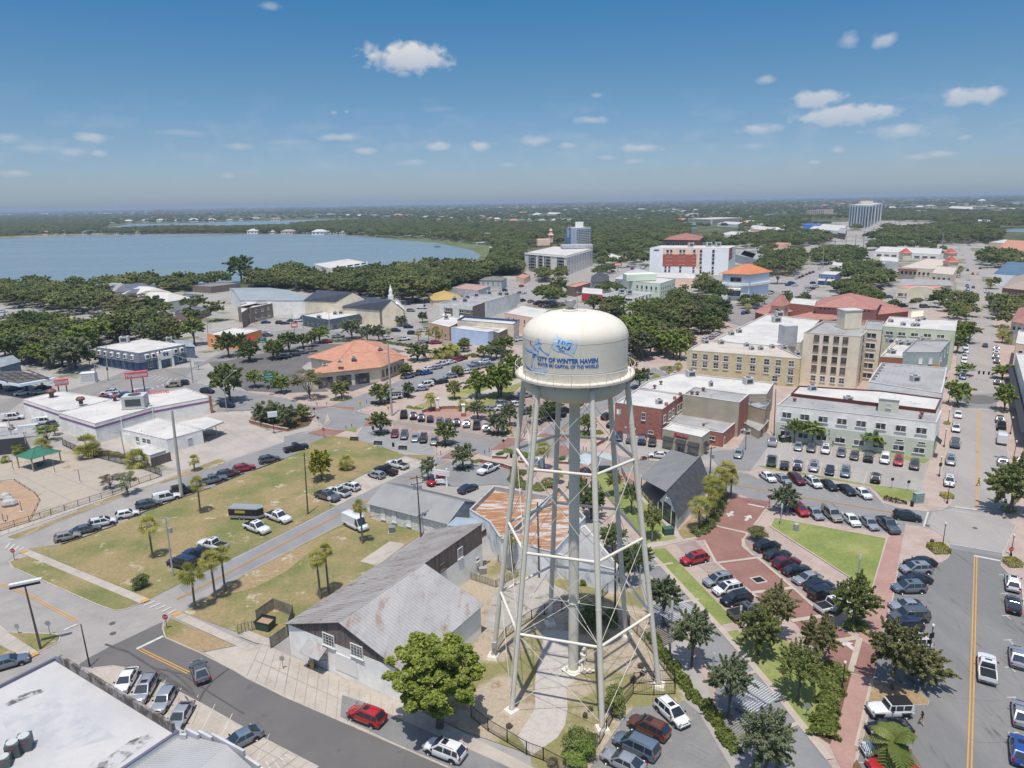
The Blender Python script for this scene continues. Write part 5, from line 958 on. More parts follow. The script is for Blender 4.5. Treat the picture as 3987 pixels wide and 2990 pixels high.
m=MB();c=P(1185,268,zF+.2);put_text(m,'Firestone',(0,0,0),(1,.25,0),(0,0,1),9,1.5,bold=.02);m.v=[(v[0],v[1],v[2]+1.5)for v in m.v];o=m.build('script_sign',RDT);o.location=(c.x,c.y,zF-.6);tag(o,'red script roof letters standing on the right garage roof','sign')
zs_=zat(945,540,P(945,650));b=polyb('filling_station','disused white filling station with a flat roof and a projecting canopy',"945,540 1298,622 1575,545 1375,488 1220,452",zs_,WWHITE,RWHITE,par=.1,cop=RWHITE)
wins(b,0,4,[zs_*.55],1.4,1.3,'hung',us=[.35,.5,.6,.9][:3],fm=FRW);wins(b,1,1,[1.3],1.3,2.4,'plain',us=[.62],gm=WGRY,name='door');wallpart(b,0,.05,.2,0,zs_*.7,.06,'shutter_door',WOFF)
cz=zs_;c=[P(x,y,cz)for x,y in((1375,488),(1590,545),(1742,482),(1610,448))];m=MB().prism([(p.x-b.o.x,p.y-b.o.y)for p in c],cz-.35,cz+.03);m.build('canopy',RWHITE,b.e)
p=P(1690,600);
for x,y in((1690,598),(1655,560)):p=P(x,y);MB().tube((p.x-b.o.x,p.y-b.o.y,0),(p.x-b.o.x,p.y-b.o.y,cz-.3),.1).build('canopy_post',WGRY,b.e)
p=P(1640,580);MB().box((p.x,p.y,.2),(6,2.2,.2),.25).build('pump_island',KERB).parent=None;bpy.data.objects['pump_island']['kind']='structure'
b=polyb('plywood_shed','small pale shed with a boarded screen beside the filling station',"pg 1015,690 1165,745 1290,705",2.6,WWHITE,RWHITE,par=.1);wallpart(b,1,-.1,1.1,0,2.2,.3,'board_screen',WWOOD,off=.8)
zc=5.2;c=[P(x,y,zc)for x,y in((-260,140),(0,165),(150,190),(428,140),(170,85),(0,92),(-200,95))];b=Bd();b.o=Vector((c[2].x,c[2].y,0));b.e=empty('fuel_canopy',b.o,0,'fuel station canopy with a dark gridded roof and white fascia at the left edge','canopy')
V=[(p.x-b.o.x,p.y-b.o.y)for p in c];MB().prism(V,zc-.9,zc-.1).build('fascia',flat('fascia_white',W(186,196,200)),b.e);cx_=sum(v[0]for v in V)/7;cy_=sum(v[1]for v in V)/7
MB().prism([(cx_+(x-cx_)*.95,cy_+(y-cy_)*.95)for x,y in V],zc-.1,zc-.02).build('deck',M('canopy_deck',A(110,112,104),A(96,98,92),scale=.3,var=.1),b.e)
m=MB()
for k in range(6):p,q=P(60+k*62,175-k*7,zc),P(-60+k*55,120-k*8,zc);m.box(((p.x+q.x)/2-b.o.x,(p.y+q.y)/2-b.o.y,zc),((q-p).length,.4,.12),math.atan2(q.y-p.y,q.x-p.x))
for k in range(3):p,q=P(-100+k*40,150-k*22,zc),P(380-k*60,150-k*22,zc);m.box(((p.x+q.x)/2-b.o.x,(p.y+q.y)/2-b.o.y,zc),((q-p).length,.4,.14),math.atan2(q.y-p.y,q.x-p.x))
m.build('roof_grid',flat('grid_maroon',A(80,50,56)),b.e)
for x,y,cl in((125,240,(.4,.03,.03)),(215,262,(.02,.05,.15)),(335,232,(.6,.4,.03)),(10,230,(.03,.04,.1))):p=P(x,y);MB().box((p.x-b.o.x,p.y-b.o.y,2.1),(.6,.6,4.2)).build('column',flat('col%d'%int(cl[0]*100),cl),b.e)
E1=P(-80,45,5.5);E2=P(160,10,5.5);R1=P(-100,-50,8.5);R2=P(110,-60,8.5);b=gable('cottage','blue-grey cottage with a pale gable roof behind the fuel canopy',P(0,60,5.0),P(165,15,5.0),P(-60,0,7),P(100,-35,7),WBLUE,M('pale_shingle',A(170,176,182),A(156,162,168),scale=.5,var=.06),nr=0);window(b.e,Vector((b.ps[1].x-b.o.x,b.ps[1].y-b.o.y,2.5))+Vector((-2,-.1,0)),Vector((.3,-1,0)),1.4,1.4)
b=polyb('workshop','low grey-roofed workshop with dark ribbed walls at the left edge',"pg -200,640 188,600 170,545",4,flat('dark_ribbed',(.05,.055,.06)),RGREY,par=.1)
b=polyb('office_hut','tiny pale hut next to the left workshop',"pg 190,600 330,590 320,520",3,WOFF,RGREY,par=.1);b=polyb('office_hut','pale flat roofed hut at the left edge by the vans',"pg -60,525 60,520 40,490",3.4,WOFF,RWHITE,par=.1)
zP=3.0;c=[P(x,y,zP)for x,y in((115,752),(240,782),(475,712),(330,690))];b=Bd();b.o=Vector((c[1].x,c[1].y,0));b.e=empty('picnic_pavilion',b.o,0,'open picnic pavilion with a green hipped roof beside the playground','pavilion');hip(b,c,4.6,M('green_metal_roof',A(70,134,112),A(62,122,102),scale=.3,var=.05),over=.1)
for p in c:d=(b.o+Vector((0,0,0)));q=p.lerp(sum(c,Vector())/4,.08);MB().box((q.x-b.o.x,q.y-b.o.y,zP/2),(.22,.22,zP)).build('post',flat('post_tan',(.4,.32,.2)),b.e)
p=sum(c,Vector())/4;MB().box((p.x-b.o.x,p.y-b.o.y,.75),(2.4,.9,.08)).box((p.x-b.o.x,p.y-b.o.y,.37),(.8,.6,.7)).build('table',WWOOD,b.e)
T('C0');zM=zat(1082,1268,P(1092,1410));zM=max(zM,7)
b=polyb('mansard_bank','blue-grey mansard-roofed corner office with white dormers',"pg 752,1222 1082,1268 1440,1200",zM,WBLUE,RWHITE,par=.1,cop=RWHITE)
MS=M('mansard_shingle',A(150,158,170,.9),A(134,142,156,.9),scale=1,var=.1,fine=2);DB=flat('deep_blue',W(52,84,110))
for i in(0,1):
 a,d,L,nr=edge(b,i);m=MB();a2,c2=a-b.o,a+d*L-b.o;z1,z0=zM-.05,zM*.55;k=1.1
 q=[Vector((a2.x,a2.y,z1))+nr*.05,Vector((c2.x,c2.y,z1))+nr*.05,Vector((c2.x,c2.y,z0))+nr*k+d*(k if i==0 else 0),Vector((a2.x,a2.y,z0))+nr*k-d*(k if i==1 else 0)];t=Vector((0,0,-.25))
 m.add(q+[q[3]+t,q[2]+t],[(0,1,2,3),(3,2,5,4)]);m.add(q,[(3,2,1,0)]);m.build('mansard',MS,b.e)
 us=[.1,.25,.4,.56,.72,.88]if i==0 else[.13,.26,.74,.88]
 for u in us:
  p=a+d*L*u+nr*.9;p=Vector((p.x-b.o.x,p.y-b.o.y,zM*.75));MB().box(p-nr*.3,(1.5,.9,1.7),math.atan2(d.y,d.x)).build('dormer',WWHITE,b.e);window(b.e,p+nr*.18,nr,1.2,1.4,'plain')
 for k2 in range(7 if i==0 else 0):wallpart(b,i,.04+k2*.15,.09+k2*.15,0,z0,.3,'pilaster',DB)
 wins(b,i,3,[1.9],1.8,1.8,'hung',us=[.2,.35,.65]if i==0 else[.2,.85])
wallpart(b,1,.34,.66,z0-.6,zM*.88,1.5,'portico',WWHITE);wallpart(b,1,.34,.38,0,z0,1.5,'portico_pier',WWHITE);wallpart(b,1,.62,.66,0,z0,1.5,'portico_pier',WWHITE);sign(b,1,.5,zM*.72,'99',2.2,1.5,flat('logo_blue',(.02,.04,.12)),'lettering',off=1.55);acu(972,1185,zM,'box',3,.2,'the mansard office roof');acu(1320,1175,zM,'box',2,.2,'the mansard office roof')
b=gable('side_office','pale shingled side wing next to the mansard office',P(1400,1215,4.5),P(1525,1222,4.5),P(1340,1165,6.3),P(1480,1170,6.3),WBLUE,MC['pale_shingle'],nr=0)
b=polyb('orange_restaurant','orange restaurant with a flat white roof and red awnings behind dark oaks',"pg 1610,1120 1850,1140 2035,1085",5.5,WORAN,RWHITE,par=.4,cop=RWHITE);wins(b,0,4,[2.8],1.4,2.2,'plain');awning(b,1,.3,.6,4.0,1,1.4,flat('red_awning',(.4,.02,.03)))
WB2=M('brown_hotel_wall',W(116,104,94),W(104,94,86),scale=.8,var=.1)
b=polyb('old_hotel','two-storey brown motel with scalloped parapets and white windows',"1880,955 1965,900 2290,850 2300,830 2060,855 1870,890",7.5,WB2,RWHITE,par=.3,cop=WB2)
T('C1');b=polyb('old_hotel','two-storey brown motel block with a curved parapet facing the street',"pg -70,912 30,918 340,850",7.6,WB2,RWHITE,par=.4,cop=WB2);wins(b,1,6,[5.4,2.2],1.6,1.5,'hung');
b=polyb('brick_extension','small brown extension with an outside stair beside the motel',"pg 365,885 400,895 488,880",6,WB2,RWHITE,par=.4,cop=RWHITE);wins(b,1,3,[4],1,1.2)
b=gable('metal_hall','long pale metal hall behind the brown motel',P(-50,860,9),P(520,860,9),P(-100,780,11),P(330,778,11),WWHITE,M('blue_grey_metal',A(170,180,184),A(160,170,176),scale=.1,var=.03),nr=30,rr=.03,over=.2)
b=gable('church_hall','church hall with a tall dark gable roof and beige walls',P(440,860,10),P(690,872,10),P(550,778,15),P(830,795,15),WCREAM,M('blue_slate',A(84,90,104),A(74,80,94),scale=.5,var=.08),nr=0,rr=.03)
b=gable('church','church with a slate roof, columned brick front and a white spire',P(740,915,7.5),P(1040,935,7.5),P(800,815,12.5),P(1130,855,12.5),WCREAM,MC['blue_slate'],nr=0)
a=P(1232,900,9);b2=b
pf=polyb('x','',"pg 1035,935 1235,925 1180,850",7.5,WBRN,RGREY,par=.05,parent=b);pf.o=b.o
for u in(.45,.58,.72,.86,.98):a,d,L,nr=edge(pf,0);p=a+d*L*u+nr*1.6;MB().tube((p.x-b.o.x,p.y-b.o.y,0),(p.x-b.o.x,p.y-b.o.y,7),.35,n=10).build('column',WWHITE,b.e)
a,d,L,nr=edge(pf,0);p0=a+d*L*.42+nr*1.9-b.o;p1=a+d*L*1.02+nr*1.9-b.o;ap_=(p0+p1)/2;V=[Vector((p0.x,p0.y,7)),Vector((p1.x,p1.y,7)),Vector((ap_.x,ap_.y,10.5))];bk=-nr*9
MB().add(V+[v+bk for v in V],[(0,1,2),(0,2,5,3),(1,4,5,2),(0,3,4,1)]).build('portico',WWHITE,b.e)
sp=P(1125,850,12);sx_,sy_=sp.x-b.o.x,sp.y-b.o.y;gt=zat(1120,732,sp);m=MB().box((sx_,sy_,12.5),(2.4,2.4,3)).box((sx_,sy_,15),(1.5,1.5,2.5)).lathe([(.8,0),(.5,1),(.03,gt-16.2)],(sx_,sy_,16.2),8);m.build('spire',WWHITE,b.e)
b=polyb('mansard_shops','low shop row with a dark teal mansard and white pillars by the highway',"pg 430,975 640,1010 960,950",4.8,WGRY,RWHITE,par=.2,cop=M('teal_mansard',A(60,78,92),A(52,70,84),scale=.5,var=.08))
for i in(0,1):
 a,d,L,nr=edge(b,i);awning(b,i,0,1,4.9,1.6,1.8,MC['teal_mansard'],'mansard');wins(b,i,5,[1.3],2.6,1.8,'plain',gm=GLB)
for x,y in((700,945),(690,970),(735,965),(565,1000)):acu(x,y,4.6,'box',2,.1,'the low shop row')
b=polyb('storefront_block','two-storey brick and white shopping block with a bright rimmed roof',"pg 1500,882 1862,868 2105,800",8.5,WOFF,RGREY,par=.4,cop=RWHITE)
b=polyb('storefront_block','brick-footed corner store with striped awnings and a white cornice',"pg 1500,880 1760,905 1860,870",8.3,WBRN,RGREY,par=.4,cop=RWHITE);wallpart(b,0,0,1,6.3,8.1,.2,'cornice_band',WOFF);wallpart(b,0,.42,.6,0,8.3,.4,'entrance_panel',WOFF);wins(b,0,4,[5.3],3,1.2,'vert',us=[.1,.25,.68,.86]);[awning(b,0,u,u+.14,3.3,.8,1.2,flat('striped_awning',(.6,.58,.55)))for u in(.04,.22,.64,.82)];wins(b,0,4,[1.5],3,2,'plain',us=[.1,.28,.7,.88])
for x,y in((1620,862),(1700,872),(1720,845),(1790,830),(1890,812),(1975,820),(2025,822)):acu(x,y,8.2,'box',2.6,.1,'the bright rimmed roof')
b=polyb('beige_store','two-storey beige store with stepped parapet and arched windows behind the tank',"pg 2010,955 2240,995 2360,930",8.2,WPINK,RWHITE,par=.3);wins(b,0,5,[5.6],1.0,2.0,'plain');
b=polyb('tan_brick_store','low tan brick store with a white roof among sabal palms',"pg 1415,1030 1580,1065 1712,1000",6.2,M('tan_brick',W(176,146,116),W(164,134,106),scale=.6,var=.06),RWHITE,par=.5,cop=RWHITE);acu(1555,1000,6,'box',2,.1,'the tan brick store');wins(b,0,3,[2],1.5,2,'plain')
b=polyb('blue_store','pale blue painted store with a white roof and black entrance',"pg 1590,1070 1880,1105 1970,1085",6.2,M('pale_blue_wall',W(160,176,196),W(150,166,188),scale=.4,var=.03),RWHITE,par=.3,cop=RWHITE)
b=polyb('blue_store','white-roofed hall with a blue parapet and cream two-storey front',"pg 1640,1010 2080,1045 2120,1010",8,WCREAM,RWHITE,par=.9,cop=flat('blue_parapet',A(66,96,140)));wins(b,1,2,[5.5],1.3,2.0,'plain')
wallpart(b,0,0,1,0,.1,.1,'plinth',WGRY)
b=polyb('white_fronted_row','white-roofed shops with dark fronts beside the yellow-green tree',"pg 1760,1060 1965,1110 2070,1060",6,WBRN,RWHITE,par=.2,cop=RWHITE);wins(b,1,2,[1.6],4,2.2,'vert',fm=FRG)
b=polyb('yellow_tent_store','shop under a sandy hipped roof by the far street',"pg 1450,860 1690,850 1640,810",3.5,WCREAM,RWHITE,par=.1);hip(b,b.ps,7,M('sand_roof',A(206,174,110),None,var=.05))
b=polyb('garage_block','flat-roofed grey block with a reddish roof beyond the sandy hipped roof',"pg 1600,760 1800,780 1900,745",6.5,WGRY,M('pink_roof',A(200,160,146),None,var=.06),par=.4,cop=WGRY);wins(b,0,4,[2],1,1.6,'plain')
b=polyb('hipped_office','two-storey grey office with a brown hipped roof above the street junction',"pg 1815,700 1985,705 2025,685",6,WGRY,WGRY,par=.1);hip(b,b.ps,8,M('brown_hip',A(140,136,128),None,var=.08));wins(b,0,4,[4],1.2,1.6,'hung')
b=polyb('lake_condominium','four-storey white condominium with long dark balconies facing the lake',"pg 520,575 660,610 935,565",(1,655,700),WWHITE,RWHITE,par=.4,cop=WWHITE)
for k in range(4):z=b.z*(.14+.235*k);wallpart(b,1,.03,.97,z,z+1.7,.05,'shaded_gallery',GLS);wallpart(b,1,.03,.97,z-.5,z+.3,1.2,'balcony',WWHITE)
for u in(.0,.2,.4,.6,.8,1):wallpart(b,1,u-.012,u+.012,0,b.z+.8,1.3,'fin_wall',WWHITE)
T('C1');zB=5.2;ZR=8.6
def hiproof(name,label,s,zE,zR_,wall,roof,parent=None,over=.8,inset=None):
 c=[P(*map(float,k.split(',')),zE)for k in s.split()]
 if len(c)==3:c.append(c[0]+c[2]-c[1])
 b=Bd();cc=sum(c,Vector())/4;b.ps=c;b.z=zE
 b.o=parent.o if parent else Vector((cc.x,cc.y,0));b.e=parent.e if parent else empty(name,b.o,0,label,'building')
 ar=sum(c[i].x*c[(i+1)%4].y-c[(i+1)%4].x*c[i].y for i in range(4));b.sg=1 if ar>0 else-1
 q=[p.lerp(cc,.04)for p in c];MB().prism([(p.x-b.o.x,p.y-b.o.y)for p in q],0,zE-.05).build('wall',wall,b.e);hip(b,c,zR_,roof,over=over,inset=inset);b.ps=q;return b
WBK=M('bank_wall',W(190,178,156),W(178,166,144),scale=.4,var=.05)
b=hiproof('bank','drive-through bank with broad terracotta hipped roofs',"485,1300 720,1335 1240,1310 1040,1185",zB,10.5,WBK,RORAN,inset=11)
k=hiproof('','',"440,1440 1040,1375 1240,1300 940,1280",zB,8.8,WBK,RORAN,b,inset=8)
wins(k,1,6,[2.4],1.6,2.8,'vert',fm=WBK)
for u in(.25,.5,.75):wallpart(k,0,u-.1,u+.1,0,3.6,.05,'drive_bay',GLS)
m=MB()
for x,y in((835,1212),(940,1225),(725,1340),(835,1312),(610,1370),(1040,1237)):acu(x,y,8,'box',1.6,.2,'the terracotta bank roof',h=.5)
T('C2')
b=polyb('apartment_block','six-storey grey and white apartment block with dark balconies and a terracotta cupola',"pg 245,485 572,512 775,455",(1,560,665),M('apartment_wall',W(196,188,178),W(186,178,168),scale=.1,var=.04),RWHITE,par=.5,cop=M('tan_cornice',A(214,180,160),None,var=.04))
fl=b.z/6.2
for r in range(5):
 z=fl*(r+.7)+1;wins(b,0,6,[z],2.0,2.1,'vert',us=[.12,.27,.5,.62,.8,.93],simple=True)
 for u in(.2,.4,.58,.87):wallpart(b,0,u-.045,u+.045,z-1.3,z+1.4,.06,'balcony_recess',GLS);wallpart(b,0,u-.05,u+.05,z-1.3,z-.3,1.0,'balcony',FRG)
 wins(b,1,9,[z],1.3,2.0,'vert',simple=True)
wallpart(b,0,0,1,b.z*.9,b.z*.94,.3,'string_course',WWHITE);wallpart(b,1,0,1,b.z*.9,b.z*.94,.3,'string_course',WWHITE)
p=P(390,430,b.z);MB().box((p.x-b.o.x,p.y-b.o.y,b.z+3),(12,8,6),.1).build('penthouse',WPINK,b.e);p=P(650,450,b.z);MB().box((p.x-b.o.x,p.y-b.o.y,b.z+1.5),(28,10,3),.1).build('penthouse',WGRY,b.e)
p=P(430,420,b.z);MB().box((p.x-b.o.x+3,p.y-b.o.y+8,b.z+4.5),(4,4,7)).lathe([(3,8),(3.1,8.4),(1.9,9.5),(1.5,11),(1.5,12.4),(1.9,12.6),(0.05,15)],(p.x-b.o.x+3,p.y-b.o.y+8,b.z),10).build('cupola',M('cupola_terracotta',W(200,170,150,1.1),None,var=.05),b.e)
b=polyb('slab_tower','ten-storey blue and white slab tower numbered 650 near the lake',"pg 565,292 648,296 762,287",(1,645,440),M('tower_grey',W(170,176,184),None,var=.03),RWHITE,par=.5,cop=RWHITE)
wallpart(b,0,0,.5,0,b.z-.2,.3,'blue_panel',flat('panel_blue',W(90,116,150)))
for i,ch in enumerate('650'):
 m=MB();a,d,L,nr=edge(b,0);c=a+d*L*.27+nr*.5;put_text(m,ch,Vector((c.x-b.o.x,c.y-b.o.y,b.z*(.86-.13*i))),d,(0,0,1),5,6.5,bold=.03);m.build('numeral',WWHITE,b.e)
for u in(.08,.2,.32,.45,.58,.7,.82,.95):wallpart(b,1,u-.03,u+.03,1,b.z-1.5,.2,'window_strip',GLS if u>.15 else flat('panel_blue',W(90,116,150)))
for r in range(9):wallpart(b,1,.0,1,3+r*b.z/10.5,3.8+r*b.z/10.5,.35,'floor_band',WWHITE)
p=P(670,288,b.z);MB().box((p.x-b.o.x,p.y-b.o.y,b.z+3),(10,8,7)).build('penthouse',WWHITE,b.e)
b=polyb('hotel','white seven-storey hotel with a large brick-red panel on its front',"pg 1222,450 1838,452 1892,432",(0,1222,655),M('hotel_white',W(206,206,208),W(198,198,200),scale=.2,var=.02),RWHITE,par=.5,cop=WWHITE)
wallpart(b,0,.17,.6,b.z*.31,b.z*.76,.12,'red_panel',M('hotel_red',W(160,88,74,1.2),W(152,82,70,1.2),scale=.3,var=.05));wallpart(b,0,.17,.6,b.z*.76,b.z*.985,.06,'peach_panel',WPINK);wallpart(b,0,.6,.67,b.z*.25,b.z*.985,.06,'peach_panel',WPINK);wallpart(b,1,0,.5,b.z*.55,b.z*.99,.1,'red_panel',MC['hotel_red'])
zz=[b.z*f for f in(.88,.73,.59,.45)];a,d,L,nr=edge(b,0)
for z in zz:wins(b,0,1,[z],2.0,2.6,'plain',us=[.23,.275,.395,.44,.57,.655,.81],simple=True)
for z in(b.z*.27,b.z*.13):wins(b,0,1,[z],1.7,2.4,'plain',us=[.21,.26,.4,.57,.66,.81],simple=True)
wins(b,1,6,zz+[b.z*.25],1.4,2.4,'plain',simple=True)
sign(b,0,.085,b.z*.93,'SUITES',8,1.6,flat('sign_pale',(.5,.5,.4)),'lettering',back=flat('sign_dark_blue',(.03,.06,.12)))if False else wallpart(b,0,.05,.12,b.z*.9,b.z*.94,.2,'signboard',flat('sign_dark_blue',(.03,.06,.12)))
for x,y in((1540,440),(1680,436),(1750,436)):acu(x,y,b.z,'box',4,.1,'the white hotel roof')
b=hiproof('orange_roof_hall','white hall with a bright orange hipped roof and open upper galleries',"1780,650 2000,655 2160,635",15,20,M('gallery_white',W(190,196,204),None,var=.03),RBRO,over=1.8)
for i in(0,):wallpart(b,i,.3,.7,10.5,13,.1,'gallery_opening',GLS);wallpart(b,i,.28,.7,2.5,6,.1,'entrance_glazing',GLS);wallpart(b,i,0,1,8.4,9.8,1.2,'balcony',WWHITE);wallpart(b,i,.25,.72,6,7,3,'canopy',WWHITE)
wallpart(b,1,0,1,8.4,9.8,1.2,'balcony',WWHITE)
b=polyb('green_apartments','pale green three-storey block with red-capped dormers on its street side',"pg 1060,705 1300,728 1420,690",(1,1290,838),M('pale_sage',W(180,190,172),None,var=.04),RWHITE,par=.4,cop=RWHITE);wins(b,0,5,[b.z*.62],1.5,2.4,'plain',u0=.2,simple=True);wins(b,1,8,[b.z*.25,b.z*.6],1.6,2.2,'vert',simple=True);p=P(1140,700,b.z);MB().box((p.x-b.o.x,p.y-b.o.y,b.z+2),(19,9,4),.1).build('penthouse',MC['pale_sage'],b.e)
b=polyb('white_office','two-storey white office with a railed flat roof under dense oaks',"pg 825,818 1090,838 1240,800",(1,1095,900),WWHITE,RGREY,par=.5,cop=WWHITE);wins(b,0,4,[b.z*.7],7,1.6,'vert',simple=True);wins(b,1,5,[b.z*.7,b.z*.3],2,2,'plain',simple=True);acu(1000,800,b.z,'box',3,.1,'the railed office roof');acu(1060,808,b.z,'box',3,.1,'the railed office roof')
b=polyb('low_pavilion','low white-roofed pavilion left of the railed office',"pg 690,800 850,815 850,770",5,RWHITE and flat('red_low_wall',W(160,50,60)),RWHITE,par=.2,cop=RWHITE)
b=hiproof('curved_hall','white low hall with a grey curved entrance gable in front of the hotel',"945,690 1140,700 1230,640",6,9,WWHITE,M('pale_hip',A(208,208,210),None,var=.03))
b=polyb('striped_centre','broad low white-roofed centre right below the white hotel',"pg 1140,672 1560,690 1600,650",5,WPINK,RWHITE,par=.2,cop=RWHITE)
b=hiproof('dark_hip_house','grey house with a dark hipped roof among trees',"760,715 900,712 900,670",5,9,WGRY,RDARK)
b=hiproof('brick_church','brick church with a red hipped roof and a green-grey steeple',"1330,385 1600,390 1640,362",12,17,WBRICK,M('church_roof',A(180,124,112),None,var=.06));wins(b,0,6,[6],3,6,'plain',simple=True)
p=P(1560,400,0);z1=zat(1562,242,p);q=Vector((p.x-b.o.x,p.y-b.o.y,0));MB().box((q.x,q.y,z1*.32),(9,9,z1*.64)).build('belfry',M('belfry',W(110,110,96),None,var=.08),b.e);MB().lathe([(4,z1*.64),(3.2,z1*.7),(3.2,z1*.8),(3.6,z1*.81),(.1,z1)],(q.x,q.y,0),8).build('spire',M('verdigris',W(90,110,100),None,var=.05),b.e)
b=polyb('care_home','long five-storey cream block far beyond the brick church',"pg 1515,222 1700,226 1940,214",(0,1515,262),WCREAM,RWHITE,par=.4,cop=RWHITE)
for r in range(4):wallpart(b,0,.04,.96,b.z*(.14+.22*r),b.z*(.22+.22*r),.3,'window_band',FRG);wallpart(b,1,.04,.96,b.z*(.14+.22*r),b.z*(.22+.22*r),.3,'window_band',FRG)
def small(tile,items,group):
 T(tile)
 for(s,z,wm,rm,lab)in items:polyb('building',lab,'pg '+s,z,wm,rm,par=.3,cop=rm)
small('C0',[("1490,742 1640,752 1870,725",4.5,WBRN,M('brown_grey_roof',A(150,142,134),None,var=.08),'long low brown-roofed lakeside hall'),("1370,850 1500,862 1560,815",4,WBRN,RSLATE,'slate-roofed low office left of the motel'),("1010,800 1150,812 1240,778",4,WOFF,RGREY,'grey-roofed lakeside bungalow among oaks'),("1360,950 1520,962 1640,915",4,WBRN,RSLATE,'broad slate-roofed clinic by the left street'),("700,790 760,795 780,770",4,WWHITE,RWHITE,'tiny white-roofed house in the left woods')],'')
small('C2',[("1745,345 1900,350 2000,325",6,WWHITE,RWHITE,'pale flat-roofed shop left of the long street beyond the hotel'),("2005,300 2130,312 2200,290",9,WPINK,RWHITE,'two-storey cream block beyond the hotel, right of the long shop'),("1745,260 1900,268 1960,250",6,WWHITE,RWHITE,'white shed in front of the long cream block'),("1460,262 1560,262 1600,245",7,WBRN,RSLATE,'slate-roofed hall beside the long cream block'),("1880,500 2050,540 2110,500",7,WGRY,RGREY,'grey-roofed store right of the white hotel'),("1500,190 1560,190 1600,180",8,WWHITE,RWHITE,'far white shed behind the long cream block'),("870,510 960,540 1010,520",5,WWHITE,RWHITE,'white tented market hall left of the white hotel'),("1020,495 1160,505 1220,480",5,WPINK,RWHITE,'small pink shop touching the white hotel trees'),("570,745 640,755 760,720",6,WBRN,RORAN,'low brick restaurant with terracotta edges by the crossing'),("180,672 240,690 290,665",4,WPINK,RORAN,'tiny terracotta roofed kiosk by the apartment block'),("0,850 130,830 210,800",6,WWHITE,RGREY,'white-walled unit at the near end of the bright rimmed roof'),("420,185 520,190 525,175",8,WCREAM,RWHITE,'far cream hall beyond the second lake'),("300,190 350,195 380,180",8,WWHITE,RWHITE,'far white gabled hall beyond the second lake')],'')
T('C3')
b=polyb('highrise','fifteen-storey pale high-rise with tall dark window strips',"pg 858,115 1010,118 1112,98",(1,1000,300),M('highrise_wall',W(206,202,186,1.7),None,var=.03),RWHITE,par=.5,cop=M('highrise_cap',A(226,200,180),None,var=.03))
for u in(.09,.22,.36,.52,.66,.79,.93):wallpart(b,0,u-.031,u+.031,b.z*.05,b.z*.93,.25,'window_strip',M('strip_glass',(.04,.045,.05),(.13,.13,.13),scale=.35,var=0,rough=.3,stretch=(.1,.1,1.5)))
for u in(.1,.3,.55,.78):wallpart(b,1,u-.07,u+.07,b.z*.05,b.z*.93,.25,'window_strip',MC['strip_glass'])
p=P(980,108,b.z);MB().box((p.x-b.o.x,p.y-b.o.y,b.z+3),(24,10,6)).build('penthouse',WCREAM,b.e)
b=polyb('midrise','pink seven-storey slab block left of the pale high-rise',"pg 520,160 655,152 730,146",(1,655,205),WPINK,RWHITE,par=.4)
for u in range(9):wallpart(b,0,.04+u*.11,.10+u*.11,2,b.z*.92,.3,'window_strip',FRG)
b=hiproof('red_roofed_centre','brick-based civic centre with a broad red tile roof and clerestory',"380,990 700,1010 1330,940 1090,870",5,9,WBRICK,RRED,over=1,inset=20)
k=hiproof('','',"585,905 1050,930 1105,858 640,850",9.6,14,M('clerestory',W(160,110,100),None,var=.05),RRED,b,over=1.0);wins(k,0,12,[8.6],1.0,1.0,'plain',fm=FRW,simple=True)
k=hiproof('','',"240,895 340,905 385,885",9,13.5,M('turret_wall',W(196,160,140),None,var=.05),RRED,b,over=.8);wins(k,0,1,[6.8],1.8,1.8,'plain',simple=True);wins(k,1,1,[6.8],1.8,1.8,'plain',simple=True);
k=hiproof('','',"115,945 260,990 400,940 240,880",4.5,7,WBRICK,RRED,b,over=.8)
k=polyb('x','',"pg 385,880 580,900 600,855",7,WBRICK,RWHITE,par=.2,parent=b)
b=polyb('arcaded_mall','beige arcaded mall with a cream roof and three red pyramid turrets',"pg 1240,600 1500,615 1690,540",8,WCREAM,M('mall_roof',A(222,208,194),None,var=.05),par=.5)
wins(b,0,7,[4.5],1.8,2.4,'plain',simple=True);wallpart(b,0,.0,.55,5.8,7.3,2.0,'tile_eave',RRED)
for x,y in((1285,512),(1635,515),(1638,588)):p=P(x,y+8,8);c=[p+Vector((a*3.6,b_*3.6,3))for a,b_ in((-1,-1),(1,-1),(1,1),(-1,1))];MB().box((p.x-b.o.x,p.y-b.o.y,9),(6.6,6.6,6)).build('turret',WCREAM,b.e);hip(b,c,15,flat('turret_red',A(206,96,84)),over=.4,name='turret_roof')
b=polyb('arcaded_mall','beige two-storey front wing of the arcaded mall with small square windows',"pg 1490,645 1660,660 1690,600",8.5,WCREAM,MC['mall_roof'],par=.4);wins(b,0,4,[5.5],1.8,1.8,'plain',simple=True)
b=polyb('surgery_centre','low clinic with an arched cream front, grey roof deck and coral eaves',"pg 1222,760 1500,770 1690,720",6,WCREAM,M('coral_eave',A(226,160,140),None,var=.05),par=.1);MB().add([rel(b,P(x,y,6.1))for x,y in((1262,690),(1630,700),(1665,745),(1250,738))],[(0,3,2,1)]).build('roof_deck',RGREY,b.e);wins(b,0,5,[2.2],3,2,'plain',simple=True)
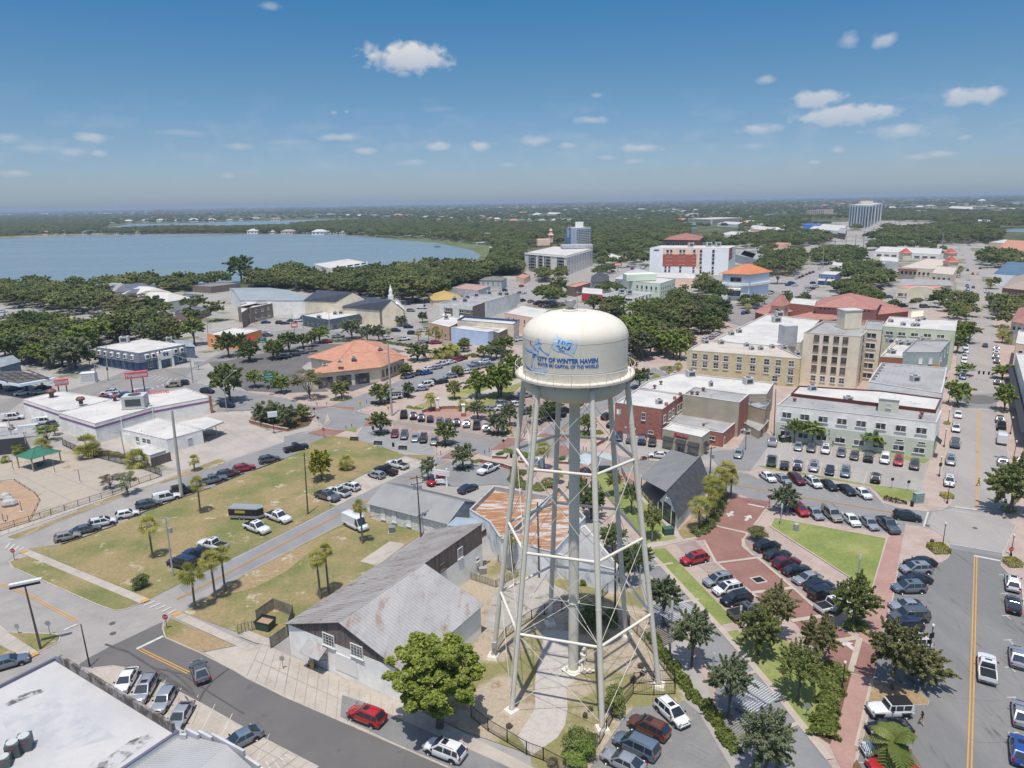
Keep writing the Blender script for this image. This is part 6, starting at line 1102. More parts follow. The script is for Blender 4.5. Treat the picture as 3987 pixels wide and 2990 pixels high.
a,d,L,nr=edge(b,0);c=a+d*L*.7+nr*.8;V=[Vector((c.x-b.o.x,c.y-b.o.y,0))+d*(7*math.cos(t))+Vector((0,0,4.2+3.2*math.sin(t)))for t in[math.pi*i/10 for i in range(11)]];V+=[V[-1]*1+Vector((0,0,-4.2)),V[0]+Vector((0,0,-4.2))];V=[Vector(v)for v in V];n_=len(V);MB().add(V+[v-nr*1.2 for v in V],[tuple(range(n_)),tuple(range(2*n_-1,n_-1,-1))]+[(i,(i+1)%n_,n_+(i+1)%n_,n_+i)for i in range(n_)]).build('arched_front',WCREAM,b.e)
b=polyb('arcade_store','long low white store with a repeated bay front beyond the mall',"pg 1040,478 1560,500 1575,455",5,WWHITE,RWHITE,par=.3,cop=RWHITE);wins(b,0,8,[1.8],5,2.2,'vert',simple=True)
b=polyb('blue_white_house','blue and white two-storey cube house at the far street corner',"pg 615,652 745,660 790,635",7,M('mid_blue_wall',W(90,110,150),None,var=.04),RWHITE,par=.3,cop=RWHITE);wins(b,0,3,[4.8],2,1.4,'plain',simple=True);awning(b,0,.0,.45,4,1.2,1.4,RWHITE);awning(b,0,.55,1,4,1.2,1.4,RWHITE)
small('C3',[("715,585 790,590 800,565",9,WWHITE,RWHITE,'white cube behind the blue and white house'),("1080,545 1230,560 1240,525",6,WOFF,RWHITE,'low office left of the arcaded mall'),("980,580 1110,600 1130,570",4,WBLUE,RWHITE,'small pale store with parked cars left of the mall'),("540,300 800,320 830,275",7,WWHITE,RWHITE,'white-roofed works in front of the high-rise'),("760,330 820,340 835,300",8,WBRN,RGREY,'grey annex at the foot of the high-rise'),("80,290 180,300 195,280",8,WPINK,RWHITE,'small two-storey block left of the works'),("60,320 160,335 180,315",5,WBRN,RWHITE,'low white-roofed shop left of the works'),("0,500 100,530 130,495",7,WGRY,RWHITE,'white-roofed store left of the orange hipped hall'),("220,425 330,430 400,410",7,WPINK,RORAN,'reddish-roofed house in oaks before the works'),("1620,140 1810,150 1815,130",9,WBRICK,RWHITE,'far long hall on the right horizon'),("1850,240 1945,245 1950,232",6,WWHITE,RWHITE,'white boathouse by the right lake'),("1760,262 1840,268 1850,248",5,WPINK,RGREY,'grey-roofed pavilion by the right lake'),("1365,165 1455,168 1460,160",8,WPINK,RWHITE,'pale depot beside the far road'),("2000,460 2400,480 2420,400",8,WPINK,RORAN,'orange roofed sports hall at the right edge'),("1940,405 2060,412 2180,390",7,WPINK,RWHITE,'cream flat-roofed block by the sports hall'),("1430,935 1425,980 1330,990",3,WPINK,WPINK,'small pink plant enclosure beside the civic centre'),("490,270 620,275 640,262",8,flat('bright_blue',W(80,120,190)),flat('bright_blue_roof',A(80,120,190)),'bright blue fronted store before the pink slab block')],'')
acs_label()
HW=[WWHITE,WPINK,WOFF,WCREAM];HR=[RWHITE,RGREY,RORAN,RSLATE,M('tan_shingle',A(170,156,140),None,var=.05)]
hr=random.Random(11);hn=0;hm=[]
for i in range(10):
 m=MB();w,d_=9+hr.random()*6,7+hr.random()*3;m.box((0,0,1.5),(w,d_,3),0,0);e=[(-w/2-.5,-d_/2-.5,3),(w/2+.5,-d_/2-.5,3),(w/2+.5,d_/2+.5,3),(-w/2-.5,d_/2+.5,3),(-w/4,0,5),(w/4,0,5)];m.add(e,[(0,1,5,4),(1,2,5),(2,3,4,5),(3,0,4)],1);
 for k in range(3):m.box((-w/3+k*w/3,-d_/2-.02,1.5),(1.4,.06,1.2),0,2)
 o=m.build('house',[HW[i%4],HR[i%5],GLS]);hm.append(o.data);bpy.data.objects.remove(o)
HS=[("C0 20,345 1200,352",6,16),("C1 0,335 800,345",9,12),("C1 900,335 1900,385",10,14),("C0 700,258 2200,240",12,8),("C1 500,205 2200,235",16,16),("C2 0,245 1500,250",14,12),("C1 200,100 2200,190",14,40),("C2 0,120 2200,220",26,50),("C3 0,80 1500,160",22,40),("C3 1500,60 2200,200",12,50),("C2 250,380 900,340",6,20),("C3 0,240 500,380",12,60),("C0 800,800 1300,930",9,40),("C0 0,150 1100,190",9,14)]
for s,n,sp in HS:
 t,q0,q1=s.split();x0,y0=map(float,q0.split(','));x1,y1=map(float,q1.split(','))
 for k in range(n):
  u=(k+.5*hr.random()+.25)/n;p=P(x0+(x1-x0)*u,y0+(y1-y0)*u+hr.uniform(-sp,sp)*.5,0,t);o=bpy.data.objects.new('house',hr.choice(hm));col.objects.link(o);o.location=p;o.rotation_euler[2]=hr.uniform(-.6,.6);dd=p.y;f=1.2+hr.random()*.7+(.7 if dd>2500 else 0);o.scale=(f*1.2,f,f*1.1);tag(o,'small pale house half hidden in the distant woods','house','houses scattered through the distant woods')
for s,w,d_,h,lab in(("C0 300,192",420,60,12,'longest white warehouse on the left horizon'),("C0 850,188",260,60,12,'second long white warehouse on the left horizon'),("C0 1150,178",60,40,12,'short white warehouse near the red and white tower'),("C0 60,196",120,60,11,'white depot at the far left of the horizon')):
 t,q0=s.split();p=P(*map(float,q0.split(',')),0,t);o=MB().box((0,0,h/2),(w,d_,h)).build('warehouse',flat('warehouse_white',W(220,220,220)));o.location=p;tag(o,lab,'warehouse')
p=P(1230,195,0,'C0');h=zat(1230,150,p,'C0');m=MB();
e=empty('water_tower',p,0,'tiny red and white water tower on the left horizon','water tower');MB().lathe([(0,h*.72),(9,h*.8),(9,h*.92),(0,h)],n=12).build('tank',flat('tank_red_white',W(200,90,80)),e);[MB().tube((math.cos(a)*12,math.sin(a)*12,0),(math.cos(a)*8,math.sin(a)*8,h*.78),.9).build('leg',flat('leg_red',W(170,90,80)),e)for a in(.5,2.1,3.6,5.2)]
p=P(1180,215,0,'C1')if False else P(1875,150,0,'C3');h=zat(1875,72,p,'C3');e=empty('water_tower',p,0,'small pale mushroom water tower on the right horizon','water tower');MB().lathe([(0,h*.75),(12,h*.84),(12,h*.93),(0,h)],n=12).build('tank',WWHITE,e);MB().tube((0,0,0),(0,0,h*.8),2.5).build('shaft',WWHITE,e)
# trees and plants
L_OAK=leafmat('oak_leaves',(.175,.215,.068),(.32,.34,.12));L_DARK=leafmat('dark_leaves',(.125,.170,.062),(.23,.27,.095));L_LIGHT=leafmat('light_leaves',(.21,.28,.065),(.35,.41,.11))
L_YEL=leafmat('yellow_leaves',(.26,.27,.02),(.42,.40,.06));L_GREY=leafmat('grey_green_leaves',(.16,.195,.10),(.29,.32,.18));L_BARE=leafmat('bare_twigs',(.17,.14,.10),(.26,.22,.17));L_FAR=leafmat('distant_leaves',(.150,.195,.070),(.33,.35,.135),.03)
L_PALM=leafmat('palm_leaves',(.22,.23,.04),(.46,.43,.12));L_OLIVE=leafmat('olive_leaves',(.19,.19,.078),(.31,.295,.13));L_BR=leafmat('bronze_leaves',(.09,.05,.03),(.16,.08,.05))
BARK=M('bark',(.14,.12,.10),(.09,.075,.06),scale=2,var=.15,fine=5);PBARK=M('palm_bark',(.20,.17,.14),(.13,.11,.09),scale=3,var=.15)
def crown_mesh(name,seed,K,N,ls,cr=.30,zlo=-.55,mat=None,rmin=.35,flat_=.75,sprig=0):
 r=np.random.RandomState(seed);c=[]
 while len(c)<K:
  d=r.normal(size=3);d/=np.linalg.norm(d)
  if d[2]<zlo:continue
  q=d*(rmin+(1-rmin-cr*.55)*r.rand()**.6);q[2]*=1.0
  if all(np.linalg.norm(q-p)>cr*.55 for p in c)or r.rand()<.05:c.append(q)
 c=np.array(c);bd=r.normal(size=(6,3));bd/=np.linalg.norm(bd,axis=1)[:,None];un=c/(np.linalg.norm(c,axis=1)[:,None]+1e-6);c=c*(.80+.42*np.max(np.maximum(0,un@bd.T)**4*r.rand(6),axis=1))[:,None];cs=cr*(.7+.6*r.rand(K));k=r.choice(K,N,p=cs**2/np.sum(cs**2));d=r.normal(size=(N,3));d/=np.linalg.norm(d,axis=1)[:,None];d[:,2]=np.where(d[:,2]<-.3,-d[:,2]*.6,d[:,2])
 p=c[k]+d*(cs[k]*(.42+.72*r.rand(N)**.8)*np.where(r.rand(N)<.1,1.25,1))[:,None]*np.array([1,1,flat_]);nrm=d+r.normal(size=(N,3))*.45+np.array([0,0,.35]);nrm/=np.linalg.norm(nrm,axis=1)[:,None]
 if sprig:
  a_=r.rand(N)**.75;ax_=un*.75+np.array([0,0,.35])+r.normal(size=(K,3))*.35;ax_/=np.linalg.norm(ax_,axis=1)[:,None];ln=sprig*(.6+.8*r.rand(K));dd=r.normal(size=(N,3));dd/=np.linalg.norm(dd,axis=1)[:,None]
  p=c[k]*.86+ax_[k]*(a_*ln[k])[:,None]+dd*(cr*.62*(1-.72*a_)*(.3+.7*r.rand(N)))[:,None]-np.array([0,0,1])*(a_**2*.06)[:,None]
 t=np.cross(nrm,r.normal(size=(N,3)));t/=np.linalg.norm(t,axis=1)[:,None]+1e-9;b=np.cross(nrm,t);s=ls*(.6+.8*r.rand(N))[:,None]
 V=np.stack([p-t*s-b*s*.25,p+t*s*.1-b*s*.8,p+t*s+b*s*.15,p-t*s*.1+b*s*.8],1).reshape(-1,3);return npmesh(name,V,N,[mat or L_OAK]),c
def trunk_mesh(name,cs,seed,limbs=7,r0=.07,mat=BARK,low=-1.6):
 m=MB();rr=random.Random(seed);z0=low
 m.tube((0,0,z0),(.03,.02,-.75),r0,r0*.75,8);m.tube((.03,.02,-.75),(0,.0,-.35),r0*.75,r0*.5,7)
 for i in range(limbs):
  c=Vector(cs[i%len(cs)]);a=Vector((.02,.01,-.75-.1*rr.random()*3 if low<-1 else-.7));mid_=a.lerp(c*.8,.5)+Vector((rr.uniform(-.1,.1),rr.uniform(-.1,.1),.05));m.tube(a,mid_,r0*.5,r0*.3,6);m.tube(mid_,c*.85,r0*.3,r0*.1,5)
 o=m.build('trunk',mat);me=o.data;bpy.data.objects.remove(o);return me
CR={'near':[],'mid':[],'far':[]}
for i in range(3):
 me,c=crown_mesh('crown',10+i,120,11500,.042,.22,zlo=-.75,rmin=.1,sprig=.42);CR['near'].append((me,trunk_mesh('trunk',c,i)))
for i in range(4):
 me,c=crown_mesh('crown',30+i,80,4600,.066,.25,zlo=-.7,rmin=.15,sprig=.34);CR['mid'].append((me,trunk_mesh('trunk',c,i)))
for i in range(3):
 me,c=crown_mesh('crown',50+i,55,1700,.095,.27,zlo=-.5,rmin=.15,sprig=.28,mat=L_FAR);CR['far'].append((me,trunk_mesh('trunk',c,i,4)))
me,c=crown_mesh('crown',77,22,2600,.04,.20);CR['sparse']=[(me,trunk_mesh('trunk',c,9,12,.04))]
BIG=crown_mesh('crown',91,190,60000,.026,.19,zlo=-.85,rmin=.2,sprig=.13);CR['big']=[(BIG[0],trunk_mesh('trunk',BIG[1],3,12))]
CR['bush']=[(crown_mesh('foliage',60+i,20,5000,.055,.36,zlo=-.2,rmin=.2)[0],None)for i in range(2)]
def mko(name,me,parent,loc=(0,0,0),sc_=(1,1,1),rz=0,mat=None):
 o=bpy.data.objects.new(name,me);col.objects.link(o);o.parent=parent;o.location=loc;o.scale=sc_;o.rotation_euler[2]=rz
 if mat:o.material_slots[0].link='OBJECT';o.material_slots[0].material=mat
 return o
tr_=random.Random(21);NT=[0];TREES=[]
def tree_at(p,w,h,mat=L_OAK,lod='near',label=None,name='oak_tree',group=None,trunk=True,zc=None,cat='tree'):
 e=empty(name,(p[0],p[1],0),0,label,cat,group);v=tr_.choice(CR[lod]);ch=min(h*.86,w*1.08)if zc is None else zc
 czz=h-ch/2;mko('crown',v[0],e,(0,0,czz),(w/2,w/2,ch/2),tr_.uniform(0,6.28),mat)
 if trunk and v[1]:mko('trunk',v[1],e,(0,0,czz),(w/2,w/2,max(ch/2,czz/1.6)),0)
 NT[0]+=1;return e
def tree(t,bx,by,ty,w,mat=L_OAK,lod=None,label=None,name='oak_tree',group=None,cat='tree',zc=None):
 p=P(bx,by,0,t);dp=depth(p);h=zat(bx,ty,p,t);wm=w/2*dp/FPX
 return tree_at(p,wm,h,mat,lod or('near' if dp<150 else 'mid'),label,name,group,cat=cat,zc=zc)
def bush(t,x,y,ty,w,mat=L_OAK,label=None,name='shrub',group=None,cat='shrub'):
 p=P(x,y,0,t);dp=depth(p);h=zat(x,ty,p,t);wm=w/2*dp/FPX;e=mko(name,tr_.choice(CR['bush'])[0],None,(p.x,p.y,h*.35),(wm/2,wm/2,h*.65),tr_.uniform(0,6.28),mat);return tag(e,label,cat,group)
def row(fn,group,desc,items,**k):
 """items = (tile, bx, by, ty, w[, material]); labels count from the left"""
 it=sorted(items,key=lambda q:S2(q[1],q[2],q[0])[0]);n=len(it)
 for i,q in enumerate(it):
  lab='%s, %s from the left'%(desc,ordw(i))if n>1 else desc
  kk=dict(k);
  if len(q)>5:kk['mat']=q[5]
  if n>1:kk['group']=group
  fn(*q[:5],label=lab,**kk)
tree('A1',1500,1350,560,1020,L_LIGHT if False else leafmat('elm_leaves',(.21,.265,.045),(.36,.40,.09)),'big','big spreading bright green tree overhanging the white parked car','elm_tree',zc=11)
row(tree,'trees along the grey path','bushy grey-green oak beside the shaded benches',[('A2',1320,560,150,280),('A2',1545,870,400,350),('A2',1830,1280,770,360),('A2',2110,1740,1200,470)],mat=L_GREY)
row(tree,'oaks on the lawn by the brick drive','young oak on the lawn by the brick drive',[('A3',270,660,240,310,L_OLIVE),('A3',140,790,390,350,L_OAK),('A3',600,850,470,310,L_OLIVE),('A3',450,1140,680,360,L_OAK)])
tree('A3',870,570,160,350,L_OAK,label='young oak over the white pickup at the end of the brick drive')
tree('A3',1180,1050,480,430,L_OLIVE,label='broad bronze-green oak on the street island above the white jeep');tree('A3',1420,1010,720,400,L_OLIVE,label='low right-hand oak of the street island leaning over the roadway')
row(tree,'oaks in the corner planter','grey-green oak in the walled corner planter',[('B1',190,490,310,260,L_GREY),('B1',320,530,340,210,L_GREY),('B1',430,480,340,150,L_OAK),('B1',110,470,360,150,L_GREY)])
row(tree,'clipped oaks beside the crossroads','round young oak in a clipped planter by the crossroads',[('B1',740,305,150,180,L_OAK),('B1',1040,345,175,215,L_OAK),('B1',1045,585,390,200,L_OAK),('B1',1545,665,470,200,L_OAK),('B1',1685,855,640,200,L_GREY),('B1',1415,935,750,150,L_GREY)])
tree('B1',490,310,60,330,L_OLIVE,'sparse','gnarled half-bare oak before the bank drive','gnarled_oak');tree('B1',585,940,685,215,L_YEL,label='vivid yellow-green tree alone on the parking lawn',name='cassia_tree')
row(tree,'park trees','light green elm in the strip park',[('B1',1620,310,150,140),('B1',1790,300,70,230,L_LIGHT),('B1',1960,300,20,260,L_LIGHT),('B1',1960,590,390,200,L_GREY),('B1',1800,460,310,170,L_GREY),('B1',1640,130,40,120),('B1',2050,520,320,150,L_GREY),('B1',1240,145,30,140,L_OAK),('B1',1265,295,165,120,L_GREY),('B2',60,290,0,260,L_LIGHT),('B2',160,140,-60,200,L_LIGHT),('B2',330,500,340,160,L_OAK),('B2',450,470,300,200,L_DARK),('B1',1690,-60,-160,130),('B1',1850,-20,-120,150),('B1',2010,-60,-200,170),('B2',30,-50,-160,180)])
tree('B2',740,580,410,175,L_OAK,label='round oak in the hedged bed facing the brick building')
row(tree,'trees behind the tower','leafy tree along the path between tower and depot',[('B2',940,1060,860,140),('B2',1075,1200,950,170),('B2',760,1240,950,260,L_DARK),('B2',660,1120,890,170,L_DARK),('B2',1235,1400,1130,190,L_OAK),('B2',1130,1640,1400,230,L_DARK),('B2',930,1500,1270,230,L_DARK),('B2',1000,1640,1480,170,L_DARK),('A2',1050,240,-70,220,L_DARK)])
tree('B3',345,1190,970,230,L_GREY,label='pale feathery tree beside the stop sign above the brick drive',name='feathery_tree')
row(tree,'trees before the green building','low willowy tree before the green building',[('B3',420,650,450,140,L_LIGHT),('B3',560,660,460,230,L_LIGHT),('B3',740,660,520,170,L_LIGHT),('B3',1030,710,530,270,L_LIGHT),('B3',650,660,490,150,L_LIGHT)],zc=4)
row(tree,'avenue trees nearest the junction','clipped bright green shade tree beside the avenue',[('B3',1690,360,150,210),('B3',2055,400,165,200),('B3',1750,125,20,160),('B3',2040,150,25,180)],mat=L_LIGHT)
tree('B3',2100,1200,770,400,L_OAK,label='wide dark tree at the right edge shading the crossing')
row(tree,'roadside trees left of the bank','roadside tree before the dark bank forecourt',[('B0',1790,330,0,300,L_DARK),('B0',1985,215,70,160,L_LIGHT),('B0',2110,220,75,160,L_LIGHT),('B0',2190,260,110,160,L_LIGHT),('C0',1780,1300,1090,200,L_DARK),('C0',1950,1330,1140,170,L_DARK),('C0',2130,1310,1150,170,L_OAK),('C0',1870,1260,1100,140,L_DARK),('C1',240,1320,1160,170,L_OAK),('C1',330,1260,1090,190,L_DARK),('C1',570,1190,1050,180,L_LIGHT),('C1',440,1230,1110,150,L_DARK),('C1',510,1220,1090,110),('C1',20,1340,1200,160,L_DARK)])
row(tree,'trees round the vacant lot','thin tree by the playground fence',[('B0',995,1055,850,200,L_GREY),('B0',860,1000,880,190,L_BARE),('B0',370,640,500,230,L_LIGHT),('B0',430,590,480,120,L_BARE)],lod='sparse')
tree('C1',1330,1330,1185,230,L_DARK,label='dark evergreen beside the bank, right side');tree('C0',780,1350,1250,150,L_DARK,label='small evergreen at the corner of the mansard office')
row(tree,'oaks round the highway shops','tree among the highway shops',[('C1',820,1160,990,190,L_GREY),('C1',940,1180,1040,130,L_GREY),('C1',1030,1180,1040,150,L_GREY),('C1',1205,1060,970,120,L_DARK),('C1',1370,1030,940,90,L_DARK),('C1',2035,1160,1065,130,L_YEL),('C1',1840,990,930,70,L_DARK),('C1',1700,1240,1140,100,L_GREY),('C1',1945,1310,1200,130,L_GREY),('C1',2010,1330,1230,130,L_GREY),('C1',1640,1440,1370,110),('C1',1240,1450,1340,120),('C2',1450,1320,1135,170,L_LIGHT)],lod='mid')
bush('A0',1105,262,145,140,L_DARK,'round clipped dark green shrub alone on the lawn corner');bush('B2',2055,1405,1280,160,L_OLIVE,'rounded grassy shrub at the mouth of the brick drive')
row(bush,'shrubs in the tower yard','leafy shrub within the tower yard fence',[('A2',950,1230,1020,210,L_OAK),('A2',650,1560,1360,260,L_OAK),('A2',700,1600,1400,200,L_LIGHT),('A2',770,560,390,230,L_DARK),('A2',920,540,430,170,L_DARK),('A2',640,1650,1520,200,L_LIGHT),('A2',740,1500,1380,170,L_DARK)])
row(bush,'dry tufts','dry straw-coloured grass tuft in the tower yard',[('A2',1150,880,840,60),('A2',1090,990,940,60),('A2',1160,940,900,50),('A2',760,1220,1180,50),('A2',715,1270,1225,50),('A2',125,1350,1310,60),('A2',460,1640,1590,110),('A2',540,920,900,10)],mat=L_BARE)
row(bush,'sago palms','small spiky palm shrub by the white store wall',[('A2',700,240,190,60),('A2',540,170,140,40),('A2',505,170,145,30),('B1',1420,1400,1370,30)],mat=L_OAK)
def hedge(name,s,h,w,mat,label,cat='hedge',group=None,dens=110,ls=.12,z0=0):
 ps=pts(s);r=np.random.RandomState(int(abs(ps[0].x*7+ps[0].y))%9999);Vs=[]
 for i in range(len(ps)-1):
  a,b=ps[i],ps[i+1];L=(b-a).length;n=int(L*w*dens);u=r.rand(n)[:,None];d=np.array([(b-a).x/L,(b-a).y/L,0]);q=np.array([-d[1],d[0],0]);th=r.rand(n)*math.pi
  lump=.8+.2*np.sin(u[:,0]*L*1.9+i)+.1*np.sin(u[:,0]*L*5)
  p=np.array([a.x,a.y,z0])+u*(np.array([b.x,b.y,0])-np.array([a.x,a.y,0]))+q*(np.cos(th)*w/2*lump*(.7+.3*r.rand(n)))[:,None];p[:,2]+=np.abs(np.sin(th))**.6*h*lump*(.6+.4*r.rand(n))
  nr=r.normal(size=(n,3))*.6+np.array([0,0,.5])+q*np.cos(th)[:,None];nr/=np.linalg.norm(nr,axis=1)[:,None];t=np.cross(nr,r.normal(size=(n,3)));t/=np.linalg.norm(t,axis=1)[:,None];bb=np.cross(nr,t);sz=ls*(.6+.8*r.rand(n))[:,None]
  Vs.append(np.stack([p-t*sz,p-bb*sz,p+t*sz,p+bb*sz],1).reshape(-1,3))
 V=np.concatenate(Vs);o=bpy.data.objects.new(name,npmesh(name,V,len(V)//4,[mat]));col.objects.link(o);return tag(o,label,cat,group)
L_FERN=leafmat('fern_leaves',(.15,.195,.04),(.26,.29,.085))
hedge('fern_bed',"A3 760,890 700,960 720,1060 680,1150 690,1250 640,1350 650,1440",1.1,3.4,L_FERN,'dense ferny bed between the lawn oaks and the rose brick path','plant bed',ls=.16)
hedge('fern_bed',"A2 1240,640 1310,780 1400,880 1500,1030 1570,1130 1680,1200 1790,1400 1900,1560",1.1,2.0,L_FERN,'long ferny hedge between the tower yard and the grey path','plant bed',ls=.15)
hedge('hedge',"A3 840,600 880,520 950,560 930,610",1.1,2.0,L_LIGHT,'low bright shrubs under the oak by the white pickup')
hedge('hedge',"B1 1000,578 1060,590 1110,570",.7,1.0,L_LIGHT,'clipped planter hedge below the left kerbside oak');hedge('hedge',"B1 655,318 740,325 820,305",.7,1.2,L_LIGHT,'clipped planter hedge by the bank corner');hedge('hedge',"B1 1485,668 1550,675 1610,660",.7,1.0,L_DARK,'dark planter hedge under the oak beside the five angled cars');hedge('hedge',"B1 970,340 1040,350 1110,340",.7,1.2,L_DARK,'dark planter hedge beside the white jeep near the park')
hedge('hedge',"B2 655,575 740,592 840,570",.8,2.5,L_LIGHT,'bright hedge round the oak facing the brick building');hedge('hedge',"B2 90,715 200,740 350,745",.8,2.0,L_LIGHT,'clipped plaza hedge behind the sabal palm');hedge('hedge',"B1 1250,375 1310,385 1380,390",.8,1.2,L_LIGHT,'low hedge at the park edge by the angled cars')
hedge('hedge',"B3 1120,1092 1200,1112 1300,1128",1.1,1.1,L_BR,'bronze red clipped hedge beside the mural box',ls=.09);hedge('hedge',"B1 1880,580 1950,590 2060,570",.8,1.6,L_DARK,'dark hedge at the end of the park parking row');hedge('hedge',"B2 160,930 230,1000 420,1010 440,960",1.4,3.4,L_OAK,'green shrubs behind the flaking white parapet')
hedge('hedge',"B2 130,900 200,900 250,880",1.2,2.5,L_OAK,'loose shrubs beside the welcome sign');hedge('hedge',"B1 1640,850 1690,860 1740,840",.6,1.2,L_DARK,'round planter hedge in the small car park');hedge('hedge',"B1 1750,800 1800,800 1830,780",.6,1.4,L_LIGHT,'planter hedge next to the brick wall');hedge('hedge',"B2 1790,1060 1760,1150 1720,1250 1640,1350 1560,1370",1.6,2.6,L_DARK,'dark hedge beneath the tall palms beside the brick drive')
hedge('hedge',"B0 600,700 700,740 830,740 960,760 1060,780",1.0,2.4,L_OLIVE,'scrubby hedge along the playground fence');hedge('hedge',"B1 90,430 200,470 330,500 430,480",.7,4,L_OAK,'ground cover under the corner planter oaks','plant bed',dens=30);hedge('hedge',"C1 640,1180 900,1180 1150,1200 1300,1225",1,3,L_DARK,'long dark hedge along the highway behind the bank',dens=20,ls=.3);hedge('hedge',"C1 1700,1300 1760,1285 1800,1290 1760,1305",.8,2,L_OAK,'hedge ring on the far roundabout',dens=30,ls=.25)
for(t,x,y,w,h_,rz,m,lab)in(('A3',1545-0,-30,2.6,.9,.1,L_YEL,'square yellow-green hedge on the near corner pavement'),('A3',2120,80,2.0,.9,.1,L_YEL,'square yellow-green hedge at the right corner pavement'),('B3',1610,1075,1.8,.8,.1,L_YEL,'square yellow hedge with red flowers by the avenue crossing'),('B3',2090,1180,1.8,.8,.1,L_LIGHT,'square hedge under the wide dark tree'),('B3',1612,505,1.2,.6,.1,L_YEL,'tiny flower box beside the avenue kerb, nearest the black awning')):
 p=P(x,y,0,t);n=int(w*w*260);r=np.random.RandomState(n+int(x));q=(r.rand(n,3)-.5)*2;ax=r.randint(0,3,n);q[np.arange(n),ax]=np.sign(q[np.arange(n),ax]);q[:,2]=np.abs(q[:,2]);pp=q*np.array([w/2,w/2,h_])+np.array([p.x,p.y,.05]);nn=r.normal(size=(n,3))+np.array([0,0,.8]);nn/=np.linalg.norm(nn,axis=1)[:,None];tt=np.cross(nn,r.normal(size=(n,3)));tt/=np.linalg.norm(tt,axis=1)[:,None];b_=np.cross(nn,tt);V=np.stack([pp-tt*.08,pp-b_*.08,pp+tt*.08,pp+b_*.08],1).reshape(-1,3)
 o=bpy.data.objects.new('hedge',npmesh('hedge',V,n,[m]));col.objects.link(o);tag(o,lab,'hedge')
def fan_crown(seed,n=30,fr=.95,seg=9,droop=.5,feather=False):
 r=random.Random(seed);V=[]
 def tri(a,b,c,d):V.extend([a,b,c,d])
 for i in range(n):
  az_=r.uniform(0,6.283);el_=math.radians(r.uniform(-50,75));d=Vector((math.cos(az_)*math.cos(el_),math.sin(az_)*math.cos(el_),math.sin(el_)))
  if not feather:
   st_=d*.45*fr;sd=d.cross(Vector((0,0,1))).normalized();up=sd.cross(d)
   tri(Vector((0,0,0))-sd*.01,Vector((0,0,0))+sd*.01,st_+sd*.01,st_-sd*.01)
   for k in range(seg):
    a=(k/(seg-1)-.5)*2.5;dd=(d*math.cos(a)+sd*math.sin(a)).normalized();L=fr*(.62-.1*abs(a));tip=st_+dd*L+Vector((0,0,-droop*L*.55));mid_=st_+dd*L*.55;pw=sd*math.cos(a)*.035-d*math.sin(a)*.035
    tri(st_,mid_-pw,tip,mid_+pw)
  else:
   prev=Vector((0,0,0));L=fr*1.25;sd=d.cross(Vector((0,0,1))).normalized()
   for k in range(8):
    u=(k+1)/8;p=d*L*u+Vector((0,0,-droop*1.1*u*u));dr=(p-prev).normalized()
    for s_ in(-1,1):
     q=sd*s_;ll=.36*math.sin(math.pi*(.15+.8*u))
     for j in(0,.5):b_=prev.lerp(p,j);tri(b_,b_+dr*.06,b_+dr*.12+q*ll+Vector((0,0,-ll*.5)),b_+dr*.05+q*ll*.9+Vector((0,0,-ll*.45)))
    prev=p
 return npmesh('crown',np.array([tuple(v)for v in V]),len(V)//4,[L_PALM])
PC=[fan_crown(i,38,1.0)for i in range(3)];PF=[fan_crown(9,22,1.0,droop=.75,feather=True)]
def palm(t,bx,by,ty,w,mat=None,label=None,group=None,name='palm_tree',feather=False,boot=True,cat='palm tree'):
 p=P(bx,by,0,t);dp=depth(p);h=zat(bx,ty,p,t);R=w/4*dp/FPX;e=empty(name,p,0,label,cat,group);hh=max(.6,h-R*.75)
 lean=tr_.uniform(-.4,.4)*.5
 m=MB();m.path([(0,0,0),(lean*.4,0,hh*.5),(lean,0,hh)],[.20,.15,.17]if boot else[.2,.14,.12],8)
 if boot:m.lathe([(.16,-1.3),(.34,-.9),(.42,-.35),(.3,0),(.1,.1)],(lean,0,hh),8)
 m.build('trunk',PBARK,e,smooth=50);mko('crown',PF[0]if feather else tr_.choice(PC),e,(lean,0,hh),(R,R,R),tr_.uniform(0,6.28),mat);NT[0]+=1;return e
row(palm,'palms in a row by the lane','sabal palm beside the lane, its trunk casting a star shadow',[('A0',1520,428,55,230),('A0',1680,352,-40,200),('A0',1755,290,-70,190)])
row(palm,'sabal palms on the lawns','slender sabal palm rising from the open lawn',[('B0',1192,1552,1215,180),('B0',1562,1200,905,150),('B1',905,1435,1090,145),('B1',578,1868,1475,180),('B1',641,1822,1430,150)])
row(palm,'palms beside the depot','full-skirted palm beside the charcoal depot roof',[('B2',1605,1335,1070,200),('B2',1660,1270,1000,190),('B2',1720,1200,920,190),('B2',1760,1130,850,180),('B2',1810,1090,790,190),('B2',1850,1080,860,150),('B2',1690,1160,900,170)])
row(palm,'bushy palms by the service yard','shaggy low palm beside the filling station yard',[('B0',690,760,580,230),('B0',1075,835,700,210),('B0',320,700,610,160),('B0',150,730,650,120),('B0',1515,868,740,110),('B0',740,740,640,150),('B0',50,800,750,90)])
palm('B1',785,855,745,150,label='squat sabal palm on the dry lawn beside the yellow tree');palm('B2',398,855,630,150,label='broad fan palm in the plaza planter left of the riser',cat='palm tree');palm('B2',500,960,850,110,label='short palm behind the flaking roofs');palm('A2',150,150,-170,120,label='ragged palm against the white store wall beneath the tower')
palm('A3',1175,1650,1280,400,label='feathery royal palm over the white car at the bottom right',feather=True,boot=False,name='royal_palm',mat=L_FERN);palm('B1',1440,402,240,110,label='royal palm beside the left plaza pillar',feather=True,boot=False,name='royal_palm');palm('B1',1690,400,292,100,label='royal palm behind the curved plaza wall',feather=True,boot=False,name='royal_palm')
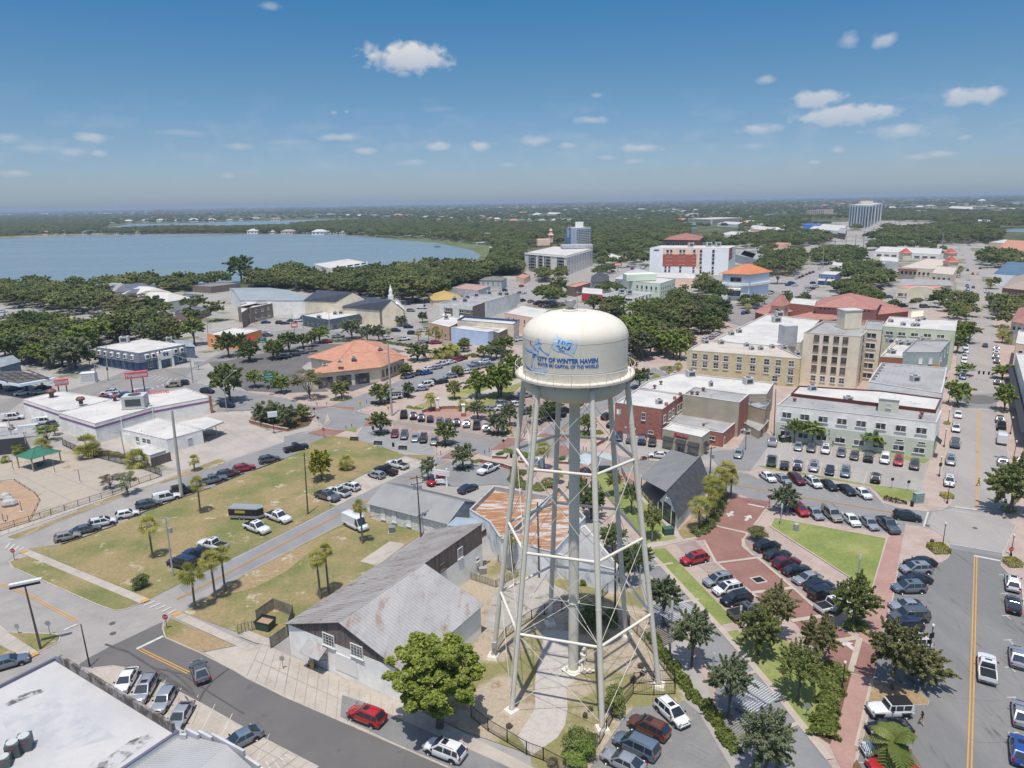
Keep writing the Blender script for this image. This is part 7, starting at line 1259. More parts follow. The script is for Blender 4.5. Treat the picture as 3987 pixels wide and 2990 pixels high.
row(palm,'date palms behind the bank','bushy date palm behind the terracotta bank',[('C1',1490,1310,1200,130),('C1',1570,1310,1160,160),('C1',1630,1290,1190,120)],feather=True,boot=False)
row(palm,'sabals by the highway shops','sabal palm before the blue and tan stores',[('C1',1340,1190,1095,70),('C1',1420,1200,1080,80),('C1',1475,1190,1060,80),('C1',1545,1160,1060,70),('C1',1660,1170,1075,80),('C1',1090,1020,880,70),('C1',1110,1150,1070,70),('C1',1500,1190,1100,70)])
row(palm,'sabals along the avenue','sabal palm along the avenue pavement',[('C3',2040,1190,1090,110),('C3',2050,1130,1040,110),('C3',2090,1200,1100,110),('C3',1950,770,690,90),('C3',1690,680,600,70),('C3',1710,670,590,60),('C3',2090,980,850,100),('C3',2050,900,800,100),('C3',1760,1010,900,80)])
row(palm,'sabals by the civic centre','sabal palm before the red-roofed civic centre',[('C3',60,960,880,70),('C3',100,920,855,60),('C3',150,900,820,60),('C3',190,890,810,60),('C3',335,975,900,90),('C3',500,990,920,100),('C3',1280,680,610,70),('C3',1430,690,620,100),('C3',600,975,920,70),('C2',1370,1450,1370,80),('C2',1440,1430,1340,90),('C2',1270,1480,1430,90)])
palm('C0',215,740,660,40,label='lone tall palm standing out against the lake on the left');palm('C1',1310,600,530,40,label='lone tall palm against the lake above the central woods')
def inpoly(x,y,poly):
 c=False;n=len(poly);j=n-1
 for i in range(n):
  if(poly[i][1]>y)!=(poly[j][1]>y)and x<(poly[j][0]-poly[i][0])*(y-poly[i][1])/(poly[j][1]-poly[i][1]+1e-12)+poly[i][0]:c=not c
  j=i
 return c
def fill(s,sp,smin,smax,zc=6,hi=0):
 poly=[(p.x,p.y)for p in pts(s,zc)];ph=[(p.x,p.y)for p in pts(s,hi)]if hi else None;xs=[p[0]for p in poly];ys=[p[1]for p in poly];out=[];y=min(ys)
 while y<max(ys):
  x=min(xs)
  while x<max(xs):
   a,b=x+tr_.uniform(-.4,.4)*sp,y+tr_.uniform(-.4,.4)*sp
   if inpoly(a,b,poly)and(ph is None or inpoly(a,b,ph)):out.append((a,b,tr_.uniform(smin,smax)))
   x+=sp
  y+=sp
 return out
FW=[]
for s,sp,a,b in(("C0 0,720 260,690 560,745 620,660 760,630 900,600 1080,610 1200,680 1230,750 1000,760 860,830 880,900 640,930 500,930 300,890 0,880",9.5,11,15),("C0 0,1000 180,980 420,960 480,1010 700,1010 760,990 1000,960 1230,960 1440,1060 1680,1100 1700,1200 1560,1200 1400,1170 1100,1150 860,1130 740,1160 720,1240 640,1230 620,1330 540,1390 440,1340 330,1330 250,1290 0,1300",9,10,14),("C0 900,960 960,850 1180,850 1380,900 1380,960 1250,980",9,10,13),("C0 1240,780 1270,680 1440,660 1600,650 1780,680 1900,700 2000,620 2211,620 2211,740 2100,750 1900,740 1480,770",9,9,13),("C0 1650,850 1860,850 1870,1000 1650,1000",10,11,15),("C0 1440,860 1560,860 1560,960 1440,960",10,9,12),("C0 1560,1050 1900,1050 1900,1090 1560,1090",9,7,9),("C1 0,620 100,610 500,600 520,660 660,670 940,640 1010,570 1300,570 1650,560 1740,600 2140,520 2160,620 1900,640 1840,700 1590,740 1500,840 1380,850 1180,830 1000,810 800,800 500,760 130,740 0,740",9,11,16),("C1 1850,560 2050,380 2150,440 2170,620 1950,640",9,10,14),("C2 0,480 60,360 180,340 250,450 240,620 160,640 60,640 0,600",9,10,14),("C2 260,620 420,590 540,610 560,680 420,690 270,680",9,9,12),("C2 360,760 540,730 560,850 440,880 370,850",9,10,14),("C2 700,840 940,850 1150,880 1180,960 940,960 720,900",9,9,13),("C2 950,1000 1180,980 1200,880 1420,790 1600,810 1800,850 1840,960 1740,1060 1640,1150 1500,1160 1420,1260 1200,1280 1060,1250 1030,1100",8.5,9,13),("C2 1560,690 1700,660 1780,720 1900,780 1930,850 1800,840 1600,800",9,9,13),("C2 740,730 960,700 1050,720 1050,770 830,760",9,8,11),("C2 730,560 930,560 930,640 740,640",8,7,10),("C2 1380,750 1500,720 1500,770 1400,800",8,7,10),("C2 1930,780 2100,770 2130,830 1930,850",8,6,8),("C2 2000,620 2040,540 2211,500 2211,640 2050,640",10,10,14),("C2 1040,1180 1200,1290 1200,1400 1080,1400 1030,1300",9,8,11),("C3 120,560 160,480 480,470 520,560 420,640 300,640 240,600",9,10,14),("C3 0,800 160,780 180,830 0,850",8,7,9),("C3 340,780 520,770 540,840 340,850",8,6,8),("C3 720,680 790,570 820,500 930,480 1060,580 1160,640 1180,720 1060,760 940,740 860,700",9,10,14),("C3 700,690 860,700 1120,780 1120,850 860,810 720,740",9,9,12),("C3 1240,820 1240,860 1130,860 1140,810",8,6,8),("C3 1300,830 1400,800 1400,880 1310,890",8,6,8),("C3 1440,800 1580,780 1780,760 1830,850 1810,980 1690,1000 1600,980 1640,900 1500,880",8.5,8,11),("C3 1700,1050 1780,1000 1900,1090 1760,1180 1700,1150",9,8,11),("C3 1880,1050 1900,960 2110,950 2110,1050 2000,1130",8.5,9,12),("C3 1930,860 1990,790 2211,800 2211,900 2120,960 1990,950",8.5,8,11),("C3 1700,660 1800,660 1800,740 1720,740",9,9,11),("C3 1820,440 1900,400 2211,460 2211,570 1980,580 1880,570",9,9,13),("C3 1860,640 2000,640 2040,700 1900,760",9,9,12),("C3 380,860 440,850 740,960 500,960",8,5,7),("C3 520,500 620,440 760,430 960,420 980,500 760,500 720,560 600,560",9,9,13),("C3 980,420 1120,400 1500,400 1700,420 1680,470 1000,460",9,9,13),("C3 100,400 160,330 400,300 700,310 760,380 520,420 460,440",10,10,15),("C3 860,340 900,310 1200,290 1700,270 2080,330 2000,390 1300,400 1100,400",10,10,15),("C3 820,310 900,250 950,260 940,300",9,8,11),("C3 1640,700 1680,620 1760,600 1760,690",9,8,10)):
 q_=fill(s,sp*.86,a,b,3.5,7);FW+=q_ if len(q_)>9 else fill(s,sp*.95,a*.9,b*.9,6)
for s,sp in(("C1 700,320 900,330 1100,345 1400,355 1700,380 1850,400 2100,380 2211,300 2211,265 1700,262 900,235 300,260 0,275 0,325",13),("C0 0,335 650,320 840,300 830,240 0,200",15),("C0 830,300 850,280 1300,262 1800,282 2211,262 2211,315 1300,325 840,328",12),("C2 0,440 60,330 250,420 560,400 560,250 0,265",13),("C2 760,560 1220,540 1220,440 1540,380 1540,250 1200,230 760,240 770,440",13),("C2 1650,420 1780,430 2000,420 2211,480 2211,330 2000,340 1900,370 1650,350",14),("C3 0,330 500,300 480,200 0,230",15),("C3 1120,290 1400,230 1650,330 2211,280 2211,170 1800,180 1400,150 1120,160",14),("C2 1500,430 1340,380 1340,330 1560,350",13)):
 FW+=fill(s,sp,11,16)
foot=[]
for o in list(bpy.data.objects):
 pass
W_POLY=[[(p.x,p.y)for p in pts(s)]for s in(LAKE,"C0 690,316 820,326 1300,306 1900,308 2211,298 C1 300,296 520,266 900,252 880,228 500,230 0,244 C0 2211,236 1500,256 1000,266","C1 1660,268 2211,262 C2 0,262 300,272 520,266 480,244 200,242 0,250 C1 1900,252","C3 1930,322 2700,345 2700,300 2300,300 1960,306","C2 1300,170 1480,164 1470,152 1330,158","C3 2030,112 2700,140 2700,98 2100,96")]
WBOX=[(min(q[0]for q in p),max(q[0]for q in p),min(q[1]for q in p),max(q[1]for q in p))for p in W_POLY]
def wet(x,y):
 for p,b in zip(W_POLY,WBOX):
  if b[0]<x<b[1]and b[2]<y<b[3]and inpoly(x,y,p):return True
 return False
BF=[]
for o in bpy.data.objects:
 if o.name.split('.')[0]=='wall' and o.parent and o.type=='MESH':
  co=[v.co for v in o.data.vertices];px_,py_=o.parent.location.x,o.parent.location.y;BF.append((min(c.x for c in co)+px_,max(c.x for c in co)+px_,min(c.y for c in co)+py_,max(c.y for c in co)+py_))
def built(x,y,r):
 return any(b[0]-r<x<b[1]+r and b[2]-r<y<b[3]+r for b in BF)
FW=[f for f in FW if not wet(f[0],f[1])and not built(f[0],f[1],f[2]*.28)]
FW.sort(key=lambda f:f[0]**2+f[1]**2)
nind=max(0,298-NT[0]);rest=FW[nind:]
MATS=[(L_OAK,5,'mid green spreading oak in the wooded blocks'),(L_DARK,4,'dark green spreading oak in the wooded blocks'),(L_LIGHT,2,'fresh green rounded tree in the wooded blocks'),(L_OLIVE,2,'olive-tinged rounded tree in the wooded blocks'),(L_GREY,1,'grey-green mossy oak in the wooded blocks')]
for(x,y,w)in FW[:nind]:
 k=tr_.choices(range(5),[m[1]for m in MATS])[0];tree_at((x,y),w,w*tr_.uniform(.78,1.02),MATS[k][0],'mid',MATS[k][2],'oak_tree',MATS[k][2]+' group',zc=w*.72)
for(s,w,h,m,lab)in(("C0 985,1000",23,12,L_OLIVE,'wide olive-yellow tree at the bend of the left street'),("C0 1050,960",24,12,L_BARE,'large leafless grey-brown tree behind the olive-yellow one'),("C0 985,800",13,9,L_OLIVE,'mustard green tree near the lakeside houses'),("C0 1880,720",22,22,L_DARK,'tallest dark moss-hung oak standing against the lake'),("C1 640,680",18,9,L_BARE,'bare grey tree before the lakeside condominium'),("C2 1050,470",20,11,L_YEL,'yellow-topped tree beside the white hotel'),("C3 290,730",17,11,L_BARE,'bare grey tree right of the orange-roofed hall'),("C1 1290,880",24,17,L_OAK,'isolated tall oak in the car park behind the church'),("C2 195,330",22,11,L_BARE,'bare brown tree on the lakeside slope')):
 t,q=s.split();x,y=map(float,q.split(','));tree_at(P(x,y,0,t),w,h,m,'sparse' if m is L_BARE else 'mid',lab,zc=h*.8)
for i in range(15000):
 X=tr_.uniform(-250,4240);v_=tr_.random()**1.3;hy=821-.0173*X;Y=hy+2+v_*105;v=RV*((X-CX)/FPX)-UV*((Y-CY)/FPX)+_F
 if v.z>-.0035:continue
 k=(5-H)/v.z;x,y=v.x*k,v.y*k
 if k>15500 or y>15300 or y<900 or wet(x,y)or built(x,y,6):continue
 if math.sin(x*.0021+1)*math.sin(y*.0013)+tr_.uniform(-.5,.5)>.78:continue
 rest.append((x,y,13*max(1,y/2200)))
pm=bpy.data.meshes.new('distant_woods');n=len(rest);pm.vertices.add(n);R_=np.array(rest);sc_=np.zeros((n,3));hgt=np.minimum(R_[:,2],13+R_[:,2]*.12)*(.75+.3*rs.rand(n))
sc_[:,0]=R_[:,2]/2;sc_[:,1]=R_[:,2]/2;sc_[:,2]=hgt*.42;rot=np.zeros((n,3));rot[:,2]=rs.rand(n)*6.28
co=np.stack([R_[:,0],R_[:,1],hgt*.55],1);pm.vertices.foreach_set('co',co.ravel())
for nm,ar in(('scl',sc_),('rt',rot)):
 at_=pm.attributes.new(nm,'FLOAT_VECTOR','POINT');at_.data.foreach_set('vector',ar.astype(np.float32).ravel())
DW=bpy.data.objects.new('distant_woods',pm);col.objects.link(DW);tag(DW,'endless dark green woods between the far houses and lakes','woods',kind='stuff')
ng=bpy.data.node_groups.new('scatter','GeometryNodeTree');ng.interface.new_socket('Geometry',in_out='INPUT',socket_type='NodeSocketGeometry');ng.interface.new_socket('Geometry',in_out='OUTPUT',socket_type='NodeSocketGeometry')
gi=ng.nodes.new('NodeGroupInput');go=ng.nodes.new('NodeGroupOutput');ip=ng.nodes.new('GeometryNodeInstanceOnPoints');jg=ng.nodes.new('GeometryNodeJoinGeometry')
srcs=[]
for i,(x,y)in enumerate(((-620,640),(-600,655),(-640,660))):
 e=empty('oak_tree',(x,y,0),0,'dark rounded oak on the lake shore at the far left','tree','rounded shore oaks');o=mko('crown',CR['far'][i][0],e,(0,0,6),(6,6,5));mko('trunk',CR['far'][i][1],e,(0,0,6),(6,6,4));srcs.append(o)
for o in srcs:
 oi=ng.nodes.new('GeometryNodeObjectInfo');oi.inputs['Object'].default_value=o;oi.inputs['As Instance'].default_value=True;ng.links.new(oi.outputs['Geometry'],jg.inputs[0])
def na(nm):
 q=ng.nodes.new('GeometryNodeInputNamedAttribute');q.data_type='FLOAT_VECTOR';q.inputs['Name'].default_value=nm;return q.outputs['Attribute']
ng.links.new(gi.outputs[0],ip.inputs['Points']);ng.links.new(jg.outputs[0],ip.inputs['Instance']);ip.inputs['Pick Instance'].default_value=True
ng.links.new(na('rt'),ip.inputs['Rotation']);ng.links.new(na('scl'),ip.inputs['Scale']);ng.links.new(ip.outputs[0],go.inputs[0]);md_=DW.modifiers.new('scatter','NODES');md_.node_group=ng
print('TREES',NT[0],'woods',n,'forest',len(FW))
# cars
def paint(n,c,metal=.25,r=.28):return flat('paint_'+n,c,r,metal,1.0,.5)
PT={'white':paint('white',(.62,.62,.62),0),'silver':paint('silver',(.38,.39,.41),.5),'grey':paint('grey',(.13,.14,.15),.5),'black':paint('black',(.012,.013,.016)),'navy':paint('navy',(.015,.03,.07)),'red':paint('red',(.38,.012,.015),.1),'maroon':paint('maroon',(.14,.012,.022)),'blue':paint('blue',(.02,.07,.30)),'tan':paint('tan',(.36,.33,.28),.4),'bronze':paint('bronze',(.16,.055,.03),.4),'green':paint('green',(.02,.12,.08)),'steel':paint('steel',(.17,.22,.27),.5),'brown':paint('brown',(.10,.08,.07),.4),'gold':paint('gold',(.40,.36,.26),.4)}
GC=flat('car_glass',(.02,.03,.04),.05,0,0,.8);TY=flat('tyre',(.02,.02,.02),.8);RM=flat('rim',(.35,.36,.37),.3,.8);TRM=flat('trim_black',(.015,.015,.015),.5);HL=flat('headlamp_glass',(.30,.32,.33),.12,.3);TL=flat('tail_lamp',(.35,.01,.01),.2);CHR=flat('chrome',(.5,.5,.5),.15,1)
SED=[(-.5,.60,.80,.40),(-.485,.90,.90,.24),(-.40,1.0,.97,.2),(-.2,.97,1,.2),(.12,.94,1,.2),(.24,.92,.99,.2),(.40,.80,.95,.22),(.475,.68,.87,.26),(.5,.52,.76,.36)]
SUVB=[(-.5,.70,.82,.44),(-.487,1.0,.91,.32),(-.42,1.06,.97,.26),(-.1,1.04,1,.26),(.18,1.02,1,.26),(.27,1.0,.985,.26),(.40,.93,.94,.28),(.47,.80,.85,.32),(.5,.60,.72,.42)]
PKB=[(-.5,.7,.9,.5),(-.495,1.12,.97,.4),(-.3,1.12,1,.36),(-.1,1.12,1,.36),(.14,1.14,1,.34),(.26,1.15,.99,.34),(.43,1.08,.97,.36),(.49,.98,.9,.38),(.5,.7,.82,.42)]
CT={'sedan':(4.80,1.84,1.46,SED,-.44,.235,-.21,.035,.93,.73,((-.27,-.08),(-.065,.10)),.33,.305,-.29),'hatch':(4.25,1.78,1.52,SED,-.49,.22,-.36,.06,.95,.78,((-.36,-.13),(-.11,.10)),.32,.31,-.30),'suv':(4.75,1.90,1.70,SUVB,-.485,.285,-.365,.075,1.03,.74,((-.44,-.29),(-.275,-.07),(-.055,.14)),.37,.31,-.30),'bigsuv':(5.3,2.04,1.92,SUVB,-.495,.22,-.46,.10,1.1,.84,((-.46,-.30),(-.28,-.08),(-.06,.15)),.40,.31,-.30),'minivan':(5.1,1.98,1.78,SUVB,-.493,.30,-.43,.10,1.02,.80,((-.45,-.28),(-.26,-.03),(-.01,.18)),.34,.31,-.30),'pickup':(5.8,2.02,1.92,PKB,-.14,.22,-.115,.07,1.13,.80,((-.11,-.01),(.0,.13)),.40,.325,-.315),'van':(5.9,2.05,2.55,PKB,-.497,.39,-.49,.26,1.15,.90,((.19,.30),),.36,.33,-.30),'wagonvan':(5.6,2.0,2.08,PKB,-.497,.31,-.47,.17,1.15,.86,((-.42,-.18),(-.16,.04),(.06,.22)),.37,.32,-.30),'jeep':(4.7,1.90,1.86,PKB,-.49,.12,-.47,.07,1.13,.88,((-.46,-.24),(-.22,-.05),(-.03,.08)),.42,.34,-.30)}
CARM={}
def build_car(kind):
 L,W,Hh,st,xb0,xb1,xr0,xr1,zb,rw,panes,wr,wf,wrr=CT[kind];D={};hw=W/2
 b=MB();k=9;vs=[]
 for x,zt_,wfct,z0 in st:
  w=hw*wfct
  if kind in('van',)and False:pass
  for y,z in((-w*.90,z0),(-w,z0+.16),(-w,zt_-.22),(-w*.95,zt_-.05),(-w*.72,zt_+.0),(0,zt_+.03),(w*.72,zt_),(w*.95,zt_-.05),(w,zt_-.22),(w,z0+.16),(w*.90,z0)):vs.append((x*L,y,z))
 n=11;fs=[]
 for i in range(len(st)-1):
  for j in range(n-1):fs.append((i*n+j,i*n+j+1,(i+1)*n+j+1,(i+1)*n+j))
  fs.append((i*n+n-1,i*n,(i+1)*n,(i+1)*n+n-1))
 fs.append(tuple(range(n)));fs.append(tuple(range((len(st)-1)*n,len(st)*n))[::-1]);b.add(vs,fs)
 z1=Hh;wb=hw*.95;wt=hw*rw;zb_=zb-.04
 c=[(xb0*L,-wb,zb_),(xb1*L,-wb*.93,zb_),(xb1*L,wb*.93,zb_),(xb0*L,wb,zb_),(xr0*L,-wt,z1-.06),(xr1*L,-wt*.96,z1-.05),(xr1*L,wt*.96,z1-.05),(xr0*L,wt,z1-.06),(xr0*L*.93,-wt*.85,z1),(xr1*L*1.0-.12*(1 if xr1>0 else 1),-wt*.82,z1),(xr1*L-.12,wt*.82,z1),(xr0*L*.93,wt*.85,z1)]
 b.add(c,[(0,1,5,4),(1,2,6,5),(2,3,7,6),(3,0,4,7),(4,5,9,8),(5,6,10,9),(6,7,11,10),(7,4,8,11),(8,9,10,11)])
 for wx in(wf,wrr):
  for s in(-1,1):
   V=[(wx*L,s*(hw+.004),wr)]+[(wx*L+math.cos(a)*(wr+.09),s*(hw+.004),max(.24,wr+math.sin(a)*(wr+.09)))for a in[math.pi*(i/12*1.24-.12)for i in range(13)]]
   b.add(V,[(0,i+1,i+2)if s>0 else(0,i+2,i+1)for i in range(12)],1)
 for s in(-1,1):b.box((0,s*(hw-.005),.27 if kind not in('sedan','hatch')else .23),(L*.42,.05,.12),0,1)
 b.box((L*.488,0,.42),(.10,W*.62,.16),0,1);b.box((-L*.49,0,.40),(.08,W*.7,.14),0,1);b.box((L*.478,0,zb*.70),(.09,W*.42,.14),0,1)
 if kind=='pickup':b.box((-.32*L,0,1.10),(L*.33,W*.80,.10),0,1);
 if kind in('suv','bigsuv','minivan'):
  for s in(-1,1):b.tube((xr0*L*.9,s*wt*.86,z1+.03),(xr1*L*.8,s*wt*.82,z1+.03),.025,n=5,m=2)
 if kind=='suv':b.box((-.02*L,0,z1+.0),(L*.13,W*.4,.015),0,1)
 if kind=='pickup':b.box((-.02*L,0,z1),(L*.06,W*.36,.015),0,1)
 if kind=='jeep':
  b.box((-.2*L,0,z1+.02),(L*.50,W*.84,.06),0,1);b.tube((-L*.5-.12,0,1.0),(-L*.5+.05,0,1.0),.37,n=14,m=1);b.box((L*.5,0,.62),(.22,W*.9,.16),0,1)
  for s in(-1,1):b.box((wf*L,s*hw,.88),(1.1,.3,.08),0,1);b.box((wrr*L,s*hw,.88),(1.1,.3,.08),0,1)
 D['body']=(b,1)
 def sidey(f):return wb*.97+(wt-wb)*f
 zb0,zt0=zb+.03,z1-.12;dz=z1-zb
 def xr(x,f):
  return x*L
 P_=[]
 for i,(x0,x1)in enumerate(panes):
  for s in(-1,1):
   f0,f1=(zb0-zb)/dz,(zt0-zb)/dz;m=MB()
   xa,xbb=x0*L,x1*L;xat=xa+(.28*dz if i==0 and kind in('sedan','hatch')else .10 if i==0 else 0);xbt=xbb-(.55*dz if i==len(panes)-1 and kind not in('jeep','van')else .05)
   y0,y1=s*(sidey(f0)+.018),s*(sidey(f1)+.018)
   if i==len(panes)-1:xbb+=.06*L if kind not in('jeep',)else 0
   q=[(xa,y0,zb0),(xbb,y0*.985,zb0),(xbt,y1*.99,zt0),(xat,y1,zt0)];m.add(q,[(0,1,2,3)if s<0 else(3,2,1,0)]);P_.append(m)
 D['side_window']=P_
 def endpane(xa,xt,w0,w1,sgn):
  m=MB();f0,f1=.08,.88;o=sgn*.02
  p=lambda f,y:(xa*L+(xt-xa)*L*f+o,y,zb+dz*f+.012)
  m.add([p(f0,-w0),p(f0,w0),p(f1,w1),p(f1,-w1)],[(0,1,2,3)if sgn>0 else(3,2,1,0)]);return m
 D['windshield']=endpane(xb1,xr1,wb*.84,wt*.84,1);
 if kind!='van':D['rear_window']=endpane(xb0,xr0,wb*.80,wt*.80,-1)
 D['headlight']=[MB().box((L*.466,s*hw*.70,st[-3][1]-.10),(.20,.36,.13),s*-.25)for s in(-1,1)];D['taillight']=[MB().box((-L*.485,s*hw*.80,.80 if kind in('sedan','hatch')else .92),(.12,.26,.18 if kind in('sedan','hatch')else .3))for s in(-1,1)]
 D['mirror']=[MB().box((xb1*L-.35,s*(hw+.09),zb+.08),(.14,.2,.13))for s in(-1,1)]
 D['number_plate']=MB().box((-L*.5-.005,0,.62),(.02,.32,.16))
 return D
def wheel_mesh(r):
 t=MB().lathe([(r*.66,-.11),(r*.93,-.11),(r,-.07),(r,.07),(r*.93,.11),(r*.66,.11)],n=20);t.v=[(x,z,y)for x,y,z in t.v]
 m=MB().lathe([(0,-.09),(r*.2,-.1),(r*.25,-.08),(r*.62,-.07),(r*.68,-.105),(r*.68,.105),(r*.62,.07),(r*.25,.08),(r*.2,.1),(0,.09)],n=20);m.v=[(x,z,y)for x,y,z in m.v]
 for k in range(5):a=k*1.2566;m.box((math.cos(a)*r*.42,0,math.sin(a)*r*.42),(r*.1,.17,r*.1))
 return t,m
def mesh_of(mb,name,mats,smooth=None):o=mb.build(name,mats,None,smooth);me=o.data;bpy.data.objects.remove(o);return me
for kd in CT:
 D=build_car(kd);q={}
 b=D['body'][0];q['body']=mesh_of(b,'body',[PT['white'],TRM,CHR],38)
 q['side_window']=[mesh_of(m,'side_window',GC)for m in D['side_window']];q['windshield']=mesh_of(D['windshield'],'windshield',GC)
 if 'rear_window' in D:q['rear_window']=mesh_of(D['rear_window'],'rear_window',GC)
 q['headlight']=[mesh_of(m,'headlight',HL)for m in D['headlight']];q['taillight']=[mesh_of(m,'taillight',TL)for m in D['taillight']];q['mirror']=[mesh_of(m,'mirror',TRM)for m in D['mirror']];q['number_plate']=mesh_of(D['number_plate'],'number_plate',HL)
 t,m=wheel_mesh(CT[kd][11]);q['tyre']=mesh_of(t,'tyre',TY,40);q['rim']=mesh_of(m,'rim',RM,40)
 a=MB();a.v=list(b.v);a.f=list(b.f);a.m=list(b.m)
 for mm in D['side_window']+[D['windshield']]+([D['rear_window']]if 'rear_window' in D else[]):a.add(mm.v,mm.f,3)
 for mm in D['taillight']:a.add(mm.v,mm.f,4)
 for wx in(CT[kd][12],CT[kd][13]):
  for s in(-1,1):r=CT[kd][11];a.tube((wx*CT[kd][0],s*(CT[kd][1]/2-.2),r),(wx*CT[kd][0],s*(CT[kd][1]/2+.01),r),r,n=10,m=1)
 q['low']=mesh_of(a,'car',[PT['white'],TRM,CHR,GC,TL],38);CARM[kd]=q
NAMES={'sedan':'sedan','hatch':'hatchback','suv':'suv','bigsuv':'large suv','minivan':'minivan','pickup':'pickup truck','van':'high-roofed van','wagonvan':'van','jeep':'boxy jeep'}
CATS={'sedan':'car','hatch':'car','suv':'suv','bigsuv':'suv','minivan':'minivan','pickup':'pickup truck','van':'van','wagonvan':'van','jeep':'suv'}
CN=[0]
def put_car(kind,colr,p,a,low=False):
 q=CARM[kind];CT_=CT[kind];CN[0]+=1;nm=NAMES[kind].replace(' ','_').replace('-','_')
 if low:
  o=bpy.data.objects.new(nm,q['low']);col.objects.link(o);o.location=p;o.rotation_euler[2]=a;o.material_slots[0].link='OBJECT';o.material_slots[0].material=PT[colr];return o
 e=empty(nm,p,a)
 def add(n,me,par=e,loc=(0,0,0)):o=bpy.data.objects.new(n,me);col.objects.link(o);o.parent=par;o.location=loc;return o
 b=add('body',q['body']);b.material_slots[0].link='OBJECT';b.material_slots[0].material=PT[colr]
 for n in('side_window','headlight','taillight','mirror'):
  for me in q[n]:add(n,me)
 for n in('windshield','rear_window','number_plate'):
  if n in q:add(n,q[n])
 L,W,r=CT_[0],CT_[1],CT_[11]
 for wx in(CT_[12],CT_[13]):
  for s in(-1,1):
   w=empty('wheel',(wx*L,s*(W/2-.10),r));w.parent=e;add('tyre',q['tyre'],w);add('rim',q['rim'],w)
 return e
def cars(where,hv,items,group=None,z=.07):
 """items 'x,y kind colour [flip]' ; hv = heading in tile pixels"""
 out=[];t0=CUR[0]
 for it in items.split(';'):
  f=it.split()
  if not f:continue
  if f[0]in TO:T(f[0]);f=f[1:]
  x,y=map(float,f[0].split(','));g=P(x,y,.75);h=hv if len(f)<4 or f[3]=='r' else tuple(map(float,f[3].split(',')))
  if len(f)>3 and f[-1]=='r':h=(-h[0],-h[1])
  g2=P(x+h[0],y+h[1],.75);a=math.atan2(g2.y-g.y,g2.x-g.x);dp=depth(g)
  o=put_car(f[1],f[2],(g.x,g.y,z),a,dp>175);out.append((S2(x,y)[0],S2(x,y)[1],f[1],f[2],o))
 T(t0);vert=abs(hv[1])<abs(hv[0])and(max(q[1]for q in out)-min(q[1]for q in out))>(max(q[0]for q in out)-min(q[0]for q in out))
 out.sort(key=lambda q:q[1]if vert else q[0]);cnt={}
 for q in out:cnt[(q[2],q[3])]=cnt.get((q[2],q[3]),0)+1
 seen={}
 for i,q in enumerate(out):
  k=(q[2],q[3]);seen[k]=seen.get(k,0)+1;lab='%s %s %s'%(q[3]if q[3]!='steel' else 'blue-grey',NAMES[q[2]],where)
  if cnt[k]>1:lab+=', %s %s'%(ordw(seen[k]-1),'from the top' if vert else 'from the left')
  tag(q[4],lab,CATS[q[2]],('cars '+where)if len(out)>1 else None)
T('A0')
cars('driving up the dark road',(-35,-100),"1555,900 sedan grey");cars('in the diagonal bays by the stained parapet',(-60,100),"980,975 sedan white; 1128,1045 suv silver; 1275,1125 hatch silver; 1400,1255 sedan silver");cars('half hidden behind the stepped wall',(-100,50),"1870,1432 sedan steel");cars('cut off by the left edge near the wooden pole',(100,-28),"60,830 sedan steel")
T('A1');cars('parked beside the warehouse',(-125,-48),"932,1248 suv red");cars('parked under the big elm',(-125,-48),"1542,1515 suv white")
T('A2');cars('in the asphalt yard beside the tower',(-130,-62),"1392,1225 suv white 130,120; 1210,1338 suv bronze; 1112,1480 minivan steel; 1012,1600 sedan silver")
cars('on the left side of the brick drive',(-100,22),"1568,28 suv red; 1752,195 suv silver; 1828,262 suv white; 1895,338 suv black; 1985,440 pickup grey r")
T('A3');cars('in the slanted row below the lawn triangle',(100,-24),"B3 214,1450 suv black; B3 292,1516 sedan black; A3 365,58 suv maroon; 440,112 sedan black; 525,178 sedan silver r; 618,242 suv black; 668,300 bigsuv black; 735,392 pickup white")
cars('nosed in along the pink path',(-100,3),"1405,55 sedan black; 1370,106 suv silver; 1365,186 sedan black; 1315,252 suv steel; 1300,390 sedan silver; 1312,478 bigsuv grey; 1280,548 suv navy; 1340,685 suv white; 1165,1205 jeep white; 1163,1345 sedan black; 1128,1508 suv white; 1180,1632 sedan red")
cars('driving up the wide street',(-6,-100),"1925,880 pickup white");cars('kerbside at the right edge of the wide street',(-10,-100),"2125,215 suv white; 2132,380 sedan black; 2165,785 sedan silver; 2195,1230 sedan silver; 2185,1515 suv blue")
T('B0');cars('in the long line beside the open lawn',(100,-22),"525,1372 hatch tan; 668,1316 sedan grey; 798,1264 suv white; 992,1198 hatch white; 1157,1126 suv grey; 1300,1070 bigsuv white; 1430,1016 jeep black; 1655,935 pickup steel; 1777,888 suv brown; 1902,843 suv red; 2098,775 suv grey; B1 385,685 pickup black")
T('B0');cars('on the grass by the cargo trailer',(100,36),"2000,1308 pickup white; B1 250,1225 pickup white");T('B0');cars('on the grass behind the near palms',(-100,-22),"1655,1440 pickup white; 1550,1515 pickup navy; 1412,1580 bigsuv navy")
T('B0');cars('queuing on the highway behind the tyre garage',(-100,8),"910,272 pickup white; 845,252 suv white; 960,270 sedan blue; 1010,285 suv silver; 1085,270 van white; 790,302 suv red; 855,304 sedan blue; 935,298 suv navy");cars('waiting at the highway crossing',(-100,6),"1350,197 bigsuv gold; 1412,182 suv black");cars('on the side street right of the tyre garage',(100,8),"1615,243 suv black; 1770,352 suv navy")
cars('parked left of the tyre garage',(100,-10),"98,450 wagonvan white; 345,482 wagonvan white; 60,560 wagonvan white; 430,500 suv black; 250,555 van white");cars('under the fuel canopy',(100,-12),"175,258 sedan white; 318,250 sedan silver; 335,215 sedan navy; 110,222 sedan blue")
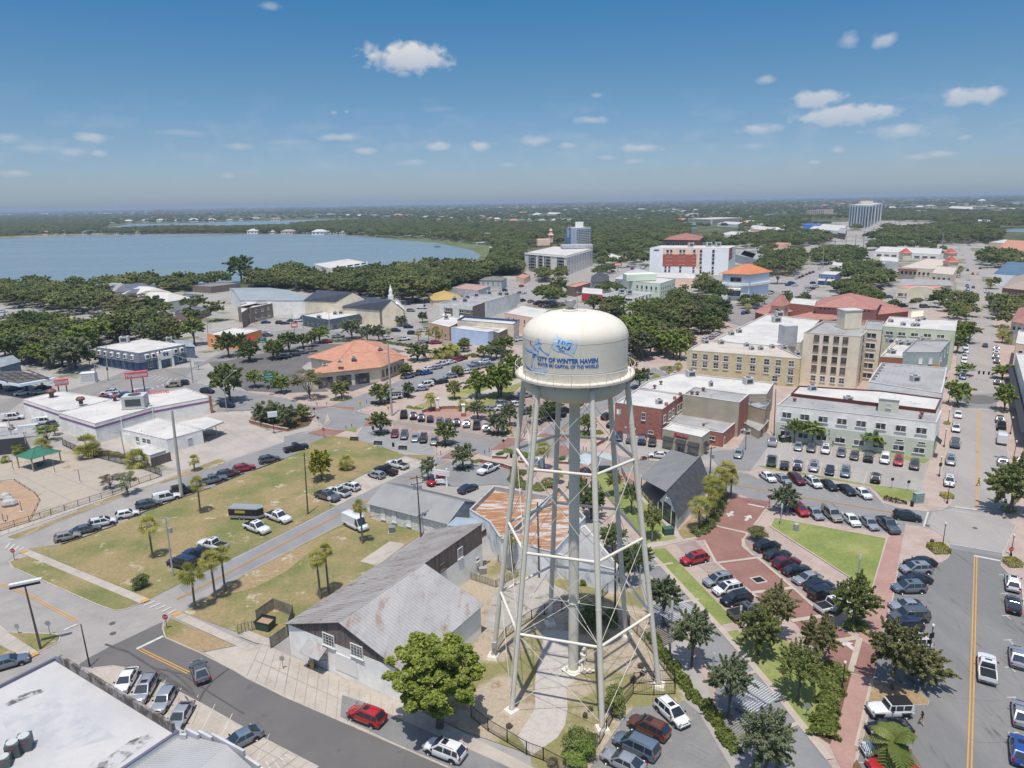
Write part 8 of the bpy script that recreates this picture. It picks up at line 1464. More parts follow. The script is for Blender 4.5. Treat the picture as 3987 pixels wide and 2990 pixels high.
T('C0');cars('in the far-left tree-shaded lot',(100,-5),"20,944 suv white; 15,990 van white; 40,990 suv silver; 20,970 suv white; 430,915 suv white; 500,905 sedan grey");
T('B1');cars('on the concrete parking pad',(-100,-28),"1175,815 pickup white; 1085,862 pickup black; 1010,893 hatch silver; 806,985 suv white; 712,1027 pickup white; 630,1062 pickup grey r");cars('parked beside the block workshop',(100,48),"848,1282 van white");cars('in the small car park behind the workshop',(-100,42),"1880,852 pickup white; 1725,998 sedan navy r; 1480,940 suv red")
cars('in the upper angled bays by the plaza circle',(12,-100),"1225,425 pickup black; 1300,436 suv black; 1361,450 suv navy; 1430,456 sedan black; 1505,470 sedan grey; 1570,480 sedan navy; 1637,487 suv navy; 1713,497 suv silver; 1793,508 pickup brown; 1869,528 suv silver");cars('in the lower angled bays by the grey plaza',(-22,100),"1155,572 sedan maroon; 1228,587 suv grey; 1312,604 sedan silver; 1378,613 suv black; 1460,627 sedan tan")
cars('along the bank side of the park street',(100,-20),"1255,128 suv silver; 1345,105 pickup grey; 1425,66 sedan white; 1480,58 sedan silver; 1525,32 pickup white; 1590,15 sedan white; 1640,0 suv red; 1678,-12 suv maroon; 1400,100 sedan blue");cars('along the park side of the street',(-100,12),"1150,290 jeep white; 1212,276 sedan black; 1360,224 sedan silver; 1395,195 bigsuv white; 1450,178 pickup black; 1515,168 sedan black; 1588,127 suv silver; 1700,95 suv white; 1760,65 pickup silver; 1830,50 suv silver; 1880,40 sedan grey; 1640,95 pickup white; 1850,15 suv white; 1890,-5 sedan navy; 1770,30 sedan silver")
T('B2');cars('in the park lot left of the tower tank',(100,-14),"85,338 suv silver; 140,302 pickup black; 185,288 sedan silver; 248,276 suv silver; 0,376 sedan silver; 262,404 suv steel; 190,345 suv white; 60,372 sedan white");cars('in the shade right of the park lot',(100,-14),"490,432 pickup black; 560,395 suv black; 450,395 suv navy; 400,415 suv grey")
cars('against the brick corner building',(-14,100),"980,600 suv navy; 1068,612 pickup grey; 1160,622 pickup navy; 1240,640 suv black");cars('before the insurance office',(-100,-8),"1288,740 sedan white; 1497,765 suv black; 1477,823 suv steel");cars('leaving the yard behind the office',(-25,60),"1913,728 sedan silver");cars('kerbside beside the brick building',(100,-50),"890,440 suv black; 935,500 sedan black; 660,345 sedan navy")
T('B3');cars('in the top row under the green building',(-16,100),"255,636 pickup silver; 455,672 sedan silver; 556,684 suv grey; 668,696 suv white; 791,718 sedan grey; 893,742 sedan brown; 1003,754 pickup black; 1130,770 minivan white; 1236,787 suv red; 1360,817 suv brown");cars('in the middle row of the shoppers lot',(14,-100),"248,786 pickup grey; 348,816 sedan black; 450,820 suv navy; 576,831 suv silver r; 701,857 sedan black r; 823,874 suv steel r; 1058,918 suv black")
cars('in the upper angled street bays',(82,56),"218,908 sedan white; 335,926 sedan silver; 441,930 suv maroon; 572,953 suv white; 692,972 sedan black; 831,1009 sedan black; 957,1035 sedan white");cars('in the lower angled street bays',(75,66),"466,1165 suv red; 583,1190 sedan silver; 719,1203 bigsuv tan; 867,1241 sedan white; 1009,1268 sedan silver; 1155,1286 pickup grey");cars('crossing at the end of the street',(100,13),"1303,1218 suv black")
cars('parked down the left of the avenue',(-3,100),"1700,425 sedan white; 1683,532 suv white; 1677,648 pickup grey; 1641,783 suv silver; 1632,945 suv white");cars('parked down the right of the avenue',(-5,-100),"2024,462 suv grey; 2036,517 pickup black; 2040,622 van white; 2046,790 suv silver; 2190,790 suv white")
T('C3');cars('parked far up the avenue on the left',(0,100),"1760,1222 suv white; 1762,1250 sedan white; 1750,1298 suv white; 1747,1326 sedan white; 1775,768 suv steel; 1776,788 suv steel; 1735,1450 suv steel; 1770,742 sedan blue");cars('parked far up the avenue on the right',(0,-100),"1998,1232 suv silver; 1996,1262 suv white; 1990,1294 suv steel; 2000,1330 suv grey; 1940,825 suv navy; 1936,806 suv navy; 1916,790 suv white; 2005,1492 suv grey; 1945,850 sedan navy; 1860,520 sedan navy");cars('driving along the far avenue',(0,-100),"1911,1205 sedan grey; 1817,754 sedan grey; 1813,650 suv red; 1773,622 sedan navy; 1870,607 suv navy; 1852,648 sedan white")
T('C1');cars('in the dark bank car park',(100,-10),"305,1294 suv grey; 370,1281 sedan black; 435,1263 sedan grey; 500,1246 minivan tan");cars('moving along the highway before the shops',(100,-8),"625,1178 suv red; 712,1138 pickup silver; 1103,1150 suv white; 1225,1158 pickup white; 1475,1185 suv red; 1378,1178 sedan silver; 940,1026 sedan silver; 966,1020 suv red");cars('in the car park behind the sabal palms',(100,0),"1260,1063 suv black; 1160,1090 suv black; 1292,1111 suv black; 1385,1091 suv white; 1400,1076 sedan silver")
cars('in the motel shop lot',(100,-5),"150,1027 sedan navy; 262,1030 suv maroon; 300,1034 sedan navy; 350,1013 sedan green; 405,1015 suv white; 145,1112 suv white; 165,1128 suv grey");cars('behind the church',(100,0),"1190,828 sedan white; 1280,936 suv silver; 1365,914 van white; 1330,862 suv black; 975,816 sedan silver; 1240,880 pickup grey; 30,745 sedan white; 60,742 sedan white; 150,738 suv white; 190,742 sedan silver; 220,745 sedan white");cars('on the street beside the blue store',(100,-8),"2070,1170 suv white; 2120,1160 suv white; 2150,1150 sedan silver")
T('C2');cars('around the distant crossroads',(100,-20),"92,778 suv navy; 208,798 sedan navy; 240,800 sedan white; 345,772 pickup white; 222,747 suv red; 292,866 suv silver; 338,880 sedan black; 360,872 suv steel; 378,896 suv red; 410,900 sedan white; 230,858 suv black; 1085,612 suv red; 1135,613 van white; 1170,608 van white; 1205,585 suv white; 1180,600 sedan silver; 1050,595 sedan grey; 935,632 suv black; 865,665 sedan black");cars('on the shaded street by the downtown oaks',(100,-40),"1722,1128 suv white; 1700,1145 sedan silver; 1652,1160 suv white; 1560,1190 sedan navy; 1842,918 sedan blue; 1848,908 sedan black; 1740,1120 sedan white; 1490,1225 suv red")
T('C3');cars('in the car parks by the orange-roofed hall',(100,-10),"430,740 sedan white; 376,737 sedan blue; 410,725 suv blue; 398,718 sedan black; 528,750 sedan white; 590,750 suv white; 562,765 sedan black; 530,775 suv white; 515,790 sedan white; 570,722 suv blue; 632,724 suv black; 225,803 pickup white; 240,795 suv navy");cars('along the diagonal far street',(100,-50),"440,685 suv white; 465,678 sedan black; 490,668 suv black; 520,655 sedan black; 545,645 suv navy; 570,636 sedan black; 617,609 sedan white; 30,955 suv blue; 60,950 suv black; 130,915 suv blue");cars('beside the long mall',(100,-6),"1190,700 suv navy; 1188,680 sedan blue; 1205,640 suv white; 1200,660 suv grey; 1040,553 suv grey; 1000,533 suv black; 970,530 suv white; 1060,555 suv white; 1585,484 suv black; 1785,428 suv white");cars('in the lot of the civic centre',(100,-3),"1270,900 bigsuv black; 1440,906 bigsuv grey; 1475,852 suv white; 1397,853 suv grey; 1160,830 suv grey; 1085,765 suv black; 815,790 sedan blue; 820,775 sedan white");cars('by the right-hand lake',(100,0),"1920,288 sedan white; 1950,286 suv white; 1985,289 sedan silver; 2015,288 sedan white; 2040,286 suv white")
print('CARS',CN[0])
# street furniture, fences, people
WD=M('pole_wood',(.12,.10,.085),(.08,.07,.06),scale=3,var=.15);STL=flat('pole_steel',(.38,.40,.42),.4,.5);CPOL=M('pole_concrete',(.42,.39,.34),(.36,.34,.30),var=.06);BLK=flat('lamp_black',(.012,.012,.014),.5);GLB_=flat('lamp_globe',(.62,.62,.58),.3)
def H_(t,x,y,ty):p=P(x,y,0,t);return p,zat(x,ty,p,t)
def upole(t,bx,by,tx,ty,label,mat=WD,r=.16,arms=1,trafo=0,name='utility_pole',cat='utility pole',group=None):
 p,h=H_(t,bx,by,ty);q=ray(tx,ty,t);k=p.length/math.hypot(q.x,q.y);d=Vector((q.x*k-p.x,q.y*k-p.y,0));d=d if d.length<3 else d*0
 e=empty(name,p,0,label,cat,group);MB().tube((0,0,0),(d.x,d.y,h),r,r*.6,8).build('pole',mat,e,smooth=50)
 for i in range(arms):z=h-.4-i*1.1;MB().box((d.x,d.y,z),(2.4,.1,.12),.5).tube((d.x-.9,d.y-.5,z),(d.x-.9,d.y-.5,z+.25),.05).tube((d.x+.9,d.y+.5,z),(d.x+.9,d.y+.5,z+.25),.05).build('crossarm',mat,e)
 for i in range(trafo):MB().lathe([(0,0),(.28,0),(.3,.8),(0,.85)],(d.x+(-.5 if i else .5),d.y,h-2.6),12).build('transformer',STL,e)
 return e,p,h
up=[]
a=upole('A0',318,738,182,190,'dark wooden pole carrying a long white trough light at the left street corner',arms=0);p,h=a[1],a[2]
MB().box((-.2,0,h+.1),(3.6,.5,.3),.45).build('trough_light',flat('trough_white',(.6,.6,.58)),a[0]);MB().box((-.2,-.2,h-.25),(3.4,.15,.3),.45).build('crossarm',BLK,a[0])
upole('A0',700,872,625,520,'dark pole with a small white camera box above the near crossroads',BLK,.1,0);upole('B0',1350,1690,1285,1215,'grey wooden pole behind the near row of palms',CPOL,.16,1,1)
A_=upole('B1',478,1207,448,724,'bare wooden pole in the dry lawn left of the concrete pad',arms=0);B_=upole('B1',1358,1382,1325,900,'wooden pole with two transformers beside the block workshop',arms=2,trafo=2)
upole('B0',1415,1068,1337,385,'thick pale concrete pole standing over the line of parked cars',CPOL,.38,0);upole('B0',700,610,665,455,'dark leaning pole by the shaggy palm',arms=0);upole('B0',972,735,932,545,'pole in front of the disused filling station',CPOL,.14);upole('B0',1115,665,1100,548,'short dark pole against the filling station wall',arms=0,r=.1);upole('B0',108,705,60,440,'pale pole with crossarm at the left workshop',CPOL,.14,1,1)
upole('B1',1132,440,1100,-130,'tall pale steel pole at the tip of the park row',CPOL,.3,0);upole('B3',265,592,280,228,'tall dark pole at the left corner of the green building',arms=0,r=.14);upole('B3',45,705,48,470,'thin wooden pole in the office yard',arms=0,r=.1);upole('B3',432,210,440,80,'pole with transformers at the foot of the ochre annex',arms=1,trafo=2);upole('B2',1688,900,1700,676,'wooden pole beside the depot palms',arms=1,trafo=1)
upole('A2',360,182,345,-410,'wooden pole rising between tower legs on the left',arms=0);upole('A2',950,410,952,-160,'dark wooden pole rising between tower legs on the right',arms=0)
for i,(bx,by,ty)in enumerate(((735,530,385),(822,478,362),(897,465,345),(962,450,312),(1035,392,288),(645,605,415),(1090,340,255),(1205,330,240),(690,575,500),(1240,290,215),(1300,230,160),(140,175,120),(335,160,118),(712,140,98),(1575,470,330),(1985,395,330))):upole('C3',bx,by,bx+8,ty,'pale steel transmission pole among the eastern woods, %s of sixteen from the left'%ordw(sorted((735,822,897,962,1035,645,1090,1205,690,1240,1300,140,335,712,1575,1985)).index(bx)),STL,.45,0,0,'transmission_pole',group='transmission poles')
for i,(bx,by,ty)in enumerate(((1692,905,810),(515,1000,835),(645,1090,950),(850,960,830),(720,920,860),(1105,1000,840),(1645,720,640),(1510,850,780),(1375,880,830),(440,1080,960))):upole('C1',bx,by,bx-4,ty,'thin pole near the highway shops, %s from the left'%ordw(sorted((1692,515,645,850,720,1105,1645,1510,1375,440)).index(bx)),CPOL,.18,1,0,group='shop poles')
for i,(bx,by,ty)in enumerate(((700,1385,1170),(842,1488,1205),(1625,1190,990),(1955,1040,960),(265,960,900),(765,960,900))):upole('C0',bx,by,bx-18,ty,'leaning pole around the mansard office, %s from the left'%ordw(sorted((700,842,1625,1955,265,765)).index(bx)),CPOL,.18,1,1,group='office poles')
wr=MB()
for(a,b,s)in((A_,B_,1.2),):
 p0=a[1]+Vector((0,0,a[2]-.3));p1=b[1]+Vector((0,0,b[2]-.3));prev=p0
 for i in range(1,17):u=i/16;q=p0.lerp(p1,u)-Vector((0,0,4*s*u*(1-u)));wr.tube(prev,q,.018,n=4);prev=q
tag(wr.build('power_cable',BLK),'thin sagging cable between the lawn pole and the workshop pole','cable')
def lamp(t,bx,by,ty,label,kind='globe',group=None):
 p,h=H_(t,bx,by,ty);e=empty('street_lamp',p,0,label,'street lamp',group)
 if kind=='globe':
  MB().lathe([(.2,0),(.16,.5),(.07,.7),(.05,h-.5),(.1,h-.45),(.1,h-.3)],n=8).build('post',BLK,e);MB().lathe([(.1,h-.3),(.2,h-.1),(.17,h+.1),(.03,h+.25)],n=10).build('lantern',GLB_,e,smooth=60)
 else:MB().lathe([(.16,0),(.12,.1),(.12,h),(0,h)],n=10).build('column',STL,e,smooth=40);MB().lathe([(.14,h*.78),(.15,h*.8),(.15,h-.05),(0,h)],n=10).build('light_head',GLB_,e)
 return e,h
LT=[('A3',1475,760,540),('A3',795,1052,830),('B3',1578,1450,1270),('B3',2108,1530,1360),('B3',1550,912,755),('B3',1588,682,540),('B3',1620,490,388),('B3',2105,582,448),('B3',2130,782,632),('B3',1625,330,262),('B3',1612,1122,950),('B0',1818,240,140)]
xs=sorted(S2(q[1],q[2],q[0])[0]for q in LT)
for q in LT:
 e,h=lamp(*q,'black lamp post with a pale lantern, %s from the left along the streets'%ordw(xs.index(S2(q[1],q[2],q[0])[0])),group='lantern posts')
 if q[1]in(1475,1550):m=MB().box((0,0,h*.62),(.75,.06,.75),.3);m.v=[(v[0],v[1],v[2])for v in m.v];m.build('hanging_sign',BLK,e)
for i,q in enumerate((('B3',315,1292,1118),('A3',918,182,-10),('A2',1378,775,355),('A2',1712,905,757),('B2',1237,1415,1238),('A2',1142,262,80),('A2',1920,575,393),('B1',1222,300,210))):lamp(*q,'plain steel light column, %s'%('by the lawn triangle top corner','inside the lawn triangle lower corner','between the shaded benches','beside the lower bench','on the lawn by the depot','by the path behind the tower','at the head of the lawn by the drive','in the park row')[i],'col')
def rsign(t,bx,by,ty,label,txt,shape,colr,name='road_sign',s=.42,cat='sign'):
 p,h=H_(t,bx,by,ty);e=empty(name,p,0,label,cat);MB().tube((0,0,0),(0,0,h),.05,n=6).build('post',flat('post_red',(.25,.02,.03))if txt=='STOP' else STL,e)
 n={'oct':8,'dia':4,'sq':4}[shape];a0={'oct':math.pi/8,'dia':0,'sq':math.pi/4}[shape];V=[(s*math.cos(a0+i*2*math.pi/n),-.07,h-s*.9+s*math.sin(a0+i*2*math.pi/n))for i in range(n)];V2=[(x,-.05,z)for x,y,z in V]
 MB().add(V+V2,[tuple(range(n)),tuple(range(2*n-1,n-1,-1))]+[(i,i+n,(i+1)%n+n,(i+1)%n)for i in range(n)]).build('plate',flat('plate_'+colr,{'red':(.42,.02,.03),'yellow':(.75,.42,.02),'grey':(.3,.3,.3),'black':(.02,.02,.02),'white':(.6,.6,.6)}[colr]),e)
 if txt:m=MB();put_text(m,txt,(0,-.07,h-s*.9),(1,0,0),(0,0,1),s*1.35,s*.55,off=.015);m.build('lettering',flat('letter_white',(.7,.7,.7))if txt=='STOP' else BLK,e)
 return e
for q in(('A0',1302,582,458,'stop sign at the tip of the dry verge'),('B0',115,1565,1465,'stop sign at the far left crossing'),('B3',225,1155,1050,'stop sign where the brick drive meets the street'),('B3',2100,1545,1455,'stop sign at the right corner pavement'),('B1',605,612,530,'stop sign at the top of the side street')):rsign(*q,'STOP','oct','red','stop_sign')
for i,q in enumerate((('B1',540,345,280),('B1',890,405,325),('B1',1107,430,360),('B1',2062,600,515),('B2',558,645,540))):
 e=rsign(*q,'yellow pedestrian crossing diamond, %s of five from the left'%ordw(i),'','dia','yellow',s=.55);h=zat(q[1],q[3],P(q[1],q[2],0,q[0]),q[0]);MB().lathe([(0,0),(.07,.03),(.07,.1),(0,.13)],(0,-.1,h-.4),8).tube((0,-.1,h-.42),(.03,-.1,h-.62),.05,n=5).tube((.02,-.1,h-.6),(.14,-.1,h-.78),.03,n=4).tube((.02,-.1,h-.6),(-.12,-.1,h-.78),.03,n=4).build('walking_figure',BLK,e)
for q in(('A0',392,628,505,'brown-backed octagonal sign on the grass corner','grey','oct'),('A0',145,620,530,'small faded sign at the left verge','grey','sq'),('A1',285,892,782,'small grey sign before the warehouse','grey','sq'),('B1',650,1145,1062,'white octagonal sign back beside the grey pickup','white','oct'),('B1',562,522,440,'black diamond banner sign by the corner planter','black','dia'),('B1',2002,705,618,'black diamond banner sign by the right crossing','black','dia'),('B1',1482,745,660,'black diamond banner sign by the grey plaza','black','dia'),('B2',375,560,480,'black round banner sign by the pedestrian diamond','black','oct'),('B1',535,488,370,'dark signal box post on the corner pavement','black','sq'),('B3',1178,1010,915,'meter post on the small lawn, left one','black','sq'),('B3',1305,1025,935,'meter post on the small lawn, right one','black','sq')):rsign(q[0],q[1],q[2],q[3],q[4],'',q[6],q[5])
e=rsign('A3',515,1270,1150,'round teal trail sign by the fern bed','','oct','teal' if False else 'grey');e.children[1].data.materials[0]=flat('sign_teal',(.02,.20,.17))
def board(t,feet,cs,label,txts,bc,tc_,name='sign_board',th=.5,frame=None):
 """feet: px of the post bases, cs: px of the board corners lower-left, lower-right, upper-left"""
 f=[P(x,y,0,t)for x,y in feet];c0=sum(f,Vector())/len(f);z=[zat(x,y,c0,t)for x,y in cs];q=[P(cs[i][0],cs[i][1],z[i],t)for i in range(2)];e=empty(name,c0,0,label,'sign')
 r_=(q[1]-q[0]);r_.z=0;w=r_.length;r_.normalize();nn=Vector((r_.y,-r_.x,0));z0=(z[0]+z[1])/2;z1=z0+z[2]-z[0];c=(q[0]+q[1])/2-c0;a=math.atan2(r_.y,r_.x)
 MB().box((c.x,c.y,(z0+z1)/2),(w,th,z1-z0),a).build('panel',bc,e)
 for p in f:k=r_*(p-c0).dot(r_);MB().tube((k.x+c.x*.9,k.y+c.y*.9,0),(k.x+c.x*.9,k.y+c.y*.9,z0),.16 if w>3 else .09,n=8).build('post',frame or BLK,e)
 m=MB();n=len(txts)
 for i,(s,fw)in enumerate(txts):put_text(m,s,Vector((c.x,c.y,z0+(z1-z0)*(1-(i+.5)/n)))+nn*th/2,r_,(0,0,1),w*fw,(z1-z0)/n*.55,bold=.02,off=.03)
 if n:m.build('lettering',tc_,e)
 return e
SR=flat('sign_faded_red',W(170,84,92));SWH=flat('letter_cream',(.66,.64,.6));SG=flat('sign_green',(.01,.16,.12))
board('B0',((1042,318),(1132,290)),((975,152),(1155,130),(970,102)),'large faded red sign with cream letters on two tall posts behind the garage',(('Firestone',.9),),SR,SWH,th=1.2)
board('B0',((462,300),(527,310)),((425,185),(540,210),(420,138)),'smaller faded red sign with cream letters on low posts left of the garage',(('FIRESTONE',.88),),SR,SWH,th=1.4)
board('B0',((2145,278),),((2058,165),(2133,155),(2055,108)),'green highway sign over the bank verge',(('17  NORTH',.6),('Lake Alfred',.8),('Downtown',.55)),SG,SWH,th=.15,frame=STL)
board('C1',((150,1260),),((90,1188),(158,1186),(88,1150)),'green highway sign near the orange restaurant',(('EAST',.4),('Downtown',.6)),SG,SWH,th=.15,frame=STL)
board('B1',((210,580),),((165,452),(240,440),(160,412)),'blank white lightbox sign on a black post by the forecourt',(),flat('lightbox_white',(.62,.64,.64)),SWH,th=.5)
board('C1',((372,1130),),((348,1072),(398,1068),(350,1032)),'red restaurant pylon sign with a white band by the highway',(('______',.8),),flat('pylon_red',(.5,.03,.03)),SWH,th=.6)
board('C2',((975,640),),((942,592),(1002,592),(942,565)),'small red and white message sign near the distant crossroads',(('______',.8),),flat('pylon_red',(.5,.03,.03)),SWH,th=.6)
board('C0',((1548,1400),),((1512,1365),(1575,1355),(1512,1335)),'low grey sign beside the mansard office',(),WGRY,SWH,th=.5)
e=board('B1',((1472,975),(1562,990)),((1470,955),(1565,965),(1468,925)),'white slatted directory sign in the small car park',(),WOFF,SWH,th=.2,frame=WOFF)
p=e.location;r0=P(1472,975,0,'B1');r1=P(1562,990,0,'B1');d=r1-r0;a=math.atan2(d.y,d.x);ht=zat(1470,835,r0,'B1')
for k in(0,1):q=(r0.lerp(r1,k)-p);MB().box((q.x,q.y,ht/2),(.3,.3,ht),a).build('pillar',WWHITE,e)
for k in range(3):MB().box((0,0,ht*(.62+.11*k)),(d.length*1.45,.12,.28),a).build('slat',WWHITE,e)
e=board('B2',((262,880),(372,862)),((252,850),(392,812),(252,790)),'colourful mural welcome sign with a plum oval behind the ladder leg',(),flat('mural_blue',(.16,.26,.34)),SWH,th=.3,frame=WOFF);MB().lathe([(0,0),(.7,.02),(.7,.12),(0,.14)],(0,0,0),18).build('oval',flat('plum',(.16,.04,.07)),e);e.children[-1].rotation_euler[0]=1.57;e.children[-1].location=(-.6,-.1,3.2);MB().box((-.2,-.25,1.6),(2.6,.12,.3),.0).build('stripe',flat('mural_ochre',(.45,.32,.12)),e)
def mast(t,bx,by,ty,ex,ey,lights,label):
 p,h=H_(t,bx,by,ty);e=empty('traffic_signal',p,0,label,'traffic light');q=P(ex,ey,h,t)-p;q.z=h;MB().tube((0,0,0),(0,0,h+.4),.2,.15).build('mast',STL,e);MB().tube((0,0,h),q,.12,.07).build('arm',STL,e)
 for u in lights:c=Vector((0,0,h)).lerp(q,u);MB().box((c.x,c.y,c.z-.5),(.4,.3,1.1)).build('signal_head',BLK,e)
mast('B0',1503,180,0,1230,-75,(.3,.7,.95),'traffic signal mast reaching over the highway from the right');mast('B0',757,182,35,900,75,(.6,),'traffic signal mast at the left highway corner');mast('B3',1712,150,75,1960,95,(.6,.92,.75),'traffic signal arm across the avenue')
p,h=H_('B0',1768,412,155);e=empty('street_lamp',p,0,'tall steel highway lamp with a long raised arm right of the garage','street lamp');q=P(1830,85,h+1.5,'B0')-p;q.z=h+1.5;MB().tube((0,0,0),(0,0,h),.14,.09).build('pole',STL,e);MB().tube((0,0,h-.3),q,.07).build('arm',STL,e);MB().box(q,(1,.3,.15),.6).build('lamp_head',GLB_,e)
def fence(label,s,h,mat,step=2.4,mesh=.0,name='fence',rails=(1.0,.12),pk=None,group=None):
 ps=pts(s);e=empty(name,ps[0],0,label,'fence',group);o=ps[0];rl=MB();pst=MB();inf=MB()
 for i in range(len(ps)-1):
  a,b=ps[i]-o,ps[i+1]-o;L=(b-a).length;n=max(1,round(L/step));d=(b-a)/L;ang=math.atan2(d.y,d.x)
  for k in range(n+1):c=a.lerp(b,k/n);m=MB().box((c.x,c.y,h/2+.03),(.08,.08,h+.1),ang);m.build('post',mat,e)if k%2==0 or n<12 else pst.add(m.v,m.f)
  for f in rails:c=(a+b)/2;rl.box((c.x,c.y,h*f),(L,.05,.05),ang)
  if pk:
   for k in range(int(L/pk)):c=a.lerp(b,(k+.5)*pk/L);inf.box((c.x,c.y,h*.52),(.02 if pk<.3 and mat is BLK else .13,.02,h*.95),ang)
 rl.build('rail',mat,e);
 if pk:inf.build('infill',mat,e)
 return e
T('A1');fence('black mesh fence along the street side of the tower yard',"1750,1270 1880,1380 2030,1470 2180,1560 2310,1610 2480,1700",1.7,BLK,2.8,pk=.16)
T('A2');fence('black mesh fence between the tower yard and the asphalt yard',"830,1480 930,1290 1090,1090 1250,1100 1415,1090 1410,985 1250,995 1095,1010",1.6,BLK,2.5,pk=.2);fence('black mesh fence along the fern hedge beside the tower',"1410,1000 1330,900 1180,690 1060,560 1035,500",1.7,BLK,2.5,pk=.2);fence('black mesh fence behind the tower shadow',"905,285 800,400 400,470 300,510 100,650 20,770",1.6,BLK,2.5,pk=.2);fence('wire pen fence round the pump enclosure',"A1 1640,160 1940,260 2200,130 1960,60",1.3,flat('wire_grey',(.2,.19,.17)),2.0,pk=.3)
T('B0');fence('long black railing along the playground pavement',"0,1340 230,1270 400,1215 610,1145 880,1060 1085,972 1260,910",1.3,BLK,2.4,pk=.25);fence('dark railing down the back of the playground',"490,670 620,730 850,790 1100,850 1250,905",1.8,flat('rust_rail',(.05,.03,.025)),2.2,pk=.3);fence('kinked black border round the orange mulch',"0,960 115,945 270,1045 312,1100 230,1268 0,1335",.45,BLK,3,pk=None)
TIM=M('old_timber',(.24,.21,.18),(.15,.13,.11),scale=2,var=.15);T('A1');fence('weathered plank fence screening the green skip',"190,735 320,640 365,480 215,425 80,520",1.8,TIM,2.0,pk=.17);fence('open timber gate leaning beside the green skip',"60,590 -65,620",1.5,TIM,2.2,pk=.45);T('C1');fence('long grey fence below the brown motel',"90,1030 500,975",2.0,WGRY,5,pk=.6)
T('B2');fence('black railing beside the depot porch',"1000,880 1040,960 1140,1020 1210,1120 1300,1200",1.2,BLK,2.5,pk=.4)
def skip(t,x,y,a,label):
 p=P(x,y,0,t);e=empty('dumpster',p,a,label,'dumpster');g=flat('skip_green',(.03,.075,.06),.6);m=MB();m.add([(-1,-.8,.15),(1,-.8,.15),(1,.8,.15),(-1,.8,.15),(-1.2,-.9,1.4),(1.2,-.9,1.4),(1.2,.9,1.5),(-1.2,.9,1.5)],[(0,1,5,4),(1,2,6,5),(2,3,7,6),(3,0,4,7),(0,3,2,1)]);m.build('bin',g,e);MB().add([(-1.1,-.8,1.1),(1.1,-.8,1.1),(1.1,.8,1.1),(-1.1,.8,1.1)],[(0,1,2,3)]).build('rubbish',MULCH,e);MB().box((0,.88,1.5),(2.4,.1,.1)).box((0,-.9,1.42),(2.4,.1,.1)).build('rim',BLK,e)
skip('A1',150,575,-.35,'green open-topped skip inside the plank fence');skip('B3',345,640,.2,'dark green dumpster beside the silver pickup under the green building')
T('B0');p=P(1925,1235,0);e=empty('cargo_trailer',p,-.12,'enclosed cargo trailer with a black side and grey roof on the lawn','trailer');TB=flat('trailer_black',(.02,.022,.025),.4);TG=flat('trailer_silver',(.33,.34,.35),.4,.3)
MB().prism([(-3,-1.1),(2.6,-1.1),(3.4,0),(2.6,1.1),(-3,1.1)],.95,2.25).build('body',TB,e);MB().prism([(-3.03,-1.13),(2.62,-1.13),(3.45,0),(2.62,1.13),(-3.03,1.13)],.5,.95).build('skirt',TG,e);MB().prism([(-3.03,-1.12),(2.62,-1.12),(3.45,0),(2.62,1.12),(-3.03,1.12)],2.25,2.4).box((-.2,0,2.42),(5.4,1.6,.08)).build('roof',TG,e);MB().box((3.9,0,.55),(1.2,.1,.12)).build('hitch',BLK,e);m=MB();put_text(m,'CREATIVE DESIGNS',(-.6,-1.13,1.75),(1,0,0),(0,0,1),2.6,.45,off=.02)if False else m.box((-.7,-1.12,1.75),(2.0,.03,.5));m.build('logo_patch',flat('logo_ochre',(.45,.30,.05)),e)
for x in(-.9,-.05):
 for s in(-1.05,1.05):w=empty('wheel',(x,s,.34));w.parent=e;o=bpy.data.objects.new('tyre',CARM['suv']['tyre']);col.objects.link(o);o.parent=w;o.scale=(.9,1,.9);o2=bpy.data.objects.new('rim',CARM['suv']['rim']);col.objects.link(o2);o2.parent=w;o2.scale=(.9,1,.9)
for(t,x,y,lab)in(('A2',1990,1240,'lower slatted steel pergola over a bench beside the grey path'),('A2',1400,560,'upper slatted steel pergola half hidden by grey-green oaks')):
 p=P(x,y,0,t);e=empty('pergola',p,-.95,lab,'pergola')
 for s in(-1,1):
  for k in range(16):u=k/15-.5;MB().box((u*4.4,s*1.35,2.75+.0),(.10,2.3,.05)).build('slat',flat('slat_white',(.55,.56,.57),.4,.2),e)
  MB().box((0,s*1.8,2.68),(4.6,.08,.1)).build('rail',STL,e)
 MB().tube((-2.4,0,2.85),(2.4,0,2.85),.14).build('beam',STL,e);MB().tube((-1.9,0,0),(-1.9,0,2.85),.09).build('post',STL,e);MB().tube((1.9,0,0),(1.9,0,2.85),.09).build('post',STL,e);MB().box((0,-.5,.45),(3.2,.5,.08)).box((0,-.5,.22),(2.6,.3,.4)).build('bench',TIM,e)
 for k in range(14):MB().box((-1.6+k*.3,-3.2,.16),(.12,3.0,.05)).build('deck_slat',TIM,e)
bl=(('B1',838,632,.2),('B1',1022,665,.2),('B1',1215,702,.2))
for i,(t,x,y,a)in enumerate(bl):
 p=P(x,y,0,t);e=empty('park_bench',p,-a,'black park bench on the lawn edge, %s of three from the left'%ordw(i),'bench','black benches');MB().box((0,0,.45),(2.2,.5,.06)).build('seat',BLK,e);MB().box((0,.25,.72),(2.2,.06,.4)).build('backrest',BLK,e);[MB().box((s,0,.22),(.08,.45,.44)).build('leg',BLK,e)for s in(-.9,.9)]
